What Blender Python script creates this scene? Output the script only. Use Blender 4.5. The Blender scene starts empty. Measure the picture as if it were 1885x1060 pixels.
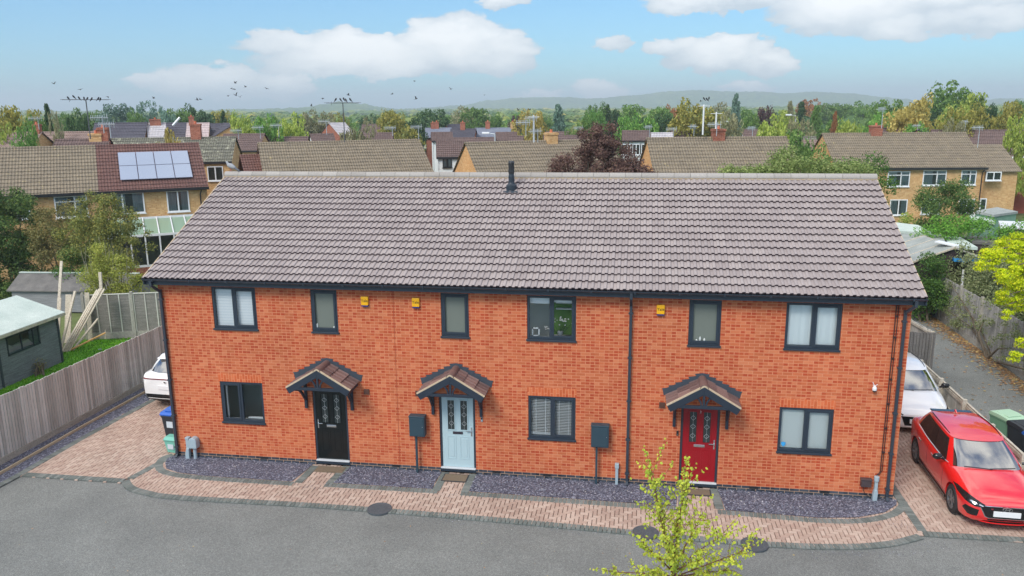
import bpy, bmesh, math, random
from math import sin, cos, pi, radians, atan2, sqrt, tan
from mathutils import Vector, Matrix, noise
from mathutils.bvhtree import BVHTree
from mathutils.geometry import delaunay_2d_cdt

D = bpy.data
S = bpy.context.scene
C = S.collection
RND = random.Random(7)

# ------------------------------------------------------------------ camera
CAM = Vector((12.2338, -18.7318, 9.1984))
YAW, PITCH, ROLL, FPX = -0.1555, 0.2215, -0.0086, 1482.865
_f = Vector((sin(YAW)*cos(PITCH), cos(YAW)*cos(PITCH), -sin(PITCH)))
_r0 = Vector((cos(YAW), -sin(YAW), 0)); _u0 = _r0.cross(_f)
_r = _r0*cos(ROLL) + _u0*sin(ROLL); _u = -_r0*sin(ROLL) + _u0*cos(ROLL)
cd = D.cameras.new('camera'); cam = D.objects.new('camera', cd); C.objects.link(cam)
cd.sensor_width = 36; cd.lens = 36*FPX/1885; cd.clip_start = .1; cd.clip_end = 40000
cam.matrix_world = Matrix(((_r.x, _u.x, -_f.x, CAM.x), (_r.y, _u.y, -_f.y, CAM.y), (_r.z, _u.z, -_f.z, CAM.z), (0, 0, 0, 1)))
S.camera = cam

# measured places: a direction seen in the photograph meets a plane of the place
def ray(px, py): return _f + _r*((px-942.5)/FPX) - _u*((py-530)/FPX)
def aty(px, py, y):
    d = ray(px, py); return CAM + d*((y-CAM.y)/d.y)
def atz(px, py, z):
    d = ray(px, py); return CAM + d*((z-CAM.z)/d.z)
def atd(px, py, dist):                    # at a horizontal distance from the camera
    d = ray(px, py); return CAM + d*(dist/sqrt(d.x*d.x+d.y*d.y))

# ------------------------------------------------------------------ light
SUN_EL, SUN_AZ = radians(46), radians(208)   # azimuth clockwise from +y: behind and left of the camera
W = D.worlds.new('World'); S.world = W; W.use_nodes = True
SKY_STRENGTH = 0.12
sl = D.lights.new('sun', 'SUN'); so = D.objects.new('sun', sl); C.objects.link(so)
sl.energy = 1.3; sl.angle = radians(22); sl.color = (1, .955, .89)
so.rotation_euler = (Vector((sin(SUN_AZ)*cos(SUN_EL), cos(SUN_AZ)*cos(SUN_EL), sin(SUN_EL)))).to_track_quat('Z', 'Y').to_euler()
S.view_settings.view_transform = 'Standard'; S.view_settings.look = 'None'
S.view_settings.exposure = 1.1; S.view_settings.gamma = 1; S.view_settings.use_curve_mapping = False
S.render.resolution_x = 1024; S.render.resolution_y = 576; S.render.resolution_percentage = 100
S.cycles.max_bounces = 8; S.cycles.transparent_max_bounces = 16

def build_world():
    nt = W.node_tree; N = nt.nodes; L = nt.links; N.clear()
    out = N.new('ShaderNodeOutputWorld'); bg = N.new('ShaderNodeBackground')
    sky = N.new('ShaderNodeTexSky'); sky.sky_type = 'NISHITA'; sky.sun_disc = False
    sky.sun_elevation = SUN_EL; sky.sun_rotation = SUN_AZ; sky.air_density = 1.0; sky.dust_density = .7; sky.ozone_density = 1.6
    tc = N.new('ShaderNodeTexCoord'); sep = N.new('ShaderNodeSeparateXYZ'); L.new(tc.outputs['Generated'], sep.inputs[0])
    def M(op, a, b=None, c=None, clamp=False):
        n = N.new('ShaderNodeMath'); n.operation = op; n.use_clamp = clamp
        for i, v in enumerate((a, b, c)):
            if v is None: continue
            if isinstance(v, (int, float)): n.inputs[i].default_value = v
            else: L.new(v, n.inputs[i])
        return n.outputs[0]
    az = M('ARCTAN2', sep.outputs[0], sep.outputs[1]); el = M('ARCSINE', sep.outputs[2])
    # ragged edges: the place looked up in the cloud field is bent by turbulence
    nz = N.new('ShaderNodeTexNoise'); nz.inputs['Scale'].default_value = 26; nz.inputs['Detail'].default_value = 9; nz.inputs['Roughness'].default_value = .62
    mp = N.new('ShaderNodeMapping'); mp.inputs['Scale'].default_value = (1, 1, 2.2); L.new(tc.outputs['Generated'], mp.inputs[0]); L.new(mp.outputs[0], nz.inputs['Vector'])
    n2 = N.new('ShaderNodeTexNoise'); n2.inputs['Scale'].default_value = 10; n2.inputs['Detail'].default_value = 6; L.new(mp.outputs[0], n2.inputs['Vector'])
    s1 = N.new('ShaderNodeSeparateColor'); L.new(nz.outputs['Color'], s1.inputs[0])
    azw = M('MULTIPLY_ADD', M('SUBTRACT', s1.outputs[0], .5), .075, az)
    elw = M('MULTIPLY_ADD', M('SUBTRACT', s1.outputs[1], .5), .04, el)
    #  centre (px), half width, height above base, depth below, density
    cl = [(700, 118, 250, 58, 30, 1), (835, 100, 125, 85, 44, 1.25), (540, 85, 125, 34, 18, .85), (650, 92, 110, 44, 30, 1.05), (930, 105, 75, 62, 40, .95),
          (395, 150, 150, 36, 36, .85), (300, 148, 75, 22, 26, .7), (500, 155, 90, 24, 34, .75),
          (1310, 110, 95, 46, 26, 1.1), (1350, 96, 75, 40, 36, 1.15), (1420, 118, 65, 36, 28, 1.0), (1240, 88, 55, 24, 22, .9),
          (1560, 22, 150, 60, 45, 1.05), (1800, 38, 120, 30, 30, .85), (1320, 2, 150, 30, 22, .9), (1650, 52, 70, 30, 24, .8), (1740, -5, 170, 40, 30, .9),
          (1134, 80, 36, 18, 16, .66), (1370, 164, 62, 14, 14, .9), (1100, 168, 60, 26, 20, .5), (995, 172, 45, 10, 12, .6), (925, 2, 50, 20, 18, .8)]
    dens = None; shade = None
    for (x, y, hw, up, dn, k) in cl:
        d = ray(x, y).normalized(); a0 = atan2(d.x, d.y); e0 = math.asin(d.z)
        u = M('MULTIPLY', M('SUBTRACT', azw, a0), FPX/hw*1.04)
        v0 = M('SUBTRACT', elw, e0)
        v = M('MAXIMUM', M('MULTIPLY', v0, FPX/up*1.08), M('MULTIPLY', v0, -FPX/dn*1.08))
        r2 = M('ADD', M('POWER', M('ABSOLUTE', u), 2.0), M('POWER', v, 2.0))
        g = M('MULTIPLY', M('SUBTRACT', 1.0, r2, clamp=True), k)
        vv = M('MULTIPLY', g, M('MULTIPLY_ADD', v0, FPX/(up+dn)*1.2, .55, clamp=True))
        dens = g if dens is None else M('MAXIMUM', dens, g); shade = vv if shade is None else M('MAXIMUM', shade, vv)
    # bright white cloud added overhead, out of frame, as neutral fill light
    n3 = N.new('ShaderNodeTexNoise'); n3.inputs['Scale'].default_value = 3.2; n3.inputs['Detail'].default_value = 8
    L.new(tc.outputs['Generated'], n3.inputs['Vector'])
    rest = M('MULTIPLY', M('MULTIPLY_ADD', n3.outputs[0], 4.0, -1.45, clamp=True), M('MULTIPLY_ADD', sep.outputs[2], 6.0, -1.7, clamp=True))
    d2 = M('MULTIPLY_ADD', M('SUBTRACT', n2.outputs[0], .5), .7, M('MULTIPLY', dens, 1.9))
    d2 = M('MULTIPLY', d2, M('MULTIPLY', dens, 12, clamp=True))
    rmp = N.new('ShaderNodeValToRGB'); L.new(d2, rmp.inputs[0]); rmp.color_ramp.interpolation = 'EASE'
    rmp.color_ramp.elements[0].position = .16; rmp.color_ramp.elements[0].color = (0, 0, 0, 1)
    rmp.color_ramp.elements[1].position = .62; rmp.color_ramp.elements[1].color = (.9, .9, .9, 1)
    mask = rmp.outputs[0]
    litv = M('MULTIPLY_ADD', shade, 1.0, M('MULTIPLY_ADD', n2.outputs[0], 1.2, -.62), clamp=True)
    cc = N.new('ShaderNodeValToRGB'); L.new(litv, cc.inputs[0]); e = cc.color_ramp.elements
    e[0].position = .0; e[0].color = (2.55, 2.85, 3.15, 1); e[1].position = .75; e[1].color = (4.5, 4.5, 4.5, 1)
    # pale, slightly cyan sky as in the photograph: the physical sky, its colour lifted evenly
    hs = N.new('ShaderNodeMix'); hs.data_type = 'RGBA'; hs.blend_type = 'MULTIPLY'; hs.inputs[0].default_value = 1
    L.new(sky.outputs[0], hs.inputs[6]); hs.inputs[7].default_value = SKY_TINT
    ad = N.new('ShaderNodeMix'); ad.data_type = 'RGBA'; ad.blend_type = 'ADD'; ad.inputs[0].default_value = 1
    L.new(hs.outputs[2], ad.inputs[6]); ad.inputs[7].default_value = SKY_ADD
    mx = N.new('ShaderNodeMix'); mx.data_type = 'RGBA'; L.new(mask, mx.inputs[0]); L.new(ad.outputs[2], mx.inputs[6]); L.new(cc.outputs[0], mx.inputs[7])
    mr = N.new('ShaderNodeMix'); mr.data_type = 'RGBA'; L.new(rest, mr.inputs[0]); L.new(mx.outputs[2], mr.inputs[6]); mr.inputs[7].default_value = (6.6, 6.45, 6.2, 1)
    L.new(mr.outputs[2], bg.inputs[0]); bg.inputs[1].default_value = SKY_STRENGTH; L.new(bg.outputs[0], out.inputs[0])
SKY_TINT = (.25, .41, .455, 1); SKY_ADD = (.30, .42, 1.0, 1)
build_world()

# ------------------------------------------------------------------ helpers
def lin(r, g, b):
    f = lambda c: (c/255/12.92) if c/255 <= .04045 else ((c/255+.055)/1.055)**2.4
    return (f(r), f(g), f(b), 1)

class MB:
    def __init__(s): s.v = []; s.f = []; s.sm = False
    def face(s, pts):
        n = len(s.v); s.v += [tuple(p) for p in pts]; s.f.append(tuple(range(n, n+len(pts)))); return s
    def box(s, a, b, M=None):
        x0, y0, z0 = a; x1, y1, z1 = b; n = len(s.v)
        P = [(x0, y0, z0), (x1, y0, z0), (x1, y1, z0), (x0, y1, z0), (x0, y0, z1), (x1, y0, z1), (x1, y1, z1), (x0, y1, z1)]
        if M: P = [tuple(M @ Vector(p)) for p in P]
        s.v += P
        s.f += [tuple(n+i for i in q) for q in ((3, 2, 1, 0), (4, 5, 6, 7), (0, 1, 5, 4), (1, 2, 6, 5), (2, 3, 7, 6), (3, 0, 4, 7))]; return s
    def bar(s, p, q, w, h=None, up=(0, 0, 1)):
        h = h or w; p = Vector(p); q = Vector(q); d = q-p; L = d.length
        if L < 1e-6: return s
        d.normalize(); u = Vector(up)
        if abs(d.dot(u)) > .98: u = Vector((0, 1, 0))
        x = d.cross(u).normalized(); z = x.cross(d)
        M = Matrix(((x.x, d.x, z.x, p.x), (x.y, d.y, z.y, p.y), (x.z, d.z, z.z, p.z), (0, 0, 0, 1)))
        return s.box((-w/2, 0, -h/2), (w/2, L, h/2), M)
    def tube(s, pts, rad, n=8, cap=True):
        pts = [Vector(p) for p in pts]; R = rad if isinstance(rad, (list, tuple)) else [rad]*len(pts); rings = []
        for i, p in enumerate(pts):
            d = (pts[min(i+1, len(pts)-1)]-pts[max(i-1, 0)]).normalized()
            a = Vector((0, 0, 1)) if abs(d.z) < .95 else Vector((0, 1, 0)); x = d.cross(a).normalized(); y = d.cross(x)
            b = len(s.v); s.v += [tuple(p+(x*cos(2*pi*k/n)+y*sin(2*pi*k/n))*R[i]) for k in range(n)]; rings.append(b)
        for a, b in zip(rings, rings[1:]):
            for k in range(n): s.f.append((a+k, a+(k+1) % n, b+(k+1) % n, b+k))
        if cap: s.f.append(tuple(rings[0]+k for k in range(n-1, -1, -1))); s.f.append(tuple(rings[-1]+k for k in range(n)))
        return s
    def lathe(s, prof, n=16, M=None, cap=True):
        rings = []
        for (r, z) in prof:
            b = len(s.v); P = [Vector((r*cos(2*pi*k/n), r*sin(2*pi*k/n), z)) for k in range(n)]
            if M: P = [M @ p for p in P]
            s.v += [tuple(p) for p in P]; rings.append(b)
        for a, b in zip(rings, rings[1:]):
            for k in range(n): s.f.append((a+k, a+(k+1) % n, b+(k+1) % n, b+k))
        if cap: s.f.append(tuple(rings[0]+k for k in range(n-1, -1, -1))); s.f.append(tuple(rings[-1]+k for k in range(n)))
        return s
    def prism(s, poly, a, b, ax=2):
        n = len(poly); k = len(s.v)
        def P(u, v, w): return (u, v, w) if ax == 2 else ((u, w, v) if ax == 1 else (w, u, v))
        s.v += [P(u, v, a) for u, v in poly]+[P(u, v, b) for u, v in poly]
        s.f.append(tuple(range(k+n-1, k-1, -1))); s.f.append(tuple(range(k+n, k+2*n)))
        for i in range(n): s.f.append((k+i, k+(i+1) % n, k+n+(i+1) % n, k+n+i))
        return s
    def mesh(s, name, smooth=False):
        m = D.meshes.new(name); m.from_pydata(s.v, [], s.f)
        if smooth: m.polygons.foreach_set('use_smooth', [True]*len(m.polygons))
        m.update(); return m
    def build(s, name, mat, parent=None, smooth=False, bevel=0, fix=True):
        m = s.mesh(name, smooth)
        if fix:
            bm = bmesh.new(); bm.from_mesh(m); bmesh.ops.recalc_face_normals(bm, faces=bm.faces); bm.to_mesh(m); bm.free()
        return link(name, m, mat, parent, bevel)

def link(name, m, mat, parent=None, bevel=0):
    o = D.objects.new(name, m); C.objects.link(o)
    if mat and not m.materials: m.materials.append(mat)
    if parent: o.parent = parent
    if bevel:
        b = o.modifiers.new('bevel', 'BEVEL'); b.width = bevel; b.segments = 2; b.limit_method = 'ANGLE'; b.harden_normals = False
    return o
def tag(o, label, cat, group=None):
    o['label'] = label; o['category'] = cat
    if group: o['group'] = group
    return o
def struct(o, kind='structure', label=None):
    o['kind'] = kind
    if label: o['label'] = label
    return o
def thing(name, label, cat, loc=(0, 0, 0), rz=0, group=None):
    o = D.objects.new(name, None); C.objects.link(o); o.location = loc; o.rotation_euler = (0, 0, rz); o.empty_display_size = .2
    return tag(o, label, cat, group)
def copy_tree(o, parent=None):
    c = o.copy(); C.objects.link(c); c.parent = parent
    for ch in [x for x in D.objects if x.parent == o]: copy_tree(ch, c)
    return c

# ------------------------------------------------------------------ materials
def mat(name, col, rough=.7, metal=0, spec=.5, **k):
    m = D.materials.new(name); m.use_nodes = True; b = m.node_tree.nodes['Principled BSDF']
    b.inputs['Base Color'].default_value = col if len(col) == 4 else (*col, 1)
    b.inputs['Roughness'].default_value = rough; b.inputs['Metallic'].default_value = metal; b.inputs['Specular IOR Level'].default_value = spec
    for kk, v in k.items(): b.inputs[kk].default_value = v
    return m
class NG:
    def __init__(s, m): s.m = m; s.t = m.node_tree; s.b = s.t.nodes['Principled BSDF']
    def n(s, t, **k):
        o = s.t.nodes.new(t)
        for a, v in k.items(): setattr(o, a, v)
        return o
    def l(s, a, b): s.t.links.new(a, b)
    def math(s, op, a, b=None, c=None, clamp=False):
        n = s.n('ShaderNodeMath', operation=op); n.use_clamp = clamp
        for i, v in enumerate((a, b, c)):
            if v is None: continue
            if isinstance(v, (int, float)): n.inputs[i].default_value = v
            else: s.l(v, n.inputs[i])
        return n.outputs[0]
    def noise(s, scale, detail=4, rough=.55, vec=None, stretch=None):
        n = s.n('ShaderNodeTexNoise'); n.inputs['Scale'].default_value = scale; n.inputs['Detail'].default_value = detail; n.inputs['Roughness'].default_value = rough
        v = vec or s.obj()
        if stretch:
            mp = s.n('ShaderNodeMapping'); mp.inputs['Scale'].default_value = stretch; s.l(v, mp.inputs[0]); v = mp.outputs[0]
        s.l(v, n.inputs['Vector']); return n.outputs[0]
    def obj(s): 
        if not hasattr(s, '_tc'): s._tc = s.n('ShaderNodeTexCoord')
        return s._tc.outputs['Object']
    def ramp(s, f, stops, interp='LINEAR'):
        r = s.n('ShaderNodeValToRGB'); s.l(f, r.inputs[0]); cr = r.color_ramp; cr.interpolation = interp
        while len(cr.elements) < len(stops): cr.elements.new(.5)
        for e, (p, c) in zip(cr.elements, stops): e.position = p; e.color = c if len(c) == 4 else (*c, 1)
        return r.outputs[0]
    def mix(s, f, a, b, mode='MIX'):
        n = s.n('ShaderNodeMix', data_type='RGBA', blend_type=mode)
        for i, v in ((0, f), (6, a), (7, b)):
            if isinstance(v, (int, float)): n.inputs[i].default_value = v
            elif isinstance(v, tuple): n.inputs[i].default_value = v if len(v) == 4 else (*v, 1)
            else: s.l(v, n.inputs[i])
        return n.outputs[2]
    def rpi(s): return s.n('ShaderNodeNewGeometry').outputs['Random Per Island']
    def color(s, c): s.l(c, s.b.inputs['Base Color'])
    def bump(s, h, strength=.3, dist=.01):
        b = s.n('ShaderNodeBump'); b.inputs['Strength'].default_value = strength; b.inputs['Distance'].default_value = dist; s.l(h, b.inputs['Height']); s.l(b.outputs[0], s.b.inputs['Normal'])
def g3(c, k): return (c[0]*k, c[1]*k, c[2]*k, 1)
def rough_mat(name, c1, c2, scale=3, rough=.85, bump=.2, dist=.01, island=0, stretch=None, detail=6, fine=0):
    """two natural tones blotched together, optional tone per separate piece"""
    m = mat(name, c1, rough, spec=.3); g = NG(m)
    f = g.noise(scale, detail, .6, stretch=stretch); col = g.ramp(f, [(.3, c1), (.7, c2)])
    if island:
        v = g.math('MULTIPLY_ADD', g.rpi(), island, 1-island/2); cc = g.n('ShaderNodeCombineColor')
        for i in range(3): g.l(v, cc.inputs[i])
        col = g.mix(1, col, cc.outputs[0], 'MULTIPLY')
    if fine:
        f2 = g.noise(fine, 3); col = g.mix(.5, col, g.ramp(f2, [(.3, (.55, .55, .55)), (.7, (1.5, 1.5, 1.5))]), 'MULTIPLY')
    g.color(col)
    if bump: g.bump(f, bump, dist)
    return m
def brick_mat(name, base, dark, pale, mortar, bw=.225, rh=.075, ms=.0055, frac=.5, rot=0, var=.25):
    """wall bricks in object space (x or y along the wall, z up); each brick its own tone, burnt patches on the half-brick faces"""
    m = mat(name, base, .88, spec=.2); g = NG(m)
    sp = g.n('ShaderNodeSeparateXYZ'); g.l(g.obj(), sp.inputs[0])
    al = g.math('ADD', g.math('ADD', sp.outputs[0], sp.outputs[1]), 50.0); zz = g.math('ADD', sp.outputs[2], 3.0)
    U, V = (zz, al) if rot else (al, zz)
    v = g.math('DIVIDE', V, rh); row = g.math('FLOOR', v); par = g.math('MULTIPLY', g.math('MODULO', row, 2.0), .5)
    u = g.math('ADD', g.math('DIVIDE', U, bw), par); col_ = g.math('FLOOR', u); h2 = g.math('MULTIPLY', u, 2.0); hc = g.math('FLOOR', h2)
    def wn(a, b, k):
        c = g.n('ShaderNodeCombineXYZ'); g.l(a, c.inputs[0]); g.l(b, c.inputs[1]); c.inputs[2].default_value = k
        w = g.n('ShaderNodeTexWhiteNoise', noise_dimensions='3D'); g.l(c.outputs[0], w.inputs['Vector']); return w.outputs['Value']
    fu = g.math('FRACT', u); fv = g.math('FRACT', v); fh = g.math('FRACT', h2)
    edge = lambda f, size: g.math('MULTIPLY', g.math('MINIMUM', f, g.math('SUBTRACT', 1.0, f)), size)     # metres to the joint
    d = g.math('MINIMUM', edge(fu, bw), edge(fv, rh)); joint = g.math('MULTIPLY_ADD', d, -1/.003, ms/.003+.5, clamp=True)
    dh = g.math('MINIMUM', edge(fh, bw/2), edge(fv, rh)); inner = g.math('MULTIPLY_ADD', dh, 1/.014, -.25, clamp=True)
    tone = wn(col_, row, .5); burnt = g.ramp(wn(hc, row, 7.5), [(1-frac-.12, (0, 0, 0)), (min(.99, 1-frac+.30), (1, 1, 1))])
    k = g.math('MULTIPLY', g.math('MULTIPLY', burnt, inner), .9)
    c = g.ramp(tone, [(0, g3(base, 1-var*.4)), (.5, base), (1, pale)]); c = g.mix(k, c, dark)
    big = g.noise(.5, 5); c = g.mix(.3, c, g.ramp(big, [(.3, (.62, .62, .62)), (.7, (1.3, 1.3, 1.3))]), 'MULTIPLY')
    streak = g.noise(2.2, 4, .6, stretch=(1, 1, .12)); c = g.mix(.2, c, g.ramp(streak, [(.3, (.6, .6, .6)), (.7, (1.3, 1.3, 1.3))]), 'MULTIPLY')
    c = g.mix(joint, c, mortar)
    fine = g.noise(70, 2); c = g.mix(.25, c, g.ramp(fine, [(.3, (.75, .75, .75)), (.7, (1.25, 1.25, 1.25))]), 'MULTIPLY')
    g.color(c); g.bump(g.math('SUBTRACT', 1, joint), .35, .006)
    return m

m_brick = brick_mat('orange_brick', lin(197, 107, 70), lin(177, 71, 44), lin(206, 124, 86), lin(210, 142, 108), frac=.5)
m_soldier = brick_mat('orange_brick_upright', lin(206, 102, 62), lin(188, 78, 48), lin(212, 118, 76), lin(214, 142, 104), frac=.2, rot=1)
m_plinth = brick_mat('blue_engineering_brick', lin(62, 68, 78), lin(34, 38, 46), lin(78, 84, 92), lin(186, 150, 122), frac=.2)
m_anth = mat('anthracite_plastic', lin(44, 54, 66), .38)
m_anth2 = mat('anthracite_painted_wood', lin(38, 47, 60), .5)
m_gut = mat('anthracite_gutter', lin(52, 60, 70), .3)
m_lead = mat('lead_flashing', lin(72, 80, 90), .55, .3)
m_white = mat('white_plastic', (.78, .79, .8), .35)
m_chrome = mat('chrome', (.75, .76, .78), .15, 1)
m_steel = mat('brushed_steel', (.55, .55, .56), .35, 1)
m_util0 = mat('aluminium_sill', (.62, .64, .66), .4)
m_black = mat('black_plastic', (.018, .018, .02), .4)
m_rubber = mat('tyre_rubber', (.022, .022, .023), .75)
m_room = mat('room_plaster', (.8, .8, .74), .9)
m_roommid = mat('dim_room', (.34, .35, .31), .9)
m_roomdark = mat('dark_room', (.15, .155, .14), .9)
def glass_mat(name='window_glass', tint=(.82, .86, .86), refl=.22):
    m = D.materials.new(name); m.use_nodes = True; t = m.node_tree; t.nodes.clear()
    o = t.nodes.new('ShaderNodeOutputMaterial'); mx = t.nodes.new('ShaderNodeMixShader'); tr = t.nodes.new('ShaderNodeBsdfTransparent'); gl = t.nodes.new('ShaderNodeBsdfGlossy')
    fr = t.nodes.new('ShaderNodeLayerWeight'); fr.inputs[0].default_value = refl
    tr.inputs[0].default_value = (*tint, 1); gl.inputs['Roughness'].default_value = .02; gl.inputs[0].default_value = (.9, .95, 1, 1)
    t.links.new(fr.outputs['Fresnel'], mx.inputs[0]); t.links.new(tr.outputs[0], mx.inputs[1]); t.links.new(gl.outputs[0], mx.inputs[2]); t.links.new(mx.outputs[0], o.inputs[0]); return m
m_glass = glass_mat('window_glass', (.94, .96, .96), .2)
def frosted(name, c): 
    m = mat(name, c, .42, spec=.5); g = NG(m); f = g.noise(180, 2); g.color(g.ramp(f, [(.3, g3(c, .8)), (.7, g3(c, 1.2))])); g.bump(f, .3, .002); return m
m_frost = frosted('obscured_glass', lin(112, 118, 110)); m_frostpale = frosted('obscured_glass_pale', lin(170, 178, 176))
m_blind = mat('blind_fabric', (.9, .9, .9), .8)

def tile_mat(name, c1, c2, c3, rough=.6, blotch=None):
    m = mat(name, c1, rough, spec=.35); g = NG(m)
    f = g.rpi(); col = g.ramp(f, [(0, c1), (.5, c2), (1, c3)])
    n1 = g.noise(1.1, 5); col = g.mix(.35, col, g.ramp(n1, [(.3, (.86, .86, .86)), (.7, (1.12, 1.12, 1.12))]), 'MULTIPLY')
    n2 = g.noise(35, 4, .7); col = g.mix(.4, col, g.ramp(n2, [(.3, (.7, .7, .7)), (.7, (1.3, 1.3, 1.3))]), 'MULTIPLY')
    if blotch:
        n3 = g.noise(blotch[1], 6, .7); col = g.mix(g.ramp(n3, [(blotch[2], (0, 0, 0)), (blotch[2]+.1, (.6, .6, .6))]), col, blotch[0])
    g.color(col); g.bump(n2, .25, .004); return m
m_tile = tile_mat('concrete_roof_tile', lin(150, 139, 137), lin(156, 145, 143), lin(162, 151, 148), .6, blotch=((.16, .14, .12, 1), 2.6, .70))
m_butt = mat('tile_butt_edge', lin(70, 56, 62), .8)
m_ridge = tile_mat('ridge_tile', lin(150, 144, 138), lin(158, 152, 146), lin(166, 160, 154), .6)
m_canopytile = tile_mat('brown_canopy_tile', lin(92, 72, 70), lin(112, 90, 86), lin(132, 106, 100), .6)
m_mortar = rough_mat('mortar', lin(186, 164, 136), lin(206, 186, 160), 20)
m_undark = mat('roof_underside', (.03, .028, .03), .9)

# ------------------------------------------------------------------ ground
m_ground = rough_mat('rough_grass_ground', lin(72, 92, 46), lin(112, 118, 74), .05, fine=1.5)
gm = NG(m_ground)
m_gardens = m_ground
G0 = 4400
MB().face([(-G0, -400, -.06), (G0, -400, -.06), (G0, G0, -.06), (-G0, G0, -.06)]).build('ground', m_ground)
struct(D.objects['ground'])

m_asph = mat('tarmac', (.2, .2, .2), .85, spec=.3); g = NG(m_asph)
fa = g.noise(48, 5, .85); fb = g.noise(.45, 6, .6); fc = g.noise(14, 4, .6)
c = g.ramp(fa, [(.34, lin(84, 86, 84)), (.5, lin(118, 120, 117)), (.68, lin(160, 161, 157))])
c = g.mix(.55, c, g.ramp(fb, [(.3, (.7, .7, .71)), (.7, (1.25, 1.25, 1.24))]), 'MULTIPLY')
c = g.mix(.25, c, g.ramp(fc, [(.3, (.75, .75, .75)), (.7, (1.2, 1.2, 1.2))]), 'MULTIPLY'); g.color(c); g.bump(fa, .6, .006)
MB().face([(-60, -60, -.03), (60, -60, -.03), (60, -1.9, -.03), (-60, -1.9, -.03)]).build('road', m_asph)
road = D.objects['road']; struct(road)
# road polygon edge follows the kerb line: widen it under the paving
me = MB(); me.face([(-60, -60, -.03), (90, -60, -.03), (90, -1.3, -.03), (18.5, -1.3, -.03), (18.3, -.2, -.03), (0, -.2, -.03), (-.2, -1.3, -.03), (-60, -1.3, -.03)])
road.data = me.mesh('road'); road.data.materials.append(m_asph)

# ---- block paving: real blocks laid in herringbone
def inside(poly, x, y):
    c = False; n = len(poly); j = n-1
    for i in range(n):
        xi, yi = poly[i]; xj, yj = poly[j]
        if (yi > y) != (yj > y) and x < (xj-xi)*(y-yi)/(yj-yi)+xi: c = not c
        j = i
    return c
def herring(poly, top, w=.1, gap=.011):
    mb = MB(); xs = [p[0] for p in poly]; ys = [p[1] for p in poly]
    i0, i1 = int(min(xs)/w)-3, int(max(xs)/w)+3; j0, j1 = int(min(ys)/w)-3, int(max(ys)/w)+3
    def put(x0, y0, x1, y1):
        if not inside(poly, (x0+x1)/2*w, (y0+y1)/2*w): return
        t = top+RND.uniform(-.0015, .0015); g_ = gap/2; b = .006
        X0, Y0, X1, Y1 = x0*w+g_, y0*w+g_, x1*w-g_, y1*w-g_; n = len(mb.v)
        mb.v.extend([(X0, Y0, t-.02), (X1, Y0, t-.02), (X1, Y1, t-.02), (X0, Y1, t-.02), (X0+b, Y0+b, t), (X1-b, Y0+b, t), (X1-b, Y1-b, t), (X0+b, Y1-b, t)])
        mb.f.extend([(n+4, n+5, n+6, n+7), (n, n+1, n+5, n+4), (n+1, n+2, n+6, n+5), (n+2, n+3, n+7, n+6), (n+3, n, n+4, n+7)])
    for i in range(i0, i1):
        for j in range(j0, j1):
            k = (i-j) % 4
            if k == 0: put(i, j, i+2, j+1)
            elif k == 2: put(i, j, i+1, j+2) if False else None
            if (i-j) % 4 == 3: put(i, j, i+1, j+2)
    return mb
def band(pts, wid, top, w=.1, gap=.010):
    """a border of blocks laid side by side across a line"""
    mb = MB(); P = [Vector((a, b, 0)) for a, b in pts]
    L = [0]
    for a, b in zip(P, P[1:]): L.append(L[-1]+(b-a).length)
    def at(s):
        s = max(0, min(L[-1], s))
        for i in range(len(P)-1):
            if s <= L[i+1] or i == len(P)-2:
                t = (s-L[i])/(L[i+1]-L[i]); return P[i].lerp(P[i+1], t)
    def nrm(s):
        d = (at(s+.12)-at(s-.12)).normalized(); return Vector((-d.y, d.x, 0))
    n = int(L[-1]/w)
    for k in range(n):
        s0 = k*w+gap/2; s1 = (k+1)*w-gap/2; a = at(s0); b = at(s1); na = nrm(k*w); nb = nrm((k+1)*w); t = top+RND.uniform(-.0015, .0015)
        q = [a-na*wid/2, b-nb*wid/2, b+nb*wid/2, a+na*wid/2]; c = sum(q, Vector())/4; m = len(mb.v)
        for p in q: mb.v.append((p.x, p.y, t-.025))
        for p in q: p2 = c+(p-c)*.955; mb.v.append((p2.x, p2.y, t))
        mb.f.extend([(m+4, m+5, m+6, m+7), (m, m+1, m+5, m+4), (m+1, m+2, m+6, m+5), (m+2, m+3, m+7, m+6), (m+3, m, m+4, m+7)])
    return mb
def smooth_line(pts, n=6):
    out = []
    for i in range(len(pts)-1):
        p0 = Vector(pts[max(i-1, 0)]); p1 = Vector(pts[i]); p2 = Vector(pts[i+1]); p3 = Vector(pts[min(i+2, len(pts)-1)])
        for k in range(n):
            t = k/n; q = .5*((2*p1)+(-p0+p2)*t+(2*p0-5*p1+4*p2-p3)*t*t+(-p0+3*p1-3*p2+p3)*t**3); out.append(tuple(q))
    out.append(tuple(pts[-1])); return out
def paving_mat(name, a, b, c_):
    m = mat(name, a, .85, spec=.3); g = NG(m); col = g.ramp(g.rpi(), [(0, a), (.5, b), (1, c_)])
    n1 = g.noise(.8, 5); col = g.mix(.5, col, g.ramp(n1, [(.3, (.8, .79, .78)), (.7, (1.18, 1.18, 1.18))]), 'MULTIPLY')
    n2 = g.noise(70, 3); col = g.mix(.4, col, g.ramp(n2, [(.3, (.7, .7, .7)), (.7, (1.3, 1.3, 1.3))]), 'MULTIPLY'); g.color(col); g.bump(n2, .3, .003); return m
m_pave = paving_mat('brindle_block', lin(170, 145, 132), lin(181, 158, 144), lin(192, 171, 157))
m_border = paving_mat('charcoal_block', lin(100, 106, 102), lin(112, 118, 114), lin(128, 132, 128))
m_sand = mat('joint_sand', lin(112, 94, 84), .95)
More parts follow.
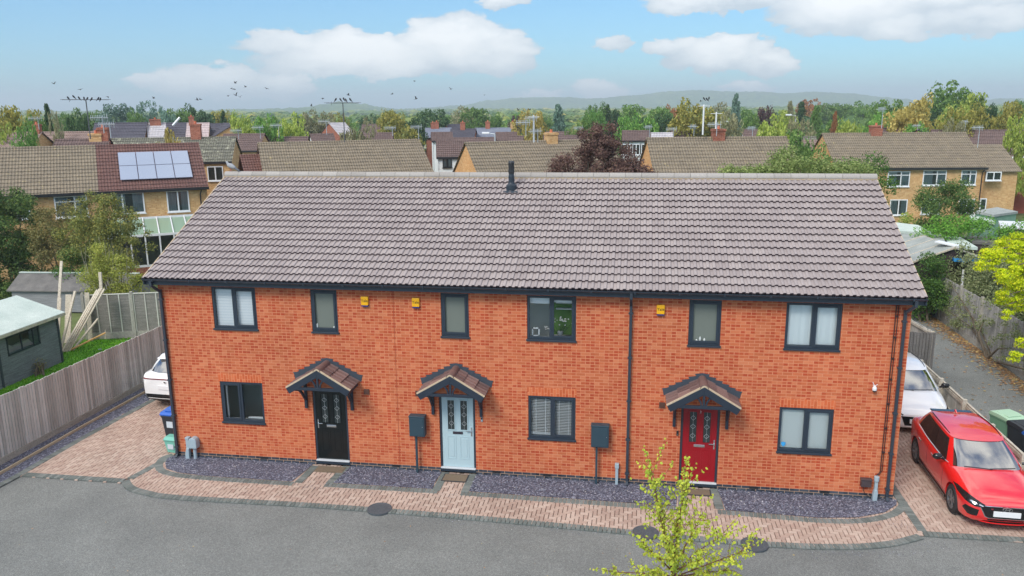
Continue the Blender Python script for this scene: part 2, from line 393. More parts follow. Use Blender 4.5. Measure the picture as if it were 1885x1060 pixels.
kerb_f = smooth_line([(-.46, -1.55), (-.1, -1.88), (.45, -2.08), (1.45, -2.2), (5.13, -2.13), (9.06, -2.2), (12.73, -2.36), (15.02, -2.44), (16.6, -2.34), (17.7, -2.08), (18.55, -1.62)], 5)
left_drive = [(-3.42, -1.6), (-.5, -1.6), (-.1, 0), (-.02, 12), (-2.9, 14), (-3.2, 6), (-3.35, 1)]
path_poly = [(-.42, -1.5)]+kerb_f+[(18.62, -.3), (18.5, .1), (0, .1), (-.1, 0)]
right_drive = [(18.52, -1.6), (18.44, 0), (18.44, 13), (21.45, 13), (21.5, -1.55)]
for nm, pl in (('driveway', left_drive), ('pavement', path_poly), ('driveway', right_drive)):
    base = MB(); base.face([(x, y, -.016) for x, y in pl]); blocks = herring(pl, 0)
    n = len(base.v); base.v += blocks.v; base.f += [tuple(i+n for i in f) for f in blocks.f]
    o = base.build(nm, m_pave); o.data.materials.append(m_sand); o.data.polygons[0].material_index = 1; struct(o)
bd = MB()
def addmb(a, b):
    n = len(a.v); a.v += b.v; a.f += [tuple(i+n for i in f) for f in b.f]; return a
addmb(bd, band(kerb_f, .2, .006))
addmb(bd, band([(-3.6, -3.6), (-3.42, -1.62), (-3.36, .9), (-3.16, 3.7), (-2.75, 13)], .2, .008))
addmb(bd, band([(-3.3, -1.58), (-.44, -1.56)], .2, .007))
addmb(bd, band([(-.40, -1.44), (-.10, .0)], .2, .009))
addmb(bd, band([(18.6, -1.52), (22.6, -1.46)], .2, .007))
addmb(bd, band([(18.62, -1.42), (18.60, .3), (18.58, 2.4)], .2, .009))
o = bd.build('kerb', m_border); struct(o)

# slate beds in front of the house: outline (front edge of stones) and a border of charcoal blocks round each
m_slate = mat('slate_chippings', (.1, .1, .11), .6, spec=.4); g = NG(m_slate)
v = g.n('ShaderNodeTexVoronoi'); v.inputs['Scale'].default_value = 34; g.l(g.obj(), v.inputs['Vector'])
sc = g.n('ShaderNodeSeparateColor'); g.l(v.outputs['Color'], sc.inputs[0])
c = g.ramp(sc.outputs[0], [(0, lin(60, 60, 72)), (.5, lin(92, 94, 110)), (.85, lin(128, 130, 146)), (1, lin(176, 176, 188))])
g.color(c); g.bump(v.outputs['Distance'], .9, .02)
m_chip = mat('slate_chip', (.12, .12, .13), .55); g = NG(m_chip)
g.color(g.ramp(g.rpi(), [(0, lin(60, 60, 74)), (.45, lin(96, 98, 114)), (.88, lin(132, 134, 150)), (.97, lin(184, 184, 196)), (1, lin(215, 210, 200))]))
beds = [[(-.03, .02), (-.14, -.2), (-.02, -.48), (.2, -.78), (.62, -.95), (1.4, -1.04), (3.78, -1.04), (3.86, -.55), (3.93, .02)],
        [(4.97, .02), (4.92, -.5), (4.86, -.97), (7.42, -.95), (7.38, -.6), (7.42, .02)],
        [(8.34, .02), (8.32, -.5), (8.34, -.95), (13.32, -1.02), (13.36, -.5), (13.42, .02)],
        [(14.34, .02), (14.4, -.5), (14.44, -1.05), (16.5, -1.13), (17.35, -1.0), (18.05, -.66), (18.42, -.25), (18.5, .02)]]
bb = MB()
for b in beds:
    gb = smooth_line(b, 1); sl_ = MB(); sl_.face([(x, y, .012) for x, y in b])
    chips = MB(); xs = [p[0] for p in b]; area = (max(xs)-min(xs))*1.0
    for k in range(int(area*900)):
        x = RND.uniform(min(xs), max(xs)); y = RND.uniform(-1.15, 0)
        if not inside(b, x, y): continue
        r = RND.uniform(.010, .024); a = RND.uniform(0, 6.3); z = .013+RND.uniform(0, .012); t = [RND.uniform(-.6, .6) for _ in range(3)]
        P = [(x+r*cos(a+q*2.1+t[q] * .5), y+r*sin(a+q*2.1)*.8, z+t[q]*r*.8+.004) for q in range(3)]
        n = len(chips.v); chips.v.extend(P+[(x, y, z+r*.5)]); chips.f.extend([(n, n+1, n+3), (n+1, n+2, n+3), (n+2, n, n+3)])
    n = len(sl_.v); sl_.v += chips.v; sl_.f += [tuple(i+n for i in f) for f in chips.f]
    o = sl_.build('slate_chippings', m_slate); o.data.materials.append(m_chip)
    for p in o.data.polygons:
        if p.index > 0: p.material_index = 1
    struct(o, 'stuff')
bw = .1
addmb(bb, band(smooth_line([(-.12, .06), (-.26, -.2), (-.14, -.58), (.14, -.90), (.6, -1.07), (1.4, -1.15), (2.4, -1.16), (3.9, -1.15)], 4), .2, .010))
addmb(bb, band([(3.97, -1.08), (4.03, 0)], .2, .013)); addmb(bb, band([(4.86, 0), (4.76, -1.05)], .2, .013))
addmb(bb, band([(4.68, -1.09), (7.6, -1.06)], .2, .010)); addmb(bb, band([(7.52, -1.0), (7.52, 0)], .2, .013)); addmb(bb, band([(8.24, 0), (8.24, -1.0)], .2, .013))
addmb(bb, band([(8.15, -1.07), (13.5, -1.14)], .2, .010)); addmb(bb, band([(13.46, -1.08), (13.5, 0)], .2, .013)); addmb(bb, band([(14.26, 0), (14.32, -1.08)], .2, .013))
addmb(bb, band(smooth_line([(14.25, -1.15), (15.4, -1.20), (16.5, -1.25), (17.4, -1.13), (18.15, -.76), (18.54, -.3), (18.64, .05)], 4), .2, .010))
o = bb.build('kerb', m_border); struct(o)

# slate strip and timber edging along the left fence
sl2 = MB().face([(-4.6, -5, -.02), (-3.5, -5, -.02), (-3.42, -1.6, -.02), (-3.36, .9, -.02), (-3.16, 3.7, -.02), (-2.75, 13, -.02), (-4.6, 13, -.02)])
o = sl2.build('slate_strip', m_slate); struct(o, 'stuff')
m_sleeper = rough_mat('tan_timber', lin(176, 156, 126), lin(204, 186, 154), 6, stretch=(4, .5, 4))
tag(MB().bar((-3.98, -5, .0), (-3.93, 1.5, .0), .045, .1).bar((-3.93, 1.5, .0), (-3.72, 8, .0), .045, .1).bar((-3.72, 8, 0), (-3.6, 12.5, 0), .045, .1).build('timber_edging', m_sleeper),
    'thin tan timber edging running through the slate strip beside the left fence', 'edging')

# ------------------------------------------------------------------ the brick terrace
HL, H0, HYR, HZR, HYE, HZE, OV = 18.4, 4.80, 4.3865, 7.30, -.3163, 5.037, .195
T = thing('terrace_house', 'new orange brick terrace of three homes with one long grey tiled roof, nearest building', 'house')
upper = [(1.48, 2.68), (4.15, 4.85), (7.52, 8.22), (9.66, 10.85), (13.50, 14.24), (15.69, 16.92)]
lower = [(1.48, 2.67), (9.68, 10.86), (15.69, 16.92)]
doors = [(4.03, 4.96), (7.40, 8.33), (13.41, 14.33)]
UZ0, UZ1, LZ0, LZ1, DZ0, DZ1 = 3.62, 4.76, 1.05, 2.21, .0, 2.14
holes = [(a, b, UZ0, UZ1) for a, b in upper]+[(a, b, LZ0, LZ1) for a, b in lower]+[(a, b, DZ0, DZ1) for a, b in doors]
def wall_grid(mb, x0, x1, z0, z1, holes, y, depth):
    xs = sorted({x0, x1, *[h[0] for h in holes], *[h[1] for h in holes]}); zs = sorted({z0, z1, *[h[2] for h in holes], *[h[3] for h in holes]})
    for a, b in zip(xs, xs[1:]):
        for c, d in zip(zs, zs[1:]):
            mx, mz = (a+b)/2, (c+d)/2
            if any(h[0] < mx < h[1] and h[2] < mz < h[3] for h in holes): continue
            mb.face([(a, y, c), (b, y, c), (b, y, d), (a, y, d)])
    for (a, b, c, d) in holes:
        mb.face([(a, y, c), (a, y, d), (a, y+depth, d), (a, y+depth, c)]); mb.face([(b, y, c), (b, y+depth, c), (b, y+depth, d), (b, y, d)])
        mb.face([(a, y, d), (b, y, d), (b, y+depth, d), (a, y+depth, d)]); mb.face([(a, y, c), (a, y+depth, c), (b, y+depth, c), (b, y, c)])
PZ = .14
w = MB(); wall_grid(w, 0, HL, PZ, 4.92, [h if h[2] > 0 else (h[0], h[1], PZ, h[3]) for h in holes], 0, .12)
BY = HYR*2
for x in (0, HL): w.face([(x, 0, PZ), (x, 0, 4.92), (x, HYR, 7.12), (x, BY, 4.92), (x, BY, PZ)] if x == 0 else [(x, BY, PZ), (x, BY, 4.92), (x, HYR, 7.12), (x, 0, 4.92), (x, 0, PZ)])
w.face([(0, BY, PZ), (0, BY, 4.92), (HL, BY, 4.92), (HL, BY, PZ)])
w.build('wall', m_brick, T, fix=False)
pl = MB(); segs = [0]+[q for d in doors for q in d]+[HL]
for a, b in zip(segs[::2], segs[1::2]): pl.box((a-.004 if a == 0 else a, -.006, -.1), (b+.004 if b == HL else b, .1, PZ))
pl.box((-.005, .1, -.1), (.1, BY, PZ)).box((HL-.1, .1, -.1), (HL+.005, BY, PZ)); pl.build('plinth', m_plinth, T)
for x in (2.46, 6.1, 8.75, 10.05, 12.75, 15.1, 16.75, 17.9): MB().box((x, -.01, .075), (x+.215, .02, .135)).build('air_brick', m_black, T)
for a, b in lower: MB().box((a-.02, -.003, LZ1), (b+.02, .05, LZ1+.215)).build('soldier_course', m_soldier, T)
MB().box((6.305, -.002, PZ), (6.317, .02, 4.8)).build('movement_joint', mat('joint_sealant', lin(150, 66, 38), .8), T)
for x, z in ((5.51, 2.12), (6.87, 2.14), (12.95, 2.13)): MB().box((x-.07, -.03, z-.06), (x+.07, .01, z+.06)).box((x-.085, -.036, z-.075), (x+.085, -.028, z-.062)).build('wall_vent', mat('brown_plastic', lin(88, 58, 48), .6), T, bevel=.008)

# windows
def window(x0, x1, z0, z1, mull, kind, sash=None):
    F = MB(); y0, y1 = .012, .075; t = .062; zz = z0+.045
    F.box((x0+.003, y0, zz), (x0+t, y1, z1-.003)).box((x1-t, y0, zz), (x1-.003, y1, z1-.003)).box((x0+t, y0, z1-t), (x1-t, y1, z1-.003)).box((x0+t, y0, zz), (x1-t, y1, zz+t))
    lights = [(x0+t, x1-t)]
    if mull is not None:
        F.box((mull-.036, y0, zz+t), (mull+.036, y1, z1-t)); lights = [(x0+t, mull-.036), (mull+.036, x1-t)]
    fr = F.build('window', m_anth, T, bevel=.005)
    MB().box((x0-.02, -.045, z0), (x1+.02, y1, z0+.045)).build('sill', m_anth, fr, bevel=.006)
    for i, (a, b) in enumerate(lights):
        if sash is not None and i in sash:
            s = MB(); q = .042; s.box((a-.01, y0-.014, zz+t-.01), (a+q, y0+.02, z1-t+.01)).box((b-q, y0-.014, zz+t-.01), (b+.01, y0+.02, z1-t+.01))
            s.box((a+q, y0-.014, z1-t-q), (b-q, y0+.02, z1-t+.01)).box((a+q, y0-.014, zz+t-.01), (b-q, y0+.02, zz+t+q)); s.build('sash', m_anth, fr, bevel=.004)
        MB().face([(a, .055, zz+t), (b, .055, zz+t), (b, .055, z1-t), (a, .055, z1-t)]).build('pane', m_frost if kind == 'frost' else m_glass, fr, fix=False)
    # the room behind
    if kind != 'frost':
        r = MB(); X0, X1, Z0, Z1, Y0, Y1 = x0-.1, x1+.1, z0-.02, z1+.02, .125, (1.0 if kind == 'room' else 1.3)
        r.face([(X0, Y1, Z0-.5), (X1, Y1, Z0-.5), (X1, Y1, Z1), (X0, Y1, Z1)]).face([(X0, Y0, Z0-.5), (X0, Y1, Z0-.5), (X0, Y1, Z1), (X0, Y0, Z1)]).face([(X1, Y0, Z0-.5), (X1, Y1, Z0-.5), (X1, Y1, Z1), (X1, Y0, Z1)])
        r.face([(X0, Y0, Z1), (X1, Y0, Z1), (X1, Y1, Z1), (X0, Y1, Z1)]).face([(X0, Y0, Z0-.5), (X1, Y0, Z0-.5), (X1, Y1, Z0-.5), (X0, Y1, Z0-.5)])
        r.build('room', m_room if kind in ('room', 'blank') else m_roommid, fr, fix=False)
        MB().box((x0+.01, .08, z0+.02), (x1-.01, .26, z0+.06)).build('window_board', m_white, fr)
    return fr, lights, zz+t, z1-t
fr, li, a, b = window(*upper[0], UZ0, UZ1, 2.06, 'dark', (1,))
zb = MB()
for k in range(15):
    z = a-.02+k*.075; zb.box((upper[0][0]+.05, .105, z), (upper[0][1]-.05, .108, z+.05))
zb.build('striped_blind', m_blind, fr); MB().face([(upper[0][0]+.05, .116, a), (upper[0][1]-.05, .116, a), (upper[0][1]-.05, .116, b), (upper[0][0]+.05, .116, b)]).build('blind_backing', mat('sheer_fabric', (.82, .84, .85), .8), fr, fix=False)
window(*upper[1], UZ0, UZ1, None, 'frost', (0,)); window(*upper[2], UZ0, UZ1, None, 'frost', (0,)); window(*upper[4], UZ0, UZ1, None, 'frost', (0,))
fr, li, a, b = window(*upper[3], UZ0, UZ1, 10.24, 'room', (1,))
MB().box((9.72, .11, b-.16), (10.2, .115, b)).box((10.28, .11, b-.12), (10.79, .115, b)).build('roller_blind', m_blind, fr)
MB().box((10.22, .50, 3.66), (10.98, .53, 4.75)).build('green_panel', mat('green_wall_paint', lin(96, 134, 66), .7), fr)
MB().box((10.32, .40, 4.48), (10.9, .49, 4.505)).box((10.32, .40, 4.33), (10.9, .49, 4.355)).build('shelf', m_white, fr)
MB().box((9.76, .14, 3.70), (9.79, .16, 3.92)).box((9.92, .14, 3.70), (9.95, .16, 3.92)).box((9.76, .14, 3.89), (9.95, .16, 3.92)).box((9.76, .14, 3.70), (9.95, .16, 3.73)).build('picture_frame', m_white, fr)
fl = MB()
for k in range(22):
    x = 10.45+RND.gauss(0, .12); z = 4.08+RND.gauss(0, .05); fl.lathe([(.0, -.02), (.025, 0), (0, .02)], 5, Matrix.Translation((x, .2+RND.uniform(0, .06), z)), False)
for k in range(14): fl.lathe([(.0, -.015), (.02, 0), (0, .015)], 5, Matrix.Translation((10.18+RND.gauss(0, .07), .2, 3.9+RND.gauss(0, .03))), False)
fl.build('flowers', mat('white_petal', (.8, .76, .74), .6), fr)
st = MB()
for k in range(16):
    x = 10.45; st.tube([(x+RND.gauss(0, .03), .2, 3.7), (x+RND.gauss(0, .14), .2, 4.0+RND.uniform(-.1, .05))], .006, 4)
st.build('stem', mat('leaf_stem', lin(60, 84, 50), .6), fr)
MB().lathe([(.05, 3.69), (.075, 3.83), (.07, 3.84)], 12, Matrix.Translation((10.45, .2, 0))).build('vase', mat('grey_glaze', (.3, .31, .32), .3), fr)
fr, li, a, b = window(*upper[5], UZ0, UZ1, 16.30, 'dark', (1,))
cur = MB()
for (xa, xb) in ((15.73, 16.27), (16.33, 16.88)):
    n = 12
    for k in range(n):
        u0 = xa+(xb-xa)*k/n; u1 = xa+(xb-xa)*(k+1)/n; y = lambda u: .11+.006*sin(u*40)
        cur.face([(u0, y(u0), a), (u1, y(u1), a), (u1, y(u1), b), (u0, y(u0), b)])
cur.build('net_blind', mat('pale_net', (.78, .82, .82), .85), fr, fix=False)
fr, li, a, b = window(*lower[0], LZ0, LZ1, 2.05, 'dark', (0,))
MB().box((1.56, .13, a), (1.60, .16, b)).box((2.13, .14, a), (2.60, .2, a+.03)).build('reveal_and_reflection', m_blind, fr)  # left: pale reveal; right: low pale strip modelled in place of a reflection
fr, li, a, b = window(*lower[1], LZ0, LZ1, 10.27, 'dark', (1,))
vb = MB()
for k in range(24):
    z = a+.01+k*(b-a)/24; vb.box((9.74, .10, z), (10.23, .135, z+.008)).box((10.32, .10, z), (10.80, .135, z+.008))
vb.box((9.74, .10, a-.005), (10.23, .14, a+.035)).box((10.32, .10, a-.005), (10.80, .14, a+.025))
for x in (9.86, 10.10, 10.44, 10.68): vb.box((x, .094, a), (x+.012, .097, b))
vb.build('venetian_blind', m_white, fr)
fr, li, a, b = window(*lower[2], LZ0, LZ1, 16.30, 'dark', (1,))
MB().box((15.73, .10, a), (16.27, .104, b)).box((16.33, .10, a), (16.88, .104, b)).build('roller_blind', mat('grey_blind', (.62, .66, .65), .8), fr)
sh = MB(); sh.prism([(15.78, 1.30), (15.79, 1.24), (15.835, 1.19), (15.88, 1.24), (15.89, 1.30), (15.835, 1.315)], .050, .052, 1)
sh.build('sticker', mat('blue_sticker', lin(60, 160, 220), .4), fr)
m_bot = mat('pale_bottle', (.6, .62, .6), .5)
for x, z, h in ((4.27, 3.74, .13), (4.72, 3.74, .07), (4.76, 3.74, .08), (13.78, 3.74, .12), (13.88, 3.74, .08), (13.7, 3.74, .05)): MB().lathe([(.022, z), (.024, z+h*.6), (.01, z+h)], 8, Matrix.Translation((x, .045, 0))).build('toiletry', m_bot, T)

# front doors
def door(x0, x1, col, name, handle_left, letter_dark=False):
    F = MB(); t = .055; y0, y1 = .02, .09; zt = DZ1-.005; sl0 = .165
    F.box((x0+.003, y0, sl0), (x0+t, y1, zt)).box((x1-t, y0, sl0), (x1-.003, y1, zt)).box((x0+t, y0, zt-t), (x1-t, y1, zt)).box((x0, -.02, .05), (x1, y1, sl0-.035))
    d = F.build('door', m_anth, T, bevel=.004); d['label'] = name
    MB().box((x0+.01, -.035, sl0-.035), (x1-.01, y1, sl0)).build('threshold', m_util0, d, bevel=.004)
    a, b = x0+t+.004, x1-t-.004; z0, z1 = sl0+.006, zt-t-.004; w = b-a; cx = (a+b)/2; L = MB()
    gl = [(a+w*.19, a+w*.40), (a+w*.60, a+w*.81)]; gz0, gz1 = z0+1.02, z1-.10
    wall_grid(L, a, b, z0, z1, [(q[0], q[1], gz0, gz1) for q in gl], .035, .03)
    for (p, q) in gl:     # raised mouldings round the panes
        for (A, B, Cc, Dd) in ((p-.03, p, gz0-.03, gz1+.03), (q, q+.03, gz0-.03, gz1+.03), (p, q, gz0-.03, gz0), (p, q, gz1, gz1+.03)): L.box((A, .022, Cc), (B, .05, Dd))
    for (p, q) in gl:
        P, Q = p-.03, q+.03
        for (A, B, Cc, Dd) in ((P, P+.018, z0+.22, z0+.84), (Q-.018, Q, z0+.22, z0+.84), (P+.018, Q-.018, z0+.22, z0+.238), (P+.018, Q-.018, z0+.822, z0+.84)): L.box((A, .027, Cc), (B, .04, Dd))
        L.box((P+.05, .028, z0+.28), (Q-.05, .04, z0+.78))
    L.build('door_leaf', col, d, fix=False)
    G = MB()
    for p, q in gl: G.face([(p, .05, gz0), (q, .05, gz0), (q, .05, gz1), (p, .05, gz1)])
    G.build('pane', mat('decorative_glass', lin(58, 66, 66), .25), d, fix=False)
    K = MB()
    for p, q in gl:
        m = (p+q)/2; s = .062
        for z in (gz0+.16, gz0+.40, gz0+.62):
            for (A, B) in (((m-s, z), (m, z+s)), ((m, z+s), (m+s, z)), ((m+s, z), (m, z-s)), ((m, z-s), (m-s, z))): K.bar((A[0], .046, A[1]), (B[0], .046, B[1]), .007, .007, (0, 1, 0))
        K.bar((m, .046, gz0), (m, .046, gz1), .005, .005, (0, 1, 0))
    K.build('leading', mat('came', (.6, .62, .63), .35, .6), d)
    MB().box((cx-.13, .018, z0+.90), (cx+.13, .04, z0+.965)).build('letter_box', mat('dark_bronze', lin(78, 70, 80), .3, .6) if letter_dark else m_chrome, d, bevel=.006)
    hx = a+.05 if handle_left else b-.05; sgn = 1 if handle_left else -1
    MB().box((hx-.016, .02, z0+.86), (hx+.016, .04, z0+1.10)).bar((hx, 0, z0+1.0), (hx+sgn*.13, 0, z0+1.0), .02).bar((hx, .03, z0+1.0), (hx, -.01, z0+1.0), .02).build('handle', m_chrome, d, bevel=.003)
    return d
def paint(name, c, r=.3): 
    m = mat(name, c, r); g = NG(m); f = g.noise(25, 4, .6, stretch=(3, 3, .4)); g.bump(f, .12, .002); return m
door(*doors[0], paint('black_door_paint', (.004, .008, .009), .2), 'glossy black front door', True)
door(*doors[1], paint('pale_blue_door_paint', lin(176, 198, 204), .4), 'pale grey-blue front door', False, True)
d3 = door(*doors[2], paint('red_door_paint', lin(150, 8, 26), .32), 'red front door with number 3', False)
def text_mesh(s, size, name, mt, parent, M, ext=.002):
    cu = D.curves.new(name, 'FONT'); cu.body = s; cu.size = size; cu.extrude = ext; cu.align_x = 'CENTER'; cu.align_y = 'CENTER'
    o = D.objects.new(name, cu); C.objects.link(o); bpy.context.view_layer.update()
    m = D.meshes.new_from_object(o.evaluated_get(bpy.context.evaluated_depsgraph_get())); D.objects.remove(o)
    m.transform(M); return link(name, m, mt, parent)
FRONT = Matrix.Rotation(pi/2, 4, 'X')
text_mesh('3', .09, 'number', m_chrome, d3, Matrix.Translation((13.87, .03, 1.97)) @ FRONT)

# fascia, soffit, gutter, downpipes
MB().box((-OV, -.26, 4.83), (HL+OV, -.235, 5.01)).box((-OV, BY+.235, 4.83), (HL+OV, BY+.26, 5.01)).build('fascia', m_anth, T)
MB().box((-OV, -.235, 4.835), (HL+OV, -.004, 4.85)).build('soffit', m_anth, T)
gt = MB(); n = 8; gy, gz, gr = -.315, 5.0, .058
prof = [(gy+gr*cos(pi+pi*k/n), gz+gr*sin(pi+pi*k/n)) for k in range(n+1)]; ins = [(gy+(gr-.006)*cos(pi+pi*k/n), gz+(gr-.006)*sin(pi+pi*k/n)) for k in range(n, -1, -1)]
gt.prism([(p[0], p[1]) for p in prof+ins], -OV, HL+OV, 0); gt.build('gutter', m_gut, T, smooth=False)
for k in range(19): x = .1+k*(HL-.2)/18; MB().box((x-.015, gy-gr-.004, gz-gr-.005), (x+.015, gy+gr, gz-gr+.001)).box((x-.015, gy-gr-.006, gz-gr), (x+.015, gy-gr-.001, gz+.004)).build('gutter_bracket', m_gut, T)
def downpipe(x, swan):
    p = MB(); y = -.055
    pts = [(x+swan, gy, 4.95), (x+swan, gy, 4.80), (x, y, 4.62), (x, y, .06), (x, y-.05, .0)] if swan or True else None
    p.bar(pts[0], pts[1], .07); p.bar((x+swan, gy, 4.82), (x, y, 4.60), .065); p.bar((x, y, 4.66), (x, y, .05), .066); p.bar((x, y, .09), (x, y-.09, .02), .066)
    for z in (4.4, 3.3, 2.2, 1.2, .3): p.box((x-.055, y-.038, z-.02), (x+.055, .0, z+.02))
    return p.build('downpipe', m_gut, T, bevel=.006)
downpipe(.09, -.07); downpipe(12.15, 0); downpipe(18.25, .12)
cb_ = MB(); cb_.tube([(18.06, -.02, 4.8), (18.06, -.02, .72), (18.02, -.03, .66), (17.98, -.03, .62)], .012, 6)
cb_.tube([(18.11, -.02, 4.8), (18.10, -.02, .75), (18.04, -.03, .64)], .010, 6)
for z in (4.5, 4.0, 3.5, 3.0, 2.4, 1.8, 1.2): cb_.box((18.05, -.04, z), (18.12, 0, z+.03))
cb_.build('cable', mat('brown_cable', lin(60, 38, 36), .6), T)

# roof tiles: every tile its own piece
SL = Vector((0, HYR-HYE, HZR-HZE-.05)); SLn = SL.normalized(); NRM = Vector((0, -SLn.z, SLn.y)); SLL = SL.length
def tile_course_roof(name, x0, x1, mt, parent, org, up, nrm, length, courses, tw=.3, lift=.050, jitter=.002, rolls=2, rh=.03):
    mb = MB(); nx = round((x1-x0)/tw); tw = (x1-x0)/nx; gauge = length/courses
    pr = []
    for r in range(rolls):          # flat pan then a raised roll
        w_ = 1/rolls; b = r*w_
        for u, h in ((0, 0), (.40, 0), (.46, .5), (.53, .92), (.62, 1), (.82, 1), (.91, .92), (.97, .5)): pr.append((b+u*w_, h*rh))
    pr.append((1, 0))
    X = Vector((1, 0, 0))
    for c in range(courses):
        for i in range(nx):
            xa = x0+i*tw; j = RND.uniform(-jitter, jitter); s0 = c*gauge-.012+RND.uniform(-.003, .003); s1 = (c+1)*gauge+.045
            n = len(mb.v); m = len(pr); th = .046
            for (u, h) in pr: mb.v.append(tuple(org+X*(xa+u*tw*.995)+up*s0+nrm*(lift+h+j)))
            for (u, h) in pr: mb.v.append(tuple(org+X*(xa+u*tw*.995)+up*s1+nrm*(h*.9+j)))
            for (u, h) in pr: mb.v.append(tuple(org+X*(xa+u*tw*.995)+up*(s0+.004)+nrm*(lift+h-th+j)))
            for k in range(m-1):
                mb.f.append((n+k, n+k+1, n+m+k+1, n+m+k)); mb.f.append((n+2*m+k, n+2*m+k+1, n+k+1, n+k))
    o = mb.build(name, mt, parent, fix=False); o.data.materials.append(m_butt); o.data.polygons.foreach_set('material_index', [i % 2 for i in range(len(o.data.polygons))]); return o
org = Vector((0, HYE, HZE-.045))
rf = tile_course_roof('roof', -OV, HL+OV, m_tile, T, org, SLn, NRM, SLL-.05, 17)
ro = MB()
sidez = lambda y: HZE-.03+(HZR-.05-HZE)*(y-HYE)/(HYR-HYE)
ro.face([(-OV+.01, HYE, sidez(HYE)-.03), (HL+OV-.01, HYE, sidez(HYE)-.03), (HL+OV-.01, HYR, sidez(HYR)-.03), (-OV+.01, HYR, sidez(HYR)-.03)])
ro.face([(-OV, HYR, sidez(HYR)), (HL+OV, HYR, sidez(HYR)), (HL+OV, 2*HYR-HYE, sidez(HYE)), (-OV, 2*HYR-HYE, sidez(HYE))]); ro.build('roof_deck', m_undark, rf, fix=False)
rg = MB(); nr = 42; rl = (HL+2*OV)/nr
for k in range(nr):
    xa = -OV+k*rl; n = 10; R_ = .125; z0 = HZR-.075
    pr = [(HYR+R_*cos(pi*q/n), z0+R_*sin(pi*q/n)) for q in range(n+1)]+[(HYR+(R_-.02)*cos(pi*q/n), z0+(R_-.02)*sin(pi*q/n)) for q in range(n, -1, -1)]
    rg.prism(pr, xa+.004, xa+rl-.004, 0)
rg.build('ridge_tile', m_ridge, rf)
MB().box((-OV, HYR-.11, HZR-.12), (HL+OV, HYR+.11, HZR-.06)).build('ridge_mortar', m_mortar, rf)
vg = MB()
for x, s in ((-OV, -1), (HL+OV, 1)):
    P = [(HYE, sidez(HYE)), (HYE, sidez(HYE)-.16), (HYR, sidez(HYR)-.16), (2*HYR-HYE, sidez(HYE)-.16), (2*HYR-HYE, sidez(HYE)), (HYR, sidez(HYR))]
    MB().prism(P, min(x, x-s*.03), max(x, x-s*.03), 0).build('bargeboard', m_anth, T)
    MB().prism([(HYE, sidez(HYE)-.01), (HYR, sidez(HYR)-.01), (HYR, sidez(HYR)+.035), (HYE, sidez(HYE)+.03)], min(x+s*.004, x-s*.02), max(x+s*.004, x-s*.02), 0).build('verge_mortar', m_mortar, rf)
# flue
fx, fy = 8.72, 3.75; fzb = sidez(fy)
F = MB().lathe([(.16, fzb-.06), (.15, fzb+.12), (.10, fzb+.16), (.085, fzb+.20), (.085, fzb+.36), (.075, fzb+.42), (.075, fzb+.66), (.062, fzb+.68), (.062, fzb+.74)], 16, Matrix.Translation((fx, fy, 0)))
fo = F.build('flue', mat('flue_black', lin(38, 48, 58), .45), T, smooth=False)
MB().lathe([(.082, fzb+.45), (.088, fzb+.5), (.082, fzb+.56), (.086, fzb+.74), (.07, fzb+.79)], 16, Matrix.Translation((fx, fy, 0))).build('flue_cowl', m_black, fo)
MB().box((fx-.2, fy-.24, sidez(fy-.24)+.03), (fx+.2, fy-.18, sidez(fy-.2)+.07)).build('flashing', m_lead, fo)

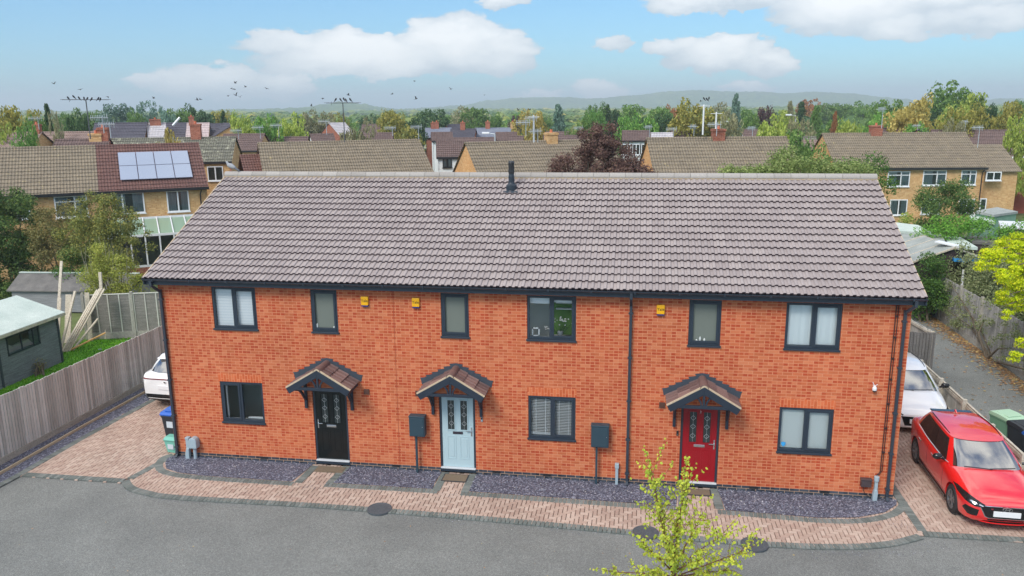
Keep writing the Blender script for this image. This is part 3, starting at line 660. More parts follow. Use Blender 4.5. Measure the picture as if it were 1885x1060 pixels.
# porch canopies
def canopy(cx):
    hw, dep, zf, za = .80, .70, 2.35, 2.83; c = D.objects.new('porch_canopy', None)
    C.objects.link(c); c.parent = T
    sl_ = atan2(za-zf, hw); L = sqrt(hw*hw+(za-zf)**2)+.02
    R = MB()
    for s in (-1, 1):
        up = Vector((-s*cos(sl_), 0, sin(sl_))); nr_ = Vector((s*sin(sl_), 0, cos(sl_))); base = Vector((cx+s*hw, 0, zf)); n = 3
        for k in range(n):           # three courses of tiles, each of two rolled tiles deep
            for t in range(2):
                ya = -dep+t*dep/2; yb = ya+dep/2-.004
                a0 = base+up*(k*L/n-.02); a1 = base+up*((k+1)*L/n+.02)
                prof = [(0, 0), (.3, 0), (.36, .012), (.42, .016), (.48, .012), (.54, 0), (.84, 0), (.88, .012), (.93, .016), (1, .01)]
                m0 = len(R.v)
                for u, h in prof: R.v.append(tuple(a0+Vector((0, ya+(yb-ya)*u, 0))+nr_*(.062+h)))
                for u, h in prof: R.v.append(tuple(a1+Vector((0, ya+(yb-ya)*u, 0))+nr_*(.032+h)))
                for u, h in prof: R.v.append(tuple(a0+Vector((0, ya+(yb-ya)*u, 0))+nr_*(.04+h)))
                q = len(prof)
                for i in range(q-1): R.f.append((m0+i, m0+i+1, m0+q+i+1, m0+q+i)); R.f.append((m0+2*q+i, m0+2*q+i+1, m0+i+1, m0+i))
    rt = R.build('canopy_roof', m_canopytile, c)
    Rd = MB()
    for k in range(2):
        y0_, y1_ = -dep-.005+k*.355, -dep+.35+k*.355; n = 8; r_ = .10
        pr = [(cx+r_*cos(pi*q/n), za-.01+r_*sin(pi*q/n)) for q in range(n+1)]+[(cx+(r_-.016)*cos(pi*q/n), za-.01+(r_-.016)*sin(pi*q/n)) for q in range(n, -1, -1)]
        Rd.prism(pr, y0_, y1_-.004, 1)
    Rd.build('canopy_ridge', m_canopytile, c)
    Rm = MB()
    n = 8
    for k in range(1, 2): pr = [(cx+.106*cos(pi*q/n), za-.01+.106*sin(pi*q/n)) for q in range(n+1)]+[(cx+.09*cos(pi*q/n), za-.01+.09*sin(pi*q/n)) for q in range(n, -1, -1)]; Rm.prism(pr, -.36, -.345, 1); Rm.prism(pr, -.03, -.012, 1)
    B = MB(); Mo = MB()
    for s in (-1, 1):
        e = Vector((cx+s*hw, 0, zf)); a = Vector((cx, 0, za)); up = (a-e).normalized(); nr_ = Vector((s*sin(sl_), 0, cos(sl_)))
        for (mb, y0_, y1_, h0, h1) in ((B, -dep-.02, -dep+.02, -.13, .03), (Mo, -dep-.005, -dep+.03, .031, .068)):
            q = [e+nr_*h0-up*.02, e+nr_*h1-up*.02, a+Vector((0, 0, h1/cos(sl_))), a+Vector((0, 0, h0/cos(sl_)))]
            mb.prism([(p.x, p.z) for p in q], y0_, y1_, 1)
        Mo.prism([(cx+s*(hw-.02), zf+.10), (cx+s*hw, zf+.03), (cx+s*(hw-.25), zf+.2)], -dep-.004, -dep+.02, 1) if False else None
        q = [e+nr_*-.0+Vector((-s*.02, 0, -.1)), e+Vector((0, 0, .02)), e+Vector((-s*.05, 0, .03)), e+Vector((-s*.05, 0, -.08))]
        B.box((min(e.x-s*.0, e.x-s*.045), -dep+.02, zf-.09), (max(e.x-s*.0, e.x-s*.045), -.02, zf+.02))
        # underside boards
        B.prism([(e.x, zf-.02), (e.x, zf+.02), (cx, za+.02), (cx, za-.02)], -dep+.02, -.02, 1)
    Mo.build('verge_mortar', m_mortar, c)
    # truss: tie beam, king post, two curved braces
    B.box((cx-.60, -dep-.015, zf-.02), (cx+.60, -dep+.035, zf+.055)).box((cx-.028, -dep-.01, zf+.05), (cx+.028, -dep+.03, za-.1))
    for s in (-1, 1):
        pts = [(cx+s*.055, -dep+.01, zf+.05), (cx+s*.07, -dep+.01, zf+.14), (cx+s*.12, -dep+.01, zf+.22), (cx+s*.20, -dep+.01, zf+.28)]
        for p, q in zip(pts, pts[1:]): B.bar(p, q, .04, .04, (0, 1, 0))
    B.build('truss', m_anth2, c, bevel=.004)
    for s in (-1, 1):
        g_ = MB(); x = cx+s*.62
        g_.box((x-.035, -.07, zf-.75), (x+.035, -.0, zf+.02)).box((x-.03, -dep+.04, zf-.06), (x+.03, -.07, zf+.01))
        arc = [(x, -.05, zf-.52), (x, -.14, zf-.42), (x, -.28, zf-.24), (x, -.42, zf-.12), (x, -dep+.1, zf-.05)]
        for p, q in zip(arc, arc[1:]): g_.bar(p, q, .05, .06)
        g_.build('bracket', m_anth2, c, bevel=.006)
    # stepped lead flashing on the wall
    F = MB(); hwf, zaf, zef = .92, 2.97, 2.49; n = 6
    for s in (-1, 1):
        for k in range(n):
            xa = hwf*(1-k/n); xb = hwf*(1-(k+1)/n); zt = zef+(zaf-zef)*(k+.35)/n; zt2 = zef+(zaf-zef)*(k+1)/n
            F.prism([(cx+s*(xa+.02), zt+.03), (cx+s*(xa-.05), zt-.10), (cx+s*xb, zt2-.16), (cx+s*xb, zt+.055)], -.012, -.002-.001*k, 1)
        F.prism([(cx+s*hwf, zef+.03), (cx+s*(hwf-.03), zef-.12), (cx, zaf-.16), (cx, zaf)], -.009, -.001, 1)
    F.build('flashing', m_lead, c)
    return c
for cx in (4.49, 7.87, 13.87): canopy(cx)

# ------------------------------------------------------------------ small things at the front
m_meter = mat('meter_box_green', lin(44, 66, 78), .5)
def meter(x0, x1, z0, z1, px, lab):
    t = thing('meter_box', lab, 'meter box', ((x0+x1)/2, -.13, 0), 0, 'dark meter boxes on posts'); w = (x1-x0)/2
    MB().box((-w, -.09, z0), (w, .11, z1)).box((-w-.01, -.1, z1-.03), (w+.01, .11, z1+.012)).build('cabinet', m_meter, t, bevel=.012)
    MB().box((-w+.03, -.098, z0+.03), (w-.03, -.088, z1-.05)).build('cabinet_door', m_meter, t, bevel=.006)
    MB().box((w-.06, -.106, (z0+z1)/2-.01), (w-.045, -.096, (z0+z1)/2+.01)).build('lock', m_steel, t)
    MB().box((px-.025, -.02, -.02), (px+.025, .03, z0)).build('post', m_meter, t)
meter(6.66, 7.06, 1.04, 1.58, -.05, 'dark green meter box on a thin post left of the pale blue door')
meter(11.26, 11.69, 1.02, 1.58, -.08, 'dark green meter box on a thin post right of the window with slatted blinds')
m_util = mat('pale_utility_grey', lin(160, 176, 184), .5)
t = thing('utility_box', 'pale grey meter pod and riser duct at the left end of the wall', 'utility box', (.56, -.1, 0))
MB().prism([(-.03, .33), (-.03, .55), (.0, .60), (.05, .63), (.11, .63), (.16, .60), (.19, .55), (.19, .33)], -.10, .09, 1).build('pod', m_util, t, bevel=.02)
MB().tube([(.08, 0, .0), (.08, 0, .34)], .045, 10).build('stub_pipe', m_util, t)
MB().box((-.16, -.02, .25), (-.07, .08, .58)).box((-.17, -.03, .55), (-.06, .09, .61)).prism([(-.19, .0), (-.08, .0), (-.07, .30), (-.15, .30), (-.19, .12)], -.05, .06, 1).build('riser_duct', m_util, t, bevel=.01)
t = thing('utility_pipe', 'pale grey cable duct by the slate bed between meter box and downpipe', 'duct', (11.9, -.07, 0))
MB().box((-.035, -.03, -.01), (.035, .05, .50)).box((-.05, -.045, .44), (.05, .06, .56)).build('duct', m_util, t, bevel=.01)
t = thing('utility_pipe', 'pale grey cable duct at the right end of the wall beside a brown box', 'duct', (17.98, -.08, 0))
MB().box((-.035, -.03, .2), (.035, .05, .56)).tube([(0, 0, .50), (0, 0, .62)], .06, 10).prism([(-.06, 0), (.04, 0), (.05, .2), (.035, .28), (-.035, .28), (-.06, .15)], -.05, .06, 1).build('duct', m_util, t, bevel=.01)
t = thing('junction_box', 'square brown junction box with a trailing cable on the right end of the wall', 'junction box', (17.76, 0, 0))
MB().box((-.12, -.11, .34), (.11, 0, .54)).box((-.13, -.12, .50), (.12, 0, .545)).build('enclosure', mat('dark_brown_plastic', lin(72, 60, 62), .5), t, bevel=.008)
MB().tube([(-.03, -.05, .35), (-.05, -.05, .24), (.02, -.06, .12), (.14, -.06, .06)], .008, 6).build('cable', m_black, t)

m_yel = mat('yellow_plastic', lin(240, 176, 12), .4); m_blue = mat('navy_plastic', lin(26, 40, 120), .4)
for x, lab in ((5.59, 'yellow alarm box on the wall right of the leftmost narrow upper window'), (6.90, 'yellow alarm box on the wall left of the middle narrow upper window'), (12.84, 'yellow alarm box on the wall just right of the central downpipe')):
    t = thing('alarm_box', lab, 'alarm box', (x, 0, 4.50), 0, 'yellow alarm boxes under the eaves')
    MB().prism([(-.09, -.10), (.09, -.10), (.095, .11), (.09, .125), (-.09, .125), (-.095, .11)], -.07, -.0, 1).build('case', m_yel, t, bevel=.012)
    MB().prism([(-.085, -.13), (.085, -.13), (.09, -.085), (-.09, -.085)], -.066, -.0, 1).build('strobe', m_blue, t, bevel=.006)
    text_mesh('Yale', .1, 'lettering', m_black, t, Matrix.Translation((0, -.072, .02)) @ FRONT @ Matrix.Scale(1, 4))
t = thing('security_camera', 'small white dome security camera on the wall near the right corner', 'camera', (17.74, 0, 2.80))
MB().lathe([(.035, .05), (.05, .02), (.05, -.03), (.04, -.04)], 14, Matrix.Translation((0, -.09, -.01))).box((-.02, -.09, .02), (.02, 0, .06)).bar((.0, -.05, .05), (-.05, -.08, .15), .012).bar((.02, -.05, .05), (.06, -.08, .10), .012).build('housing', m_white, t, bevel=.003)
MB().lathe([(.042, -.045), (.038, -.07), (.02, -.09), (.002, -.095)], 14, Matrix.Translation((0, -.09, 0))).build('dome', m_black, t, smooth=True)
t = thing('doorbell', 'small black doorbell left of the red door', 'doorbell', (13.34, 0, 1.42)); MB().box((-.025, -.03, -.06), (.025, 0, .06)).build('case', m_black, t, bevel=.006); MB().lathe([(.014, 0), (.012, .006)], 10, Matrix.Translation((0, -.03, -.03)) @ Matrix.Rotation(pi/2, 4, 'X')).build('button', m_chrome, t)
t = thing('doorbell', 'small pale doorbell camera right of the pale blue door', 'doorbell', (8.50, 0, 1.52)); MB().box((-.025, -.03, -.06), (.025, 0, .06)).build('case', m_util, t, bevel=.006); MB().box((-.02, -.034, .0), (.02, -.028, .05)).build('lens', m_black, t)
m_mat_ = rough_mat('coir', lin(104, 90, 76), lin(134, 118, 98), 90, .95, .6, .005); m_matedge = mat('mat_edge', (.04, .04, .045), .7)
for x0, x1, yb, lab, edge in ((4.12, 4.88, -.42, 'plain worn brown doormat at the black door', 0), (7.52, 8.17, -.50, 'brown doormat with dark rim at the pale blue door', 1), (13.52, 14.18, -.42, 'pale sandy doormat at the red door', 1)):
    t = thing('doormat', lab, 'doormat', (0, 0, .006), 0)
    MB().box((x0, yb, 0), (x1, -.08, .012)).build('rim', m_matedge if edge else m_mat_, t); MB().box((x0+.03, yb+.03, .011), (x1-.03, -.11, .018)).build('pile', m_mat_, t)
m_iron = rough_mat('manhole_iron', lin(72, 78, 84), lin(92, 98, 102), 30, .5, .3, .004)
for x, y, lab in ((6.43, -2.10, 'round dark manhole cover in the kerb line nearest the black door'), (12.6, -2.32, 'round dark manhole cover in the kerb line behind the sapling'), (14.90, -2.50, 'round dark manhole cover in the road right of the sapling')):
    t = thing('manhole_cover', lab, 'manhole', (x, y, .006), 0, 'round manhole covers by the kerb')
    MB().lathe([(.29, -.03), (.29, .012), (.265, .014), (.26, .008)], 32).build('frame', m_iron, t)
    c = MB().lathe([(.255, -.02), (.255, .010)], 32)
    for i in range(-4, 5):
        for j in range(-4, 5):
            if i*i+j*j < 17: c.box((i*.052-.014, j*.052-.014, .009), (i*.052+.014, j*.052+.014, .014))
    c.build('cover', m_iron, t)
# ------------------------------------------------------------------ fences
m_fence = mat('weathered_fence_board', (.2, .18, .16), .9, spec=.2); g = NG(m_fence)
c = g.ramp(g.rpi(), [(0, lin(166, 163, 156)), (.4, lin(194, 191, 184)), (1, lin(214, 211, 204))])
n1 = g.noise(14, 5, .7, stretch=(3, 3, .25)); c = g.mix(.4, c, g.ramp(n1, [(.3, (.6, .6, .6)), (.7, (1.3, 1.3, 1.3))]), 'MULTIPLY')
n2 = g.noise(.7, 4); c = g.mix(.3, c, g.ramp(n2, [(.3, (.72, .72, .66)), (.7, (1.2, 1.2, 1.2))]), 'MULTIPLY'); g.color(c); g.bump(n1, .5, .006)
m_fence2 = mat('grey_fence_board', (.2, .18, .16), .9, spec=.2); g = NG(m_fence2)
c = g.ramp(g.rpi(), [(0, lin(150, 147, 144)), (.5, lin(170, 167, 164)), (1, lin(188, 185, 182))])
n1 = g.noise(9, 5, .65, stretch=(.4, .4, 3)); c = g.mix(.55, c, g.ramp(n1, [(.3, (.6, .6, .6)), (.7, (1.3, 1.3, 1.3))]), 'MULTIPLY'); g.color(c); g.bump(n1, .5, .006)
m_conc = rough_mat('concrete_post', lin(148, 144, 136), lin(178, 174, 164), 12, fine=60)
m_paletimber = rough_mat('pale_timber', lin(176, 164, 146), lin(212, 202, 184), 5, stretch=(3, 3, 3), fine=40)
m_rail = rough_mat('fence_rail', lin(164, 156, 140), lin(206, 198, 184), 5, fine=40)
m_fgap = mat('painted_gap_shade', lin(62, 58, 54), .9)  # dark sheet behind the boards: overlap shadow lines put in as colour
m_gravb = rough_mat('gravel_board_timber', lin(150, 146, 134), lin(178, 172, 158), 4, stretch=(.6, .6, 3), fine=40)
def closeboard(name, label, cat, a, b, h, gravel=.15, posts=None, mt=m_fence, side=1, capping=False, wob=.012, group=None):
    a = Vector((a[0], a[1], 0)); b = Vector((b[0], b[1], 0)); L = (b-a).length; ang = atan2((b-a).y, (b-a).x); t = thing(name, label, cat, a, ang, group)
    B = MB(); x = 0
    while x < L:
        w = .1+RND.uniform(-.006, .006); dz = RND.uniform(-wob, wob); y = RND.uniform(-.003, .003); tl = RND.uniform(-.004, .004)
        B.prism([(x+.004, y-.024*side), (x+w-.006, y-.012*side), (x+w-.006, y+.002*side), (x+.004, y+.002*side)], gravel, h+dz); x += w
    B.build('boards', mt, t); MB().box((0, min(.004*side, .012*side), gravel), (L, max(.004*side, .012*side), h-.03)).build('gap_shade_sheet', m_fgap, t)
    if gravel: MB().box((0, -.035, -.05), (L, .02, gravel+.01)).build('gravel_board', m_gravb if mt == m_fence else m_conc, t)
    if posts:
        k = 0
        while k <= L+.01: MB().box((k-.05, (.02 if side < 0 else -.12)*1.0, -.1), (k+.05, (.12 if side < 0 else -.02), h+.04)).build('post', m_rail, t, bevel=.006); k += posts
        for z in (.35, h-.12): MB().box((0, .02*1.0 if side < 0 else -.06, z), (L, .06 if side < 0 else -.02, z+.08)).build('rail', m_rail, t)
    if capping: MB().box((0, -.03, h), (L, .03, h+.025)).build('capping', m_rail, t)
    return t
closeboard('board_fence', 'long weathered grey-brown close-board fence running back along the left driveway', 'fence', (-4.50, -6), (-4.38, 0), 1.80, capping=False)
f2 = closeboard('board_fence', 'far stretch of the weathered close-board fence disappearing behind the terrace on the left', 'fence', (-4.38, 0), (-4.05, 13), 1.78)
m_lapv = rough_mat('weathered_grey_board', lin(104, 100, 96), lin(140, 135, 130), 4, stretch=(5, 5, .4), fine=35, island=.3)
m_lap = rough_mat('weathered_lap_board', lin(112, 108, 104), lin(150, 145, 140), 2.5, stretch=(.6, .6, 9), fine=35)
t = thing('panel_fence', 'grey overlapped-panel fence with concrete posts behind the small lawn', 'fence', (-9.95, 10.05, 0), atan2(.62, 2.0))
for k in range(7):
    x0 = k*1.88; P = MB()
    for r in range(15):
        z = .28+r*.105; P.prism([(-.005, z), (.012, z+.0), (.004, z+.125), (-.005, z+.125)], x0+.06, x0+1.82, 0)
    q = len(P.v)
    for i in range(0, q): x_, y_, z_ = P.v[i]; P.v[i] = (x_, -y_, z_+.008*sin(x_*9+z_*3))
    P.build('fence_panel', m_lap, t)
    bt_ = MB()
    for u in (.06, .50, .94, 1.38, 1.78): bt_.box((x0+u, -.03, .26), (x0+u+.04, -.008, 1.86))
    bt_.box((x0+.06, -.035, 1.85), (x0+1.82, .025, 1.885)); bt_.build('batten', m_fence, t)
    MB().box((x0+.05, -.025, 0), (x0+1.83, .025, .28)).build('gravel_board', m_conc, t)
    MB().box((x0-.05, -.06, -.1), (x0+.05, .05, 1.93)).prism([(-.05, 1.93), (.05, 1.93), (0, 2.0)], -.05, .04, 1).build('post', m_conc, t) if k == 0 else MB().box((x0-.05, -.06, -.1), (x0+.05, .05, 1.95)).build('post', m_conc, t)

# low post and rail fence beside the red car
t = thing('low_fence', 'low timber fence with pale top rail and square posts beside the red car', 'fence', (21.56, -3.2, 0), pi/2)
L = 11.4; B = MB(); x = 0
while x < L: B.box((x, -.012+RND.uniform(-.004, .004), .05), (x+.094, .006, .93)); x += .1
B.build('boards', m_fence, t)
MB().box((0, -.0, .80), (L, .045, .90)).build('rail', m_rail, t); MB().box((0, .0, .25), (L, .045, .35)).build('rail', m_rail, t); MB().box((0, -.03, .93), (L, .03, .955)).build('capping', m_rail, t)
k = .3
while k < L+.1: MB().box((k-.055, -.0, -.1), (k+.055, .13, 1.04)).build('post', m_rail, t, bevel=.006); k += 1.83
closeboard('timber_fence', 'tall grey timber fence panel end-on above the white parked car on the right', 'fence', (20.2, 8.7), (22.07, 8.7), 1.80, mt=m_lapv)
t = closeboard('fence_return', 'fence return with pale rail and post behind the tall panel beside the alley', 'fence', (22.05, 8.75), (21.80, 10.6), 1.80, posts=1.6, side=-1)
m_fencefar = m_fence2
closeboard('board_fence', 'ivy-hung grey close-board fence along the far side of the alley', 'fence', (25.4, 4), (25.45, 22.5), 1.85, mt=m_fencefar, side=-1)
for i in range(9):
    o = MB().box((-.05, -.05, -.1), (.05, .05, 1.96)).build('post', m_conc, [q for q in D.objects if q.get('label', '').startswith('ivy-hung')][0]); o.location = (1.2+i*2.1, .06, 0)

# alley
m_alley = m_asph.copy(); m_alley.name = 'old_tarmac'
o = MB().face([(21.6, -1.2, -.028), (30, -1.2, -.028), (28.0, 6, -.028), (26.9, 22, -.028), (27, 40, -.028), (24.6, 40, -.028), (22.3, 12, -.028), (21.6, 9, -.028)]).build('path', m_alley); struct(o)
m_litter = mat('fallen_leaf', (.2, .1, .04), .8); g = NG(m_litter); g.color(g.ramp(g.rpi(), [(0, lin(120, 86, 58)), (.35, lin(158, 118, 76)), (.6, lin(190, 152, 104)), (.85, lin(120, 100, 66)), (1, lin(220, 196, 120))]))
lf = MB()
for k in range(3800):
    y = RND.uniform(5, 23); x = 25.3-abs(RND.gauss(0, .33)) if RND.random() < .93 else RND.uniform(22.4, 25.2)
    r = RND.uniform(.03, .065); a = RND.uniform(0, 6.3); z = -.02+RND.uniform(0, .02)
    lf.face([(x+r*cos(a), y+r*sin(a), z), (x+r*.6*cos(a+1.6), y+r*.6*sin(a+1.6), z+RND.uniform(0, .015)), (x-r*cos(a), y-r*sin(a), z), (x+r*.6*cos(a-1.6), y+r*.6*sin(a-1.6), z+RND.uniform(0, .015))])
struct(lf.build('leaf_litter', m_litter, fix=False), 'stuff')
fl_ = MB()
for k in range(150):
    x = RND.gauss(13, 2.2) if k < 70 else RND.uniform(-6, 20); y = RND.uniform(-8, -2.6); r = RND.uniform(.012, .028); a = RND.uniform(0, 6.3)
    fl_.face([(x+r*cos(a), y+r*sin(a), -.026), (x+r*.6*cos(a+1.6), y+r*.6*sin(a+1.6), -.018), (x-r*cos(a), y-r*sin(a), -.026), (x+r*.6*cos(a-1.6), y+r*.6*sin(a-1.6), -.02)])
struct(fl_.build('fallen_leaves', m_litter, fix=False), 'stuff')
gr_ = MB()
for k in range(1500):
    if k < 900: x = RND.uniform(-.2, 18.4); y = RND.uniform(-1.35, -.95)
    else: i_ = RND.randrange(len(kerb_f)-1); p_ = kerb_f[i_]; x = p_[0]+RND.uniform(0, .9); y = p_[1]-.1-abs(RND.gauss(0, .12))
    z = .012 if k < 900 else -.028; r = RND.uniform(.005, .013); a = RND.uniform(0, 6.3); P_ = [(x+r*cos(a+q*2.1), y+r*sin(a+q*2.1), z) for q in range(3)]+[(x, y, z+r)]; n = len(gr_.v); gr_.v.extend(P_); gr_.f.extend([(n, n+1, n+3), (n+1, n+2, n+3), (n+2, n, n+3)])
struct(gr_.build('stray_chippings', m_chip, fix=False), 'stuff')
# lawn: grass blades on a green sheet
m_lawn = rough_mat('lawn_green', lin(70, 128, 22), lin(106, 168, 36), 1.5, fine=30)
m_blade = mat('grass_blade', (.1, .3, .03), .7, spec=.2); g = NG(m_blade); g.color(g.ramp(g.rpi(), [(0, lin(62, 118, 20)), (.6, lin(98, 162, 34)), (1, lin(150, 190, 60))]))
lw = MB().face([(-9.1, -4, -.015), (-4.5, -4, -.015), (-4.1, 10.4, -.015), (-10.1, 10.2, -.015)]); gs = MB()
for k in range(14000):
    x = RND.uniform(-10, -6.5); y = RND.uniform(2.5, 10.5)
    if x < -9.0 and y < 7.2: continue
    if x > -6.5-(y-5)*.0 or (x > -7.0 and y < 3): continue
    a = RND.uniform(0, 6.3); h = RND.uniform(.03, .07); r = .012
    gs.face([(x+r*cos(a), y+r*sin(a), -.015), (x-r*cos(a), y-r*sin(a), -.015), (x+RND.uniform(-.03, .03), y+RND.uniform(-.03, .03), h)])
n = len(lw.v); lw.v += gs.v; lw.f += [tuple(i+n for i in f) for f in gs.f]
o = lw.build('lawn', m_lawn, fix=False); o.data.materials.append(m_blade)
o.data.polygons.foreach_set('material_index', [0]+[1]*(len(o.data.polygons)-1)); struct(o, 'stuff')

# ------------------------------------------------------------------ sheds and yard things on the left
m_shed = rough_mat('grey_painted_shiplap', lin(96, 103, 108), lin(128, 135, 138), 3, stretch=(.5, .5, 7), fine=40)
m_felt = rough_mat('pale_green_felt', lin(176, 190, 182), lin(200, 210, 202), 1.2, fine=50)
m_feltdark = rough_mat('dark_felt', lin(92, 90, 88), lin(124, 120, 116), 2, fine=50)
t = thing('garden_shed', 'grey painted shed with a pale felt roof and cobwebbed window behind the left fence', 'shed', (-8.93, 0, 0))
Wl = MB(); z = 0
for k in range(16):
    z0 = k*.115
    for (ya, yb) in ((-6, 7.25),): 
        if 1.05 < z0+.06 < 1.62:
            for (p, q) in ((-6, 2.2), (3.0, 4.7), (6.25, 7.25)): Wl.prism([(0, z0), (.018, z0), (.006, z0+.12), (0, z0+.12)], p, q, 1)
        else: Wl.prism([(0, z0), (.018, z0), (.006, z0+.12), (0, z0+.12)], ya, yb, 1)
Wl.face([(-3.4, 7.25, 0), (0, 7.25, 0), (0, 7.25, 1.80), (-1.7, 7.25, 2.35), (-3.4, 7.25, 1.8)])
Wl.build('wall', m_shed, t)
for y in (7.2, 4.3, 1.0): MB().box((.0, y-.04, -.02), (.045, y+.04, 1.8)).build('corner_trim', mat('dark_trim', lin(58, 66, 74), .7), t)
MB().box((-.6, 2.1, .9), (-.55, 6.4, 1.75)).build('shed_interior', m_roomdark, t)
for (a, b) in ((4.7, 6.25), (2.2, 3.0)):
    Wf = MB().box((-.01, a, 1.0), (.03, a+.05, 1.66)).box((-.01, b-.05, 1.0), (.03, b, 1.66)).box((-.01, a, 1.0), (.03, b, 1.05)).box((-.01, a, 1.61), (.03, b, 1.66))
    m_ = a+(b-a)*.42; Wf.box((-.01, m_, 1.0), (.03, m_+.04, 1.66)).box((-.01, m_+.55*(b-a)/1.5, 1.0), (.03, m_+.03+.55*(b-a)/1.5, 1.66)) if b-a > 1 else None
    fr = Wf.build('window', m_anth2, t); MB().face([(.005, a, 1.03), (.005, b, 1.03), (.005, b, 1.63), (.005, a, 1.63)]).build('pane', m_glass, fr, fix=False)
    MB().prism([(a+.2, 1.02), (b-.1, 1.02), (b-.3, 1.25), (a+.5, 1.18), (a+.35, 1.30)], -.35, -.2, 0).build('pale_cover', mat('dust_sheet', (.4, .42, .42), .9), fr)
rf_ = MB(); rz = 2.42; ez = 1.83
rf_.prism([(.22, ez), (-1.7, rz), (-3.6, ez), (-3.6, ez+.05), (-1.7, rz+.05), (.22, ez+.05)], -6.2, 7.42, 1)
ro_ = rf_.build('roof', m_felt, t)
MB().box((.20, -6.2, ez-.07), (.235, 7.42, ez+.03)).build('eaves_board', m_rail, t)
# dark gable shed further back
t = thing('garden_shed', 'low old grey timber shed with dark felt roof under the bushes at left', 'shed', (-16.2, 14, 0), radians(4))
MB().box((-.4, 0, 0), (5.3, 1.9, 1.02)).build('wall', rough_mat('bleached_boards', lin(122, 122, 124), lin(150, 150, 152), 3, stretch=(.5, .5, 6), fine=40), t)
MB().prism([(-.12, .98), (.95, 1.62), (2.0, .98), (2.0, 1.03), (.95, 1.67), (-.12, 1.03)], -.55, 5.4, 0).build('roof', m_feltdark, t)
MB().box((-.55, .88, 1.66), (5.4, 1.02, 1.70)).build('ridge_cap', m_felt, t)
# timbers leaning on the back fence
planks = [((-10.05, 8.3, 0), (-10.55, 9.9, 3.3), .10, .05, 'tallest grey plank standing upright by the left shed'), ((-9.95, 8.25, 0), (-10.30, 9.2, 1.95), .14, .05, 'plank leaning left with knots beside the shed corner'),
          ((-9.86, 8.3, 0), (-9.88, 9.6, 2.15), .09, .07, 'straight pale post leaning upright left of the bundle'), ((-9.78, 8.3, 0), (-9.12, 9.9, 2.15), .10, .05, 'leftmost pale plank of the fanned leaning bundle'),
          ((-9.72, 8.35, 0), (-9.00, 9.9, 2.20), .10, .05, 'second pale plank of the fanned leaning bundle'), ((-9.66, 8.4, 0), (-8.90, 9.9, 2.24), .08, .05, 'third pale plank of the fanned leaning bundle'),
          ((-9.60, 8.45, 0), (-8.80, 9.9, 2.20), .10, .04, 'rightmost pale plank of the fanned leaning bundle'), ((-9.55, 8.6, 0), (-9.25, 9.9, .95), .09, .05, 'short pale offcut leaning low against the panel fence'),
          ((-9.55, 8.5, .05), (-8.55, 9.3, .55), .09, .05, 'orange-toned short timber slanting over the lawn edge'), ((-9.70, 9.9, 0), (-9.68, 10.0, 2.0), .2, .03, 'wide pale board standing flat against the panel fence'),
          ((-10.45, 9.5, 0), (-10.5, 10, 1.9), .26, .04, 'broad brownish board standing beside the tallest plank'), ((-9.3, 10.25, 0), (-9.35, 10.5, 2.75), .13, .06, 'bleached jagged post rising behind the leaning timbers')]
m_orange = rough_mat('fresh_timber', lin(196, 150, 92), lin(214, 172, 116), 5)
for i, (a, b, w_, h_, lab) in enumerate(planks):
    tag(MB().bar(a, b, w_, h_).build('timber_plank', m_orange if i == 8 else m_paletimber, bevel=.004), lab, 'plank', 'timbers stacked by the left shed')
t = MB().prism([(-.06, 0), (.06, 0), (.06, .9), (-.06, .9)], -.012, .012, 1); o = t.build('plastic_offcut', mat('grey_plastic_sheet', lin(110, 122, 132), .5), bevel=.004)
o.location = (-7.35, 7.3, .45); o.rotation_euler = (radians(70), 0, radians(35)); tag(o, 'grey plastic offcut propped on the lawn behind the fence', 'offcut')

# ------------------------------------------------------------------ vegetation
def leaf_mat(name, c1, c2, c3=None, sat=1):
    m = D.materials.new(name); m.use_nodes = True; g = NG(m); t = m.node_tree
    g.b.inputs['Roughness'].default_value = .6; g.b.inputs['Specular IOR Level'].default_value = .25
    c1, c2 = g3(c1, 1.75), g3(c2, 1.65); c3 = g3(c3, 1.4) if c3 else None
    r = g.rpi(); st = [(0, c1), (.6, c2)]+([(1, c3)] if c3 else [(1, g3(c2, 1.25))]); c = g.ramp(r, st)
    ob = g.n('ShaderNodeObjectInfo').outputs['Random']; v = g.math('MULTIPLY_ADD', ob, .3, .85)
    cc = g.n('ShaderNodeCombineColor'); [g.l(v, cc.inputs[i]) for i in range(3)]; c = g.mix(1, c, cc.outputs[0], 'MULTIPLY')
    n_ = g.noise(.55, 3); c = g.mix(.5, c, g.ramp(n_, [(.35, (.72, .75, .7)), (.65, (1.3, 1.25, 1.1))]), 'MULTIPLY'); g.color(c)
    tr = g.n('ShaderNodeBsdfTranslucent'); g.l(c, tr.inputs[0]); mx = g.n('ShaderNodeMixShader'); mx.inputs[0].default_value = .3
    g.l(g.b.outputs[0], mx.inputs[1]); g.l(tr.outputs[0], mx.inputs[2]); g.l(mx.outputs[0], t.nodes['Material Output'].inputs[0]); return m
m_bark = rough_mat('bark', lin(84, 74, 62), lin(122, 110, 94), 8, stretch=(2, 2, .4)); m_palebark = rough_mat('pale_bark', lin(150, 142, 128), lin(190, 182, 168), 8)
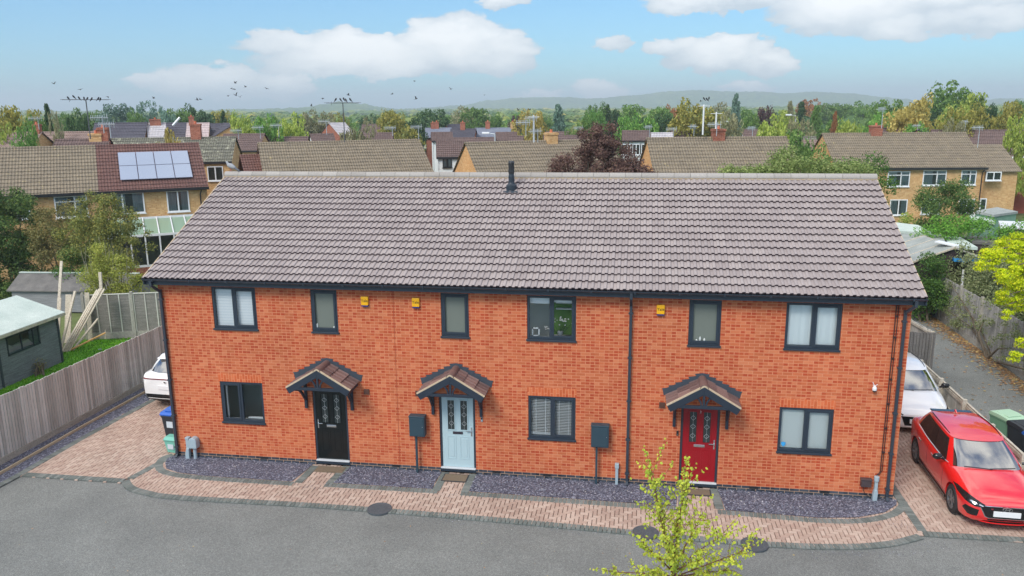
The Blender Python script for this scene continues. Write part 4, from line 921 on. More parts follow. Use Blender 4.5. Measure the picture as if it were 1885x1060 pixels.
def leaves(mb, c, rad, n, s, rnd, flat=1.0, shell=.55, squash=.8):
    for _ in range(n):
        while True:
            v = Vector((rnd.uniform(-1, 1), rnd.uniform(-1, 1), rnd.uniform(-1, 1)))
            if .05 < v.length < 1: break
        v = v.normalized()*(shell+(1-shell)*rnd.random()); p = Vector((c[0]+v.x*rad, c[1]+v.y*rad, c[2]+v.z*rad*squash))
        nrm = (v+Vector((rnd.gauss(0, .55), rnd.gauss(0, .55), rnd.gauss(0, .55)+.25))).normalized()
        a = nrm.orthogonal().normalized(); b = nrm.cross(a); th = rnd.uniform(0, 6.3); u = a*cos(th)+b*sin(th); w = nrm.cross(u); k = s*rnd.uniform(.6, 1.25)
        mb.face([p-u*k, p-w*k*.55+nrm*k*.12, p+u*k, p+w*k*.55+nrm*k*.12])
def crown_mesh(kind, seed, nclump=46, per=70, s=.022):
    """crown in unit space: base of tree 0, top 1, radius about .5"""
    rnd = random.Random(seed); mb = MB(); tk = MB()
    if kind == 'conifer':
        for k in range(nclump):
            z = .12+.86*(k/nclump); r = .42*(1-z)**.8+.02
            for q in range(5):
                a = rnd.uniform(0, 6.3); rr = r*rnd.uniform(.45, 1); leaves(mb, (rr*cos(a), rr*sin(a), z-.03*rr), .06+.08*(1-z), per//5, s, rnd, squash=.45)
        tk.tube([(0, 0, 0), (0, 0, .95)], [.025, .004], 6)
    elif kind == 'column':
        for k in range(nclump):
            z = rnd.uniform(.14, .92); r = .33*sin(pi*min(1, (z-.04)/1.0))**.6; a = rnd.uniform(0, 6.3); rr = r*sqrt(rnd.random()); leaves(mb, (rr*cos(a), rr*sin(a), z), .1, per, s, rnd)
        tk.tube([(0, 0, 0), (.01, 0, .6)], [.025, .008], 6)
    else:
        lob = [(rnd.uniform(-.24, .24), rnd.uniform(-.24, .24), rnd.uniform(.36, .70), rnd.uniform(.24, .33)) for _ in range(7)]
        for k in range(nclump):
            lx, ly, lz, lr = lob[k % 7]
            while True:
                v = Vector((rnd.uniform(-1, 1), rnd.uniform(-1, 1), rnd.uniform(-1, 1)))
                if .3 < v.length < 1: break
            v = v.normalized()*rnd.uniform(.55, 1.0)*lr; rr = rnd.uniform(.07, .13)
            if kind == 'open': rr *= .8
            leaves(mb, (lx+v.x*1.12, ly+v.y*1.12, max(.17, lz+v.z*1.05)), rr, per, s, rnd)
        tk.tube([(0, 0, 0), (.01, 0, .25), (.0, .01, .5)], [.035, .026, .014], 7)
        for (lx, ly, lz, lr) in lob: tk.tube([(.0, 0, .24), (lx*.5, ly*.5, .42), (lx*1.1, ly*1.1, lz+lr*.4)], [.02, .012, .004], 5)
    zs = [v[2] for v in mb.v]; top = sorted(zs)[int(len(zs)*.997)]; xs = sorted(abs(v[0]) for v in mb.v); ww = xs[int(len(xs)*.985)]
    mb.v = [(x*.5/ww, y*.5/ww, z/top) for x, y, z in mb.v]; tk.v = [(x, y, z/top*.97) for x, y, z in tk.v]
    return mb.mesh('crown'), tk.mesh('trunk')
PROTO = {}
for kd, seeds, nc, per in (('round', (1, 2, 3, 4), 90, 62), ('open', (5, 6), 84, 38), ('conifer', (7, 8), 40, 110), ('column', (9,), 46, 62)):
    PROTO[kd] = [crown_mesh(kd, s, nc, per, .026) for s in seeds]
LM = {
 'yg': leaf_mat('yellow_green_leaves', lin(100, 118, 50), lin(140, 154, 70), lin(170, 176, 96)),
 'green': leaf_mat('mid_green_leaves', lin(62, 88, 44), lin(88, 116, 58), lin(122, 144, 80)),
 'bright': leaf_mat('bright_green_leaves', lin(70, 106, 50), lin(98, 136, 64), lin(134, 164, 84)),
 'dark': leaf_mat('dark_green_leaves', lin(36, 58, 38), lin(56, 80, 50), lin(84, 106, 70)),
 'olive': leaf_mat('olive_leaves', lin(96, 98, 46), lin(132, 128, 64), lin(168, 156, 84)),
 'gold': leaf_mat('gold_green_leaves', lin(118, 108, 58), lin(152, 138, 76), lin(176, 162, 98)),
 'blue': leaf_mat('blue_green_leaves', lin(64, 88, 80), lin(90, 114, 102), lin(126, 146, 132)),
 'purple': leaf_mat('purple_leaves', lin(58, 42, 48), lin(82, 60, 66), lin(108, 84, 84)),
 'russet': leaf_mat('russet_leaves', lin(104, 64, 44), lin(140, 92, 58), lin(150, 116, 72)),
 'grey': leaf_mat('grey_olive_leaves', lin(96, 96, 72), lin(122, 120, 92), lin(148, 144, 114)),
}
KN = {'yg': 'yellow-green', 'green': 'mid-green', 'bright': 'bright green', 'dark': 'dark green', 'olive': 'olive', 'gold': 'golden olive', 'blue': 'blue-green', 'purple': 'purple-leaved', 'russet': 'russet', 'grey': 'grey-olive'}
def tree(kind, col, loc, h, r, label, seed=0, group='trees among and beyond the rooftops', bark=None, name=None):
    cm, tm = PROTO[kind][seed % len(PROTO[kind])]
    t = thing(name or ('conifer_tree' if kind == 'conifer' else 'tree'), label, 'tree', loc, seed*1.37, group)
    for nm, me_, ma in (('crown', cm, LM[col]), ('trunk', tm, bark or m_bark)):
        o = D.objects.new(nm, me_); C.objects.link(o); o.parent = t; o.scale = (2*r, 2*r, h)
        if not me_.materials: me_.materials.append(None)
        o.material_slots[0].link = 'OBJECT'; o.material_slots[0].material = ma
    return t
hor = lambda px: 204.2-.0086*px
def tree_px(px, top, hw, dist, col, kind, label, seed):
    p = atd(px, top, dist); q = atd(px+hw, top, dist); r = (q-p).length
    tree(kind, col, (p.x, p.y, -.05), max(3, p.z), r*1.12, label, seed)
# (x, top, half width in the photograph, distance m, colour, kind, what singles it out)
TL = [
 (12, 192, 42, 88, 'olive', 'round', 'tall olive tree at the far left edge, tallest of its clump'), (14, 229, 32, 78, 'yg', 'round', 'pale yellow-green tree at the left edge in front of the pink-brown roof'),
 (46, 203, 26, 105, 'olive', 'round', 'yellowing olive tree just right of the far left edge'), (40, 226, 24, 72, 'bright', 'round', 'bright low tree left of the small brick chimney'),
 (62, 214, 26, 82, 'green', 'round', 'mid-green tree behind the small brick chimney at left'), (85, 191, 15, 84, 'dark', 'conifer', 'pointed dark conifer near the left edge'),
 (98, 205, 16, 78, 'grey', 'open', 'sparse pale-branched tree beside the pointed conifer at left'), (139, 209, 21, 86, 'dark', 'round', 'rounded dark tree left of the black slate roof'),
 (112, 208, 22, 150, 'green', 'round', 'tree showing between the left conifer and the rounded dark tree'), (155, 200, 28, 175, 'green', 'round', 'hazy tree behind the tall left aerial'),
 (208, 192, 32, 150, 'blue', 'round', 'broad grey-green tree behind the black slate roof'), (247, 203, 16, 140, 'green', 'round', 'small tree between the broad grey-green tree and the open-topped tree'),
 (277, 186, 28, 150, 'blue', 'open', 'open-topped dark tree rising above the grey roofs at left'), (302, 197, 18, 135, 'blue', 'round', 'tree on the right flank of the open-topped dark tree'),
 (330, 200, 24, 140, 'green', 'round', 'tree behind the leaning white pole'), (365, 195, 30, 145, 'dark', 'round', 'dark tree above the pinkish-white roof'), (398, 203, 24, 150, 'olive', 'round', 'olive-brown tree right of the pinkish-white roof'),
 (410, 204, 12, 120, 'dark', 'conifer', 'small dark conifer left of the bright yellow-green trees'), (300, 238, 34, 60, 'gold', 'open', 'low golden bush in front of the grey gabled roofs at left'),
 (450, 208, 26, 88, 'yg', 'round', 'bright yellow-green tree, leftmost of the bright pair'), (487, 212, 24, 84, 'bright', 'round', 'bright tree, right one of the bright pair behind the aerials'),
 (536, 209, 27, 92, 'yg', 'round', 'sunny yellow-green tree left of the white-roofed brick gable'), (512, 216, 14, 100, 'green', 'round', 'small tree squeezed between the two sunny yellow-green trees'),
 (588, 203, 30, 120, 'grey', 'round', 'broad dark olive tree behind the white-roofed brick gable'), (625, 208, 18, 130, 'olive', 'open', 'thin olive tree right of the white-roofed gable'),
 (660, 221, 32, 62, 'grey', 'round', 'feathery grey-olive tree just right of the white-roofed gable'), (640, 216, 18, 160, 'green', 'round', 'distant tree behind the feathery grey-olive tree'), (682, 211, 18, 170, 'dark', 'round', 'small round distant tree left of the big russet-tipped tree'),
 (732, 203, 33, 108, 'olive', 'round', 'big russet-tipped tree above the middle roofs'), (762, 210, 16, 112, 'dark', 'round', 'dark tree on the right side of the russet-tipped tree'),
 (795, 201, 26, 135, 'dark', 'round', 'deep green tree left of centre with a double top'), (848, 196, 28, 170, 'grey', 'open', 'pale feathery tree left of centre against the hill'), (884, 198, 28, 160, 'green', 'round', 'full green tree behind the long slate terrace'),
 (912, 208, 20, 165, 'green', 'round', 'green tree between the slate terrace and the purple tree'), (944, 213, 11, 130, 'purple', 'round', 'small purple tree above the slate terrace end'), (946, 207, 14, 150, 'bright', 'round', 'bright tree top peeping over the small purple tree'),
 (982, 203, 28, 92, 'gold', 'round', 'golden autumn tree with aerials in front at centre'), (1028, 192, 20, 104, 'blue', 'conifer', 'blue-grey conifer right of the golden tree at centre'),
 (1066, 218, 24, 90, 'green', 'round', 'low green tree right of the blue-grey conifer'), (1098, 190, 22, 150, 'green', 'round', 'domed green tree above the purple maple'), (1092, 203, 20, 130, 'bright', 'round', 'sunny tree just below the domed green tree'),
 (1125, 194, 16, 150, 'dark', 'round', 'small dark dome right of the domed green tree'), (1152, 193, 30, 160, 'green', 'round', 'broad pale green tree right of the purple maple'), (1170, 210, 34, 92, 'bright', 'round', 'bright lime tree right of the purple maple'),
 (1205, 197, 28, 150, 'green', 'round', 'green tree left of the big yellow-olive tree'), (1238, 193, 18, 170, 'russet', 'round', 'russet topped tree behind the green one left of the big yellow-olive tree'), (1222, 209, 20, 110, 'dark', 'round', 'dark tree tucked left of the big yellow-olive tree'),
 (1282, 187, 46, 92, 'olive', 'round', 'big yellow-olive tree with two tall aerials in front'), (1335, 188, 22, 150, 'grey', 'open', 'pale grey-green tree right of the big yellow-olive tree'), (1356, 172, 14, 140, 'blue', 'conifer', 'tall blue-green conifer against the hill'),
 (1350, 209, 20, 84, 'grey', 'round', 'pale weeping tree below the tall blue-green conifer'), (1384, 200, 24, 160, 'green', 'round', 'green tree right of the tall blue-green conifer'), (1406, 196, 18, 122, 'purple', 'round', 'dark purple tree right of centre'),
 (1424, 213, 34, 80, 'yg', 'round', 'yellow-green bushy tree below the dark purple tree'), (1452, 203, 18, 130, 'yg', 'round', 'yellow-green tree between the purple tree and the lamp'), (1478, 215, 24, 82, 'grey', 'round', 'grey-olive domed tree behind the tall white street lamp'),
 (1455, 186, 12, 170, 'grey', 'conifer', 'slim greyish conifer left of the dark cedar'), (1476, 187, 16, 150, 'dark', 'conifer', 'dark cedar behind the grey-olive domed tree'), (1504, 194, 17, 130, 'green', 'conifer', 'broad green conifer right of the dark cedar'),
 (1490, 182, 28, 260, 'russet', 'open', 'hazy russet tree crown against the right of the hill'), (1538, 205, 10, 118, 'russet', 'conifer', 'small red-brown conifer above the far right roofs'), (1565, 187, 32, 250, 'green', 'round', 'hazy green grove right of the hill, left tree'), (1530, 190, 22, 250, 'green', 'round', 'hazy tall tree behind the small red-brown conifer'),
 (1600, 190, 24, 240, 'green', 'round', 'hazy green tree right of the grove'), (1574, 222, 28, 76, 'yg', 'round', 'low yellow-green tree above the right house ridge, left side'), (1608, 213, 26, 78, 'bright', 'round', 'low bright tree above the right house chimney'),
 (1628, 184, 32, 118, 'green', 'round', 'green tree left of the large orange-olive tree'), (1678, 179, 46, 96, 'gold', 'round', 'large orange-olive autumn tree at right'), (1640, 205, 28, 100, 'bright', 'round', 'bright tree low left of the orange-olive tree'),
 (1752, 152, 56, 130, 'green', 'round', 'tallest green tree on the right with a wide crown'), (1778, 172, 36, 112, 'yg', 'round', 'yellow-green tree in front of the tallest green tree'), (1768, 192, 44, 88, 'olive', 'round', 'rounded olive-yellow tree above the brick bungalow roofs'),
 (1758, 221, 26, 76, 'grey', 'round', 'grey-green shrubby tree by the far white gable'), (1815, 180, 26, 105, 'dark', 'round', 'dark tree right of the yellow-green tree'), (1848, 188, 34, 100, 'olive', 'round', 'olive tree near the right edge'), (1880, 207, 26, 78, 'yg', 'round', 'yellow-green tree at the right edge above the long roof'),
 (1868, 184, 20, 170, 'green', 'round', 'hazy tree at the right edge behind the olive tree'),
 (185, 204, 22, 190, 'green', 'round', 'hazy distant tree left of the broad grey-green tree'), (432, 214, 22, 200, 'green', 'round', 'hazy tree left of the bright yellow-green pair'), (560, 214, 22, 190, 'dark', 'round', 'hazy dark tree behind the sunny yellow-green tree'),
 (820, 212, 22, 200, 'green', 'round', 'hazy tree between the double-topped tree and the feathery tree'), (1005, 212, 20, 180, 'green', 'round', 'hazy tree between the golden tree and the blue-grey conifer'), (1190, 214, 20, 130, 'dark', 'round', 'shadowed tree right of the bright lime tree'),
 (1310, 206, 24, 130, 'green', 'round', 'green tree on the right shoulder of the big yellow-olive tree'), (1380, 214, 20, 100, 'green', 'round', 'low tree between the weeping tree and the yellow-green bush'), (1540, 214, 22, 120, 'green', 'round', 'green tree around the small red-brown conifer'),
 (1484, 240, 36, 64, 'green', 'round', 'low leafy green tree filling the gap between the two mossy roofed blocks at right'),
 (1720, 196, 26, 118, 'dark', 'round', 'dark gap-filling tree between the orange-olive and olive-yellow trees'), (1690, 226, 26, 84, 'bright', 'round', 'small bright tree by the right bungalow gable'),
]
for i, (px, top, hw, dist, col, kind, lab) in enumerate(TL): tree_px(px, top, hw, dist, col, kind, lab, i)

# distant woods: far too many to count, in drifts over the plain
rnd = random.Random(11); fw = MB()
def blob(mb, x, y, r, h, rnd):
    """a small distant crown: rough dome of leaf-mass facets"""
    n = 7; m = 4; b = len(mb.v)
    for i in range(m+1):
        ph = pi/2*i/m
        for k in range(n):
            a = 2*pi*k/n+i*.4; j = rnd.uniform(.78, 1.2); mb.v.append((x+r*cos(ph)*cos(a)*j, y+r*cos(ph)*sin(a)*j, max(-1, h*(.25+.75*sin(ph))*rnd.uniform(.9, 1.08)) if i else -1))
    for i in range(m):
        for k in range(n): mb.f.append((b+i*n+k, b+i*n+(k+1) % n, b+(i+1)*n+(k+1) % n, b+(i+1)*n+k))
for k in range(4600):
    d = 190*(2400/190)**rnd.random(); a = rnd.uniform(-.82, .62)
    if noise.noise(Vector((a*9+3, math.log(d)*3.2, 1.7))) < -.12 and d > 260: continue
    x = CAM.x+d*sin(a); y = CAM.y+d*cos(a); h = rnd.uniform(3.5, 6.2) if d < 600 else rnd.uniform(3.5, 6.8)
    blob(fw, x, y, rnd.uniform(3, 6)*(1 if d < 700 else 1.6), h, rnd)
m_far = mat('distant_foliage', lin(80, 98, 60), .9, spec=.1); g = NG(m_far)
c = g.ramp(g.rpi(), [(0, lin(76, 104, 66)), (.4, lin(106, 130, 74)), (.7, lin(140, 150, 82)), (.9, lin(88, 116, 78)), (1, lin(170, 160, 88))]); n_ = g.noise(.9, 5, .7)
c = g.mix(.6, c, g.ramp(n_, [(.35, (.55, .58, .55)), (.65, (1.35, 1.3, 1.15))]), 'MULTIPLY'); g.color(c); g.bump(n_, .9, .8)
struct(fw.build('distant_woods', m_far, fix=False), 'stuff', 'distant drifts of small trees over the plain before the hills')

# ------------------------------------------------------------------ hills
HP = [(-200, 202, 2.2), (100, 203, 2.2), (380, 203, 2.2), (430, 199.5, 2.2), (480, 200, 2.2), (520, 198, 2.2), (560, 197, 2.2), (600, 191, 2.2), (622, 186, 2.2), (645, 188, 2.2), (665, 190, 2.2), (700, 196, 2.2), (730, 200, 2.3), (790, 197, 2.6), (850, 193, 2.8),
      (900, 184, 3), (960, 179, 3), (1040, 178, 3), (1090, 181, 3), (1160, 175, 3), (1240, 167, 3), (1290, 165, 3), (1350, 168, 3), (1400, 168, 3), (1450, 171, 3), (1500, 168, 3), (1560, 171, 3), (1620, 177, 3), (1660, 181, 3), (1700, 186, 3), (1790, 186, 3.2), (1850, 180, 3.2), (2100, 184, 3.2)]
hm = MB(); NC = 900; NR = 16; px0, px1 = -200, 2100
for i in range(NC+1):
    px = px0+(px1-px0)*i/NC
    for (a, b) in zip(HP, HP[1:]):
        if a[0] <= px <= b[0]: t_ = (px-a[0])/(b[0]-a[0]); t_ = t_*t_*(3-2*t_); top = a[1]+(b[1]-a[1])*t_; dd = (a[2]+(b[2]-a[2])*t_)*1000; break
    P = atd(px, top, dd); hz = P.z; dv = Vector((P.x-CAM.x, P.y-CAM.y, 0)).normalized()
    for j in range(NR+1):
        v = j/NR; dist = dd-700+700*v; s = (.5-.5*cos(pi*v))**.9
        q = Vector((CAM.x, CAM.y, 0))+dv*dist; n_ = noise.fractal(Vector((q.x*.0035, q.y*.0035, 0)), 1, 2, 4)
        z = hz*s*(1+.12*n_*(1-v))+(noise.noise(Vector((q.x*.05, q.y*.05, 3)))*3.2+noise.noise(Vector((q.x*.17, q.y*.02, 9)))*2.0)*min(1, v*3); hm.v.append((q.x, q.y, z-1.5 if j else -3))
for i in range(NC):
    for j in range(NR): a = i*(NR+1)+j; hm.f.append((a, a+NR+1, a+NR+2, a+1))
m_hill = mat('wooded_hill', lin(62, 84, 56), .95, spec=.05); g = NG(m_hill)
n1 = g.noise(.05, 5, .7); n2 = g.noise(.006, 4); c = g.ramp(n1, [(.32, lin(52, 82, 56)), (.5, lin(84, 114, 70)), (.7, lin(132, 146, 84))]); c = g.mix(.5, c, g.ramp(n2, [(.35, (.7, .75, .75)), (.65, (1.3, 1.2, 1.0))]), 'MULTIPLY'); g.color(c); g.bump(n1, 1, 6)
o = hm.build('hills', m_hill, smooth=False, fix=False); struct(o)
# ------------------------------------------------------------------ neighbouring houses
def old_roof_mat(name, c1, c2, lich=(170, 160, 120), amt=.62, pitch=.16):
    m = mat(name, c1, .85, spec=.2); g = NG(m); sp = g.n('ShaderNodeSeparateXYZ'); g.l(g.obj(), sp.inputs[0])
    n1 = g.noise(1.3, 6, .65); n2 = g.noise(7, 5, .7); n3 = g.noise(.35, 3)
    c = g.ramp(n2, [(.3, c1), (.7, c2)]); c = g.mix(.5, c, g.ramp(n1, [(.3, (.7, .7, .7)), (.7, (1.25, 1.22, 1.15))]), 'MULTIPLY')
    c = g.mix(g.ramp(g.noise(3.1, 7, .75), [(amt, (0, 0, 0)), (amt+.08, (.8, .8, .8))]), c, lin(*lich))
    w = g.math('SINE', g.math('MULTIPLY', sp.outputs[0], 2*pi/pitch)); st = g.math('MULTIPLY_ADD', w, .5, .5)
    cw = g.ramp(st, [(0, (.72, .7, .7)), (.5, (1, 1, 1)), (1, (1.1, 1.1, 1.1))]); c = g.mix(.9, c, cw, 'MULTIPLY'); g.color(c); g.bump(w, .6, .02); return m
OR = {
 'moss': old_roof_mat('mossy_brown_tiles', lin(118, 108, 94), lin(146, 134, 116), (176, 160, 116), .60),
 'maroon': old_roof_mat('maroon_tiles', lin(96, 70, 66), lin(122, 92, 86), (160, 126, 92), .62),
 'grey': old_roof_mat('grey_lichen_tiles', lin(92, 92, 86), lin(128, 126, 112), (178, 178, 156), .54),
 'brown': old_roof_mat('brown_tiles', lin(98, 82, 80), lin(122, 104, 100), (140, 124, 114), .68),
 'pink': old_roof_mat('pinkish_tiles', lin(132, 112, 106), lin(154, 134, 126), (160, 150, 136), .66),
 'slate': old_roof_mat('dark_slate', lin(76, 74, 84), lin(96, 94, 104), (120, 116, 120), .7),
 'blue': old_roof_mat('blue_slate', lin(120, 126, 142), lin(142, 148, 164), (150, 152, 164), .7),
 'pale': old_roof_mat('pale_roof', lin(176, 172, 176), lin(204, 200, 204), (190, 186, 180), .7),
 'rose': old_roof_mat('rose_roof', lin(184, 164, 164), lin(204, 188, 186), (190, 176, 170), .7),
}
BW = {
 'buff': brick_mat('buff_brick', lin(204, 162, 110), lin(184, 132, 80), lin(216, 180, 130), lin(196, 168, 134), frac=.3),
 'orange': brick_mat('orange_gable_brick', lin(214, 160, 104), lin(200, 136, 78), lin(224, 178, 124), lin(206, 176, 140), frac=.2),
 'red': brick_mat('red_brick', lin(160, 92, 72), lin(130, 66, 54), lin(176, 112, 90), lin(170, 140, 122), frac=.3),
 'white': rough_mat('white_render', lin(222, 224, 222), lin(240, 242, 240), 1.5),
}
m_bglass = glass_mat('far_window_glass', (.85, .88, .88), .3)
m_curtain = rough_mat('curtain', lin(150, 160, 160), lin(190, 198, 196), 3, stretch=(9, 9, .3))
m_pot = mat('terracotta', lin(196, 112, 82), .8)
class House:
    def __init__(s, label, x, y, th, L, h, ze, zr, roof, wall, name='house', gable=None, group='houses behind the terrace', over=.25, courses=14, cat='house', roofs=None):
        s.t = thing(name, label, cat, (x, y, 0), th, group); s.x, s.y, s.th, s.L, s.h, s.ze, s.zr = x, y, th, L, h, ze, zr
        for y in (0, 2*h): s.wall = MB().box((.01, min(y, y+(.12 if y == 0 else -.12)), -.1), (L-.01, max(y, y+(.12 if y == 0 else -.12)), ze)).build('wall', BW[wall], s.t)
        for X, q in ((0, .14), (L, -.14)): MB().prism([(0, -.1), (0, ze), (h, zr-.06), (2*h, ze), (2*h, -.1)], min(X, X+q), max(X, X+q), 0).build('gable', BW[gable or wall], s.t)
        for (a, b, rk) in (roofs or [(-.12, L+.12, roof)]):
            R_ = MB(); sl = (zr-ze)/h
            for side in (0, 1):
                for k in range(courses):
                    v0 = -over+(h+over)*k/courses; v1 = -over+(h+over)*(k+1)/courses+.03
                    z0 = ze+sl*v0+.075; z1 = ze+sl*min(v1, h)+.02; v1 = min(v1, h)
                    y0, y1 = (v0, v1) if side == 0 else (2*h-v0, 2*h-v1)
                    R_.face([(a, y0, z0), (b, y0, z0), (b, y1, z1), (a, y1, z1)]); R_.face([(a, y0, z0-.065), (b, y0, z0-.065), (b, y0, z0), (a, y0, z0)])
            rf = R_.build('roof', OR[rk], s.t, fix=False)
            rg = MB(); n = 6
            rg.prism([(h+.13*cos(pi*q/n), zr-.02+.11*sin(pi*q/n)) for q in range(n+1)], a, b, 0); rg.build('ridge', OR[rk], rf)
        s.roof = rf
        MB().box((-.1, -over-.02, ze-.12), (L+.1, -over+.04, ze+.04)).build('gutter', m_black, s.t)
    def uv(s, px, py):      # where a sight line meets the front wall
        d = ray(px, py); n = Vector((-sin(s.th), cos(s.th), 0)); o = Vector((s.x, s.y, 0)); t = n.dot(o-CAM)/n.dot(d); p = CAM+d*t-o
        return p.x*cos(s.th)+p.y*sin(s.th), p.z
    def win(s, u0, u1, z0, z1, mull=(.5,), top=None, fr=None, curtain=True, nm='window'):
        fr = fr or m_white; F = MB(); t = .07
        F.box((u0, -.05, z0), (u0+t, .06, z1)).box((u1-t, -.05, z0), (u1, .06, z1)).box((u0+t, -.05, z0), (u1-t, .06, z0+t)).box((u0+t, -.05, z1-t), (u1-t, .06, z1))
        for q in mull: m = u0+(u1-u0)*q; F.box((m-.04, -.045, z0+t), (m+.04, .06, z1-t))
        if top: F.box((u0+t, -.045, z1-top-.03), (u1-t, .06, z1-top+.03))
        w = F.build(nm, fr, s.t); MB().box((u0+t, -.03, z0+t), (u1-t, -.025, z1-t)).build('pane', m_bglass, w)
        MB().box((u0-.04, -.1, z0-.06), (u1+.04, -.0, z0)).build('sill', fr, w)
        MB().face([(u0+t, -.012, z0+t), (u1-t, -.012, z0+t), (u1-t, -.012, z1-t), (u0+t, -.012, z1-t)]).build('interior', m_roomdark, w, fix=False)
        if curtain:
            W_ = u1-u0; c_ = MB()
            for (a, b) in ((u0+t, u0+W_*.42), (u1-W_*.36, u1-t)): c_.face([(a, -.018, z0+t), (b, -.018, z0+t), (b, -.018, z1-t), (a, -.018, z1-t)])
            c_.build('curtains', m_curtain, w, fix=False)
        return w
    def winpx(s, x0, y0, x1, y1, **k):
        a = s.uv(x0, y1); b = s.uv(x1, y1); c = s.uv((x0+x1)/2, y0); return s.win(a[0], b[0], min(a[1], b[1]), c[1], **k)
    def chimney(s, u, w=.5, hh=1.0, wall='red', pots=1, cap=None, d=.45):
        d = w*.8; c = MB().box((u-w, s.h-d, s.zr-.7), (u+w, s.h+d, s.zr+hh)).box((u-w-.04, s.h-d-.04, s.zr+hh-.14), (u+w+.04, s.h+d+.04, s.zr+hh-.02)).build('chimney', BW[wall], s.t)
        for k in range(pots): MB().lathe([(.10, 0), (.085, .2), (.10, .22)], 10, Matrix.Translation((u+(k-(pots-1)/2)*.45, s.h, s.zr+hh-.02))).build('chimney_pot', cap or m_pot, c)
    def pipe(s, u, z1=None): MB().tube([(u, -.08, 0), (u, -.08, (z1 or s.ze)-.4), (u+.1, -.25, s.ze-.05)], .04, 6).build('downpipe', m_black, s.t)

R_ = radians
h1 = House('buff-brick house at left, roof half mossy and half maroon with solar panels', -28.53, 15.8, R_(34.3), 18.5, 4.2, 4.66, 7.06, 'moss', 'buff', roofs=[(-.12, 12.72, 'moss'), (12.72, 18.62, 'maroon')])
h1.winpx(30, 362, 58, 402); h1.winpx(103, 360, 164, 398, mull=(.62,), top=.32); h1.winpx(208, 354, 268, 391, mull=(.33,)); h1.winpx(309, 350, 350, 388)
h1.pipe(18.1)
# eight panels on the maroon roof
pt = D.objects.new('solar_array', None); C.objects.link(pt); pt.parent = h1.t
m_pv = mat('solar_cell', lin(150, 160, 178), .15, spec=.8); m_pvf = mat('panel_frame', lin(150, 156, 176), .3, .8)
sl_h = (h1.zr-h1.ze)/h1.h; upv = Vector((0, 1, sl_h)).normalized(); nv = Vector((0, -upv.z, upv.y))
for i in range(4):
    for j in range(2):
        a = Vector((13.9+i*.99, .75, h1.ze+sl_h*.75))+upv*(j*1.48)+nv*.14; M = Matrix(((1, 0, 0, a.x), (0, upv.y, nv.y, a.y), (0, upv.z, nv.z, a.z), (0, 0, 0, 1)))
        pf_ = MB().box((0, 0, 0), (.96, 1.45, .035), M).build('solar_panel', m_pvf, pt); MB().box((.02, .02, .035), (.94, 1.43, .039), M).build('solar_cells', m_pv, pf_)
# lean-to conservatory on its back
cn = thing('conservatory', 'lean-to with pale green glazed roof on the back of the left buff house', 'conservatory', (h1.x, h1.y, 0), h1.th)
u0, u1 = h1.uv(185, 420)[0], h1.uv(365, 420)[0]
MB().face([(u0, -.05, 3.0), (u1, -.05, 3.0), (u1, -2.4, 2.35), (u0, -2.4, 2.35)]).build('glazed_roof', mat('green_polycarbonate', lin(136, 160, 138), .25), cn, fix=False)
bb_ = MB()
for k in range(8): u = u0+(u1-u0)*k/7; bb_.bar((u, -.05, 3.05), (u, -2.42, 2.39), .06)
bb_.box((u0, -2.45, 2.28), (u1, -2.38, 2.4)).box((u0, -.1, 2.98), (u1, -.02, 3.1)); bb_.build('roof_bars', m_white, cn)
fr_ = MB()
for k in range(8): u = u0+(u1-u0)*k/7; fr_.box((u-.04, -2.44, .6), (u+.04, -2.38, 2.3))
fr_.box((u0, -2.44, .55), (u1, -2.38, .68)); fr_.build('frame', m_white, cn)
MB().box((u0, -2.42, .68), (u1, -2.40, 2.3)).build('glazing', m_bglass, cn); MB().box((u0, -2.44, 0), (u1, -2.36, .56)).build('dwarf_wall', BW['red'], cn); MB().box((u0+.1, -1.2, 0), (u1-.1, -1.1, 2.3)).build('interior', m_roomdark, cn)
h1b = House('low maroon and brown linking roof between the left house and the middle mossy roof', -10.9, 27.9, R_(33), 9, 3.4, 4.4, 6.25, 'maroon', 'buff', roofs=[(-.5, 4.6, 'maroon'), (4.6, 9, 'moss')])
h2 = House('mossy brown roofed buff house behind the left of the ridge', -9.69, 26.82, R_(29.3), 10.4, 4.3, 4.62, 7.02, 'moss', 'buff', gable='orange')
h3 = House('mossy roofed house with orange brick gable facing left, behind the flue', 3.45, 27.3, R_(27.6), 9.5, 3.7, 4.62, 7.02, 'moss', 'buff', gable='orange'); 
h3.chimney(5.6, .36, .55, 'buff')
h4 = House('mossy roofed house with pale orange gable right of the purple maple', 13.35, 27.5, R_(9.3), 8.2, 3.6, 4.85, 7.25, 'moss', 'buff', gable='orange'); h4.chimney(4.2, .36, .55, 'red')
h5 = House('buff-brick house with white windows and long mossy roof at right', 27.2, 46.2, R_(6), 11.0, 3.8, 4.4, 6.85, 'moss', 'buff', gable='orange')
h5.win(.3, .31, 5, 5.01) if False else None
for q in ((1632, 315, 1673, 343), (1697, 313, 1740, 341), (1767, 313, 1795, 340)): h5.winpx(*q, mull=(.6,), top=.3)
for q in ((1636, 367, 1668, 396), (1694, 366, 1728, 394), (1762, 366, 1792, 392)): h5.winpx(*q, mull=(.5,))
h5.chimney(4.1, .42, .65, 'red'); h5.pipe(h5.uv(1806, 330)[0])
ue = 11.0
MB().box((ue, .5, 0), (ue+2.7, 6.5, 4.0)).build('wing_wall', BW['buff'], h5.t)
rw = MB()
for k in range(8):
    v0 = .25+k*.42; v1 = v0+.45; z = lambda v: 4.05+(v-.25)*.56
    rw.face([(ue, v0, z(v0)+.07), (ue+2.9, v0, z(v0)+.07), (ue+2.9, v1, z(v1)+.02), (ue, v1, z(v1)+.02)]).face([(ue, v0, z(v0)), (ue+2.9, v0, z(v0)), (ue+2.9, v0, z(v0)+.07), (ue, v0, z(v0)+.07)])
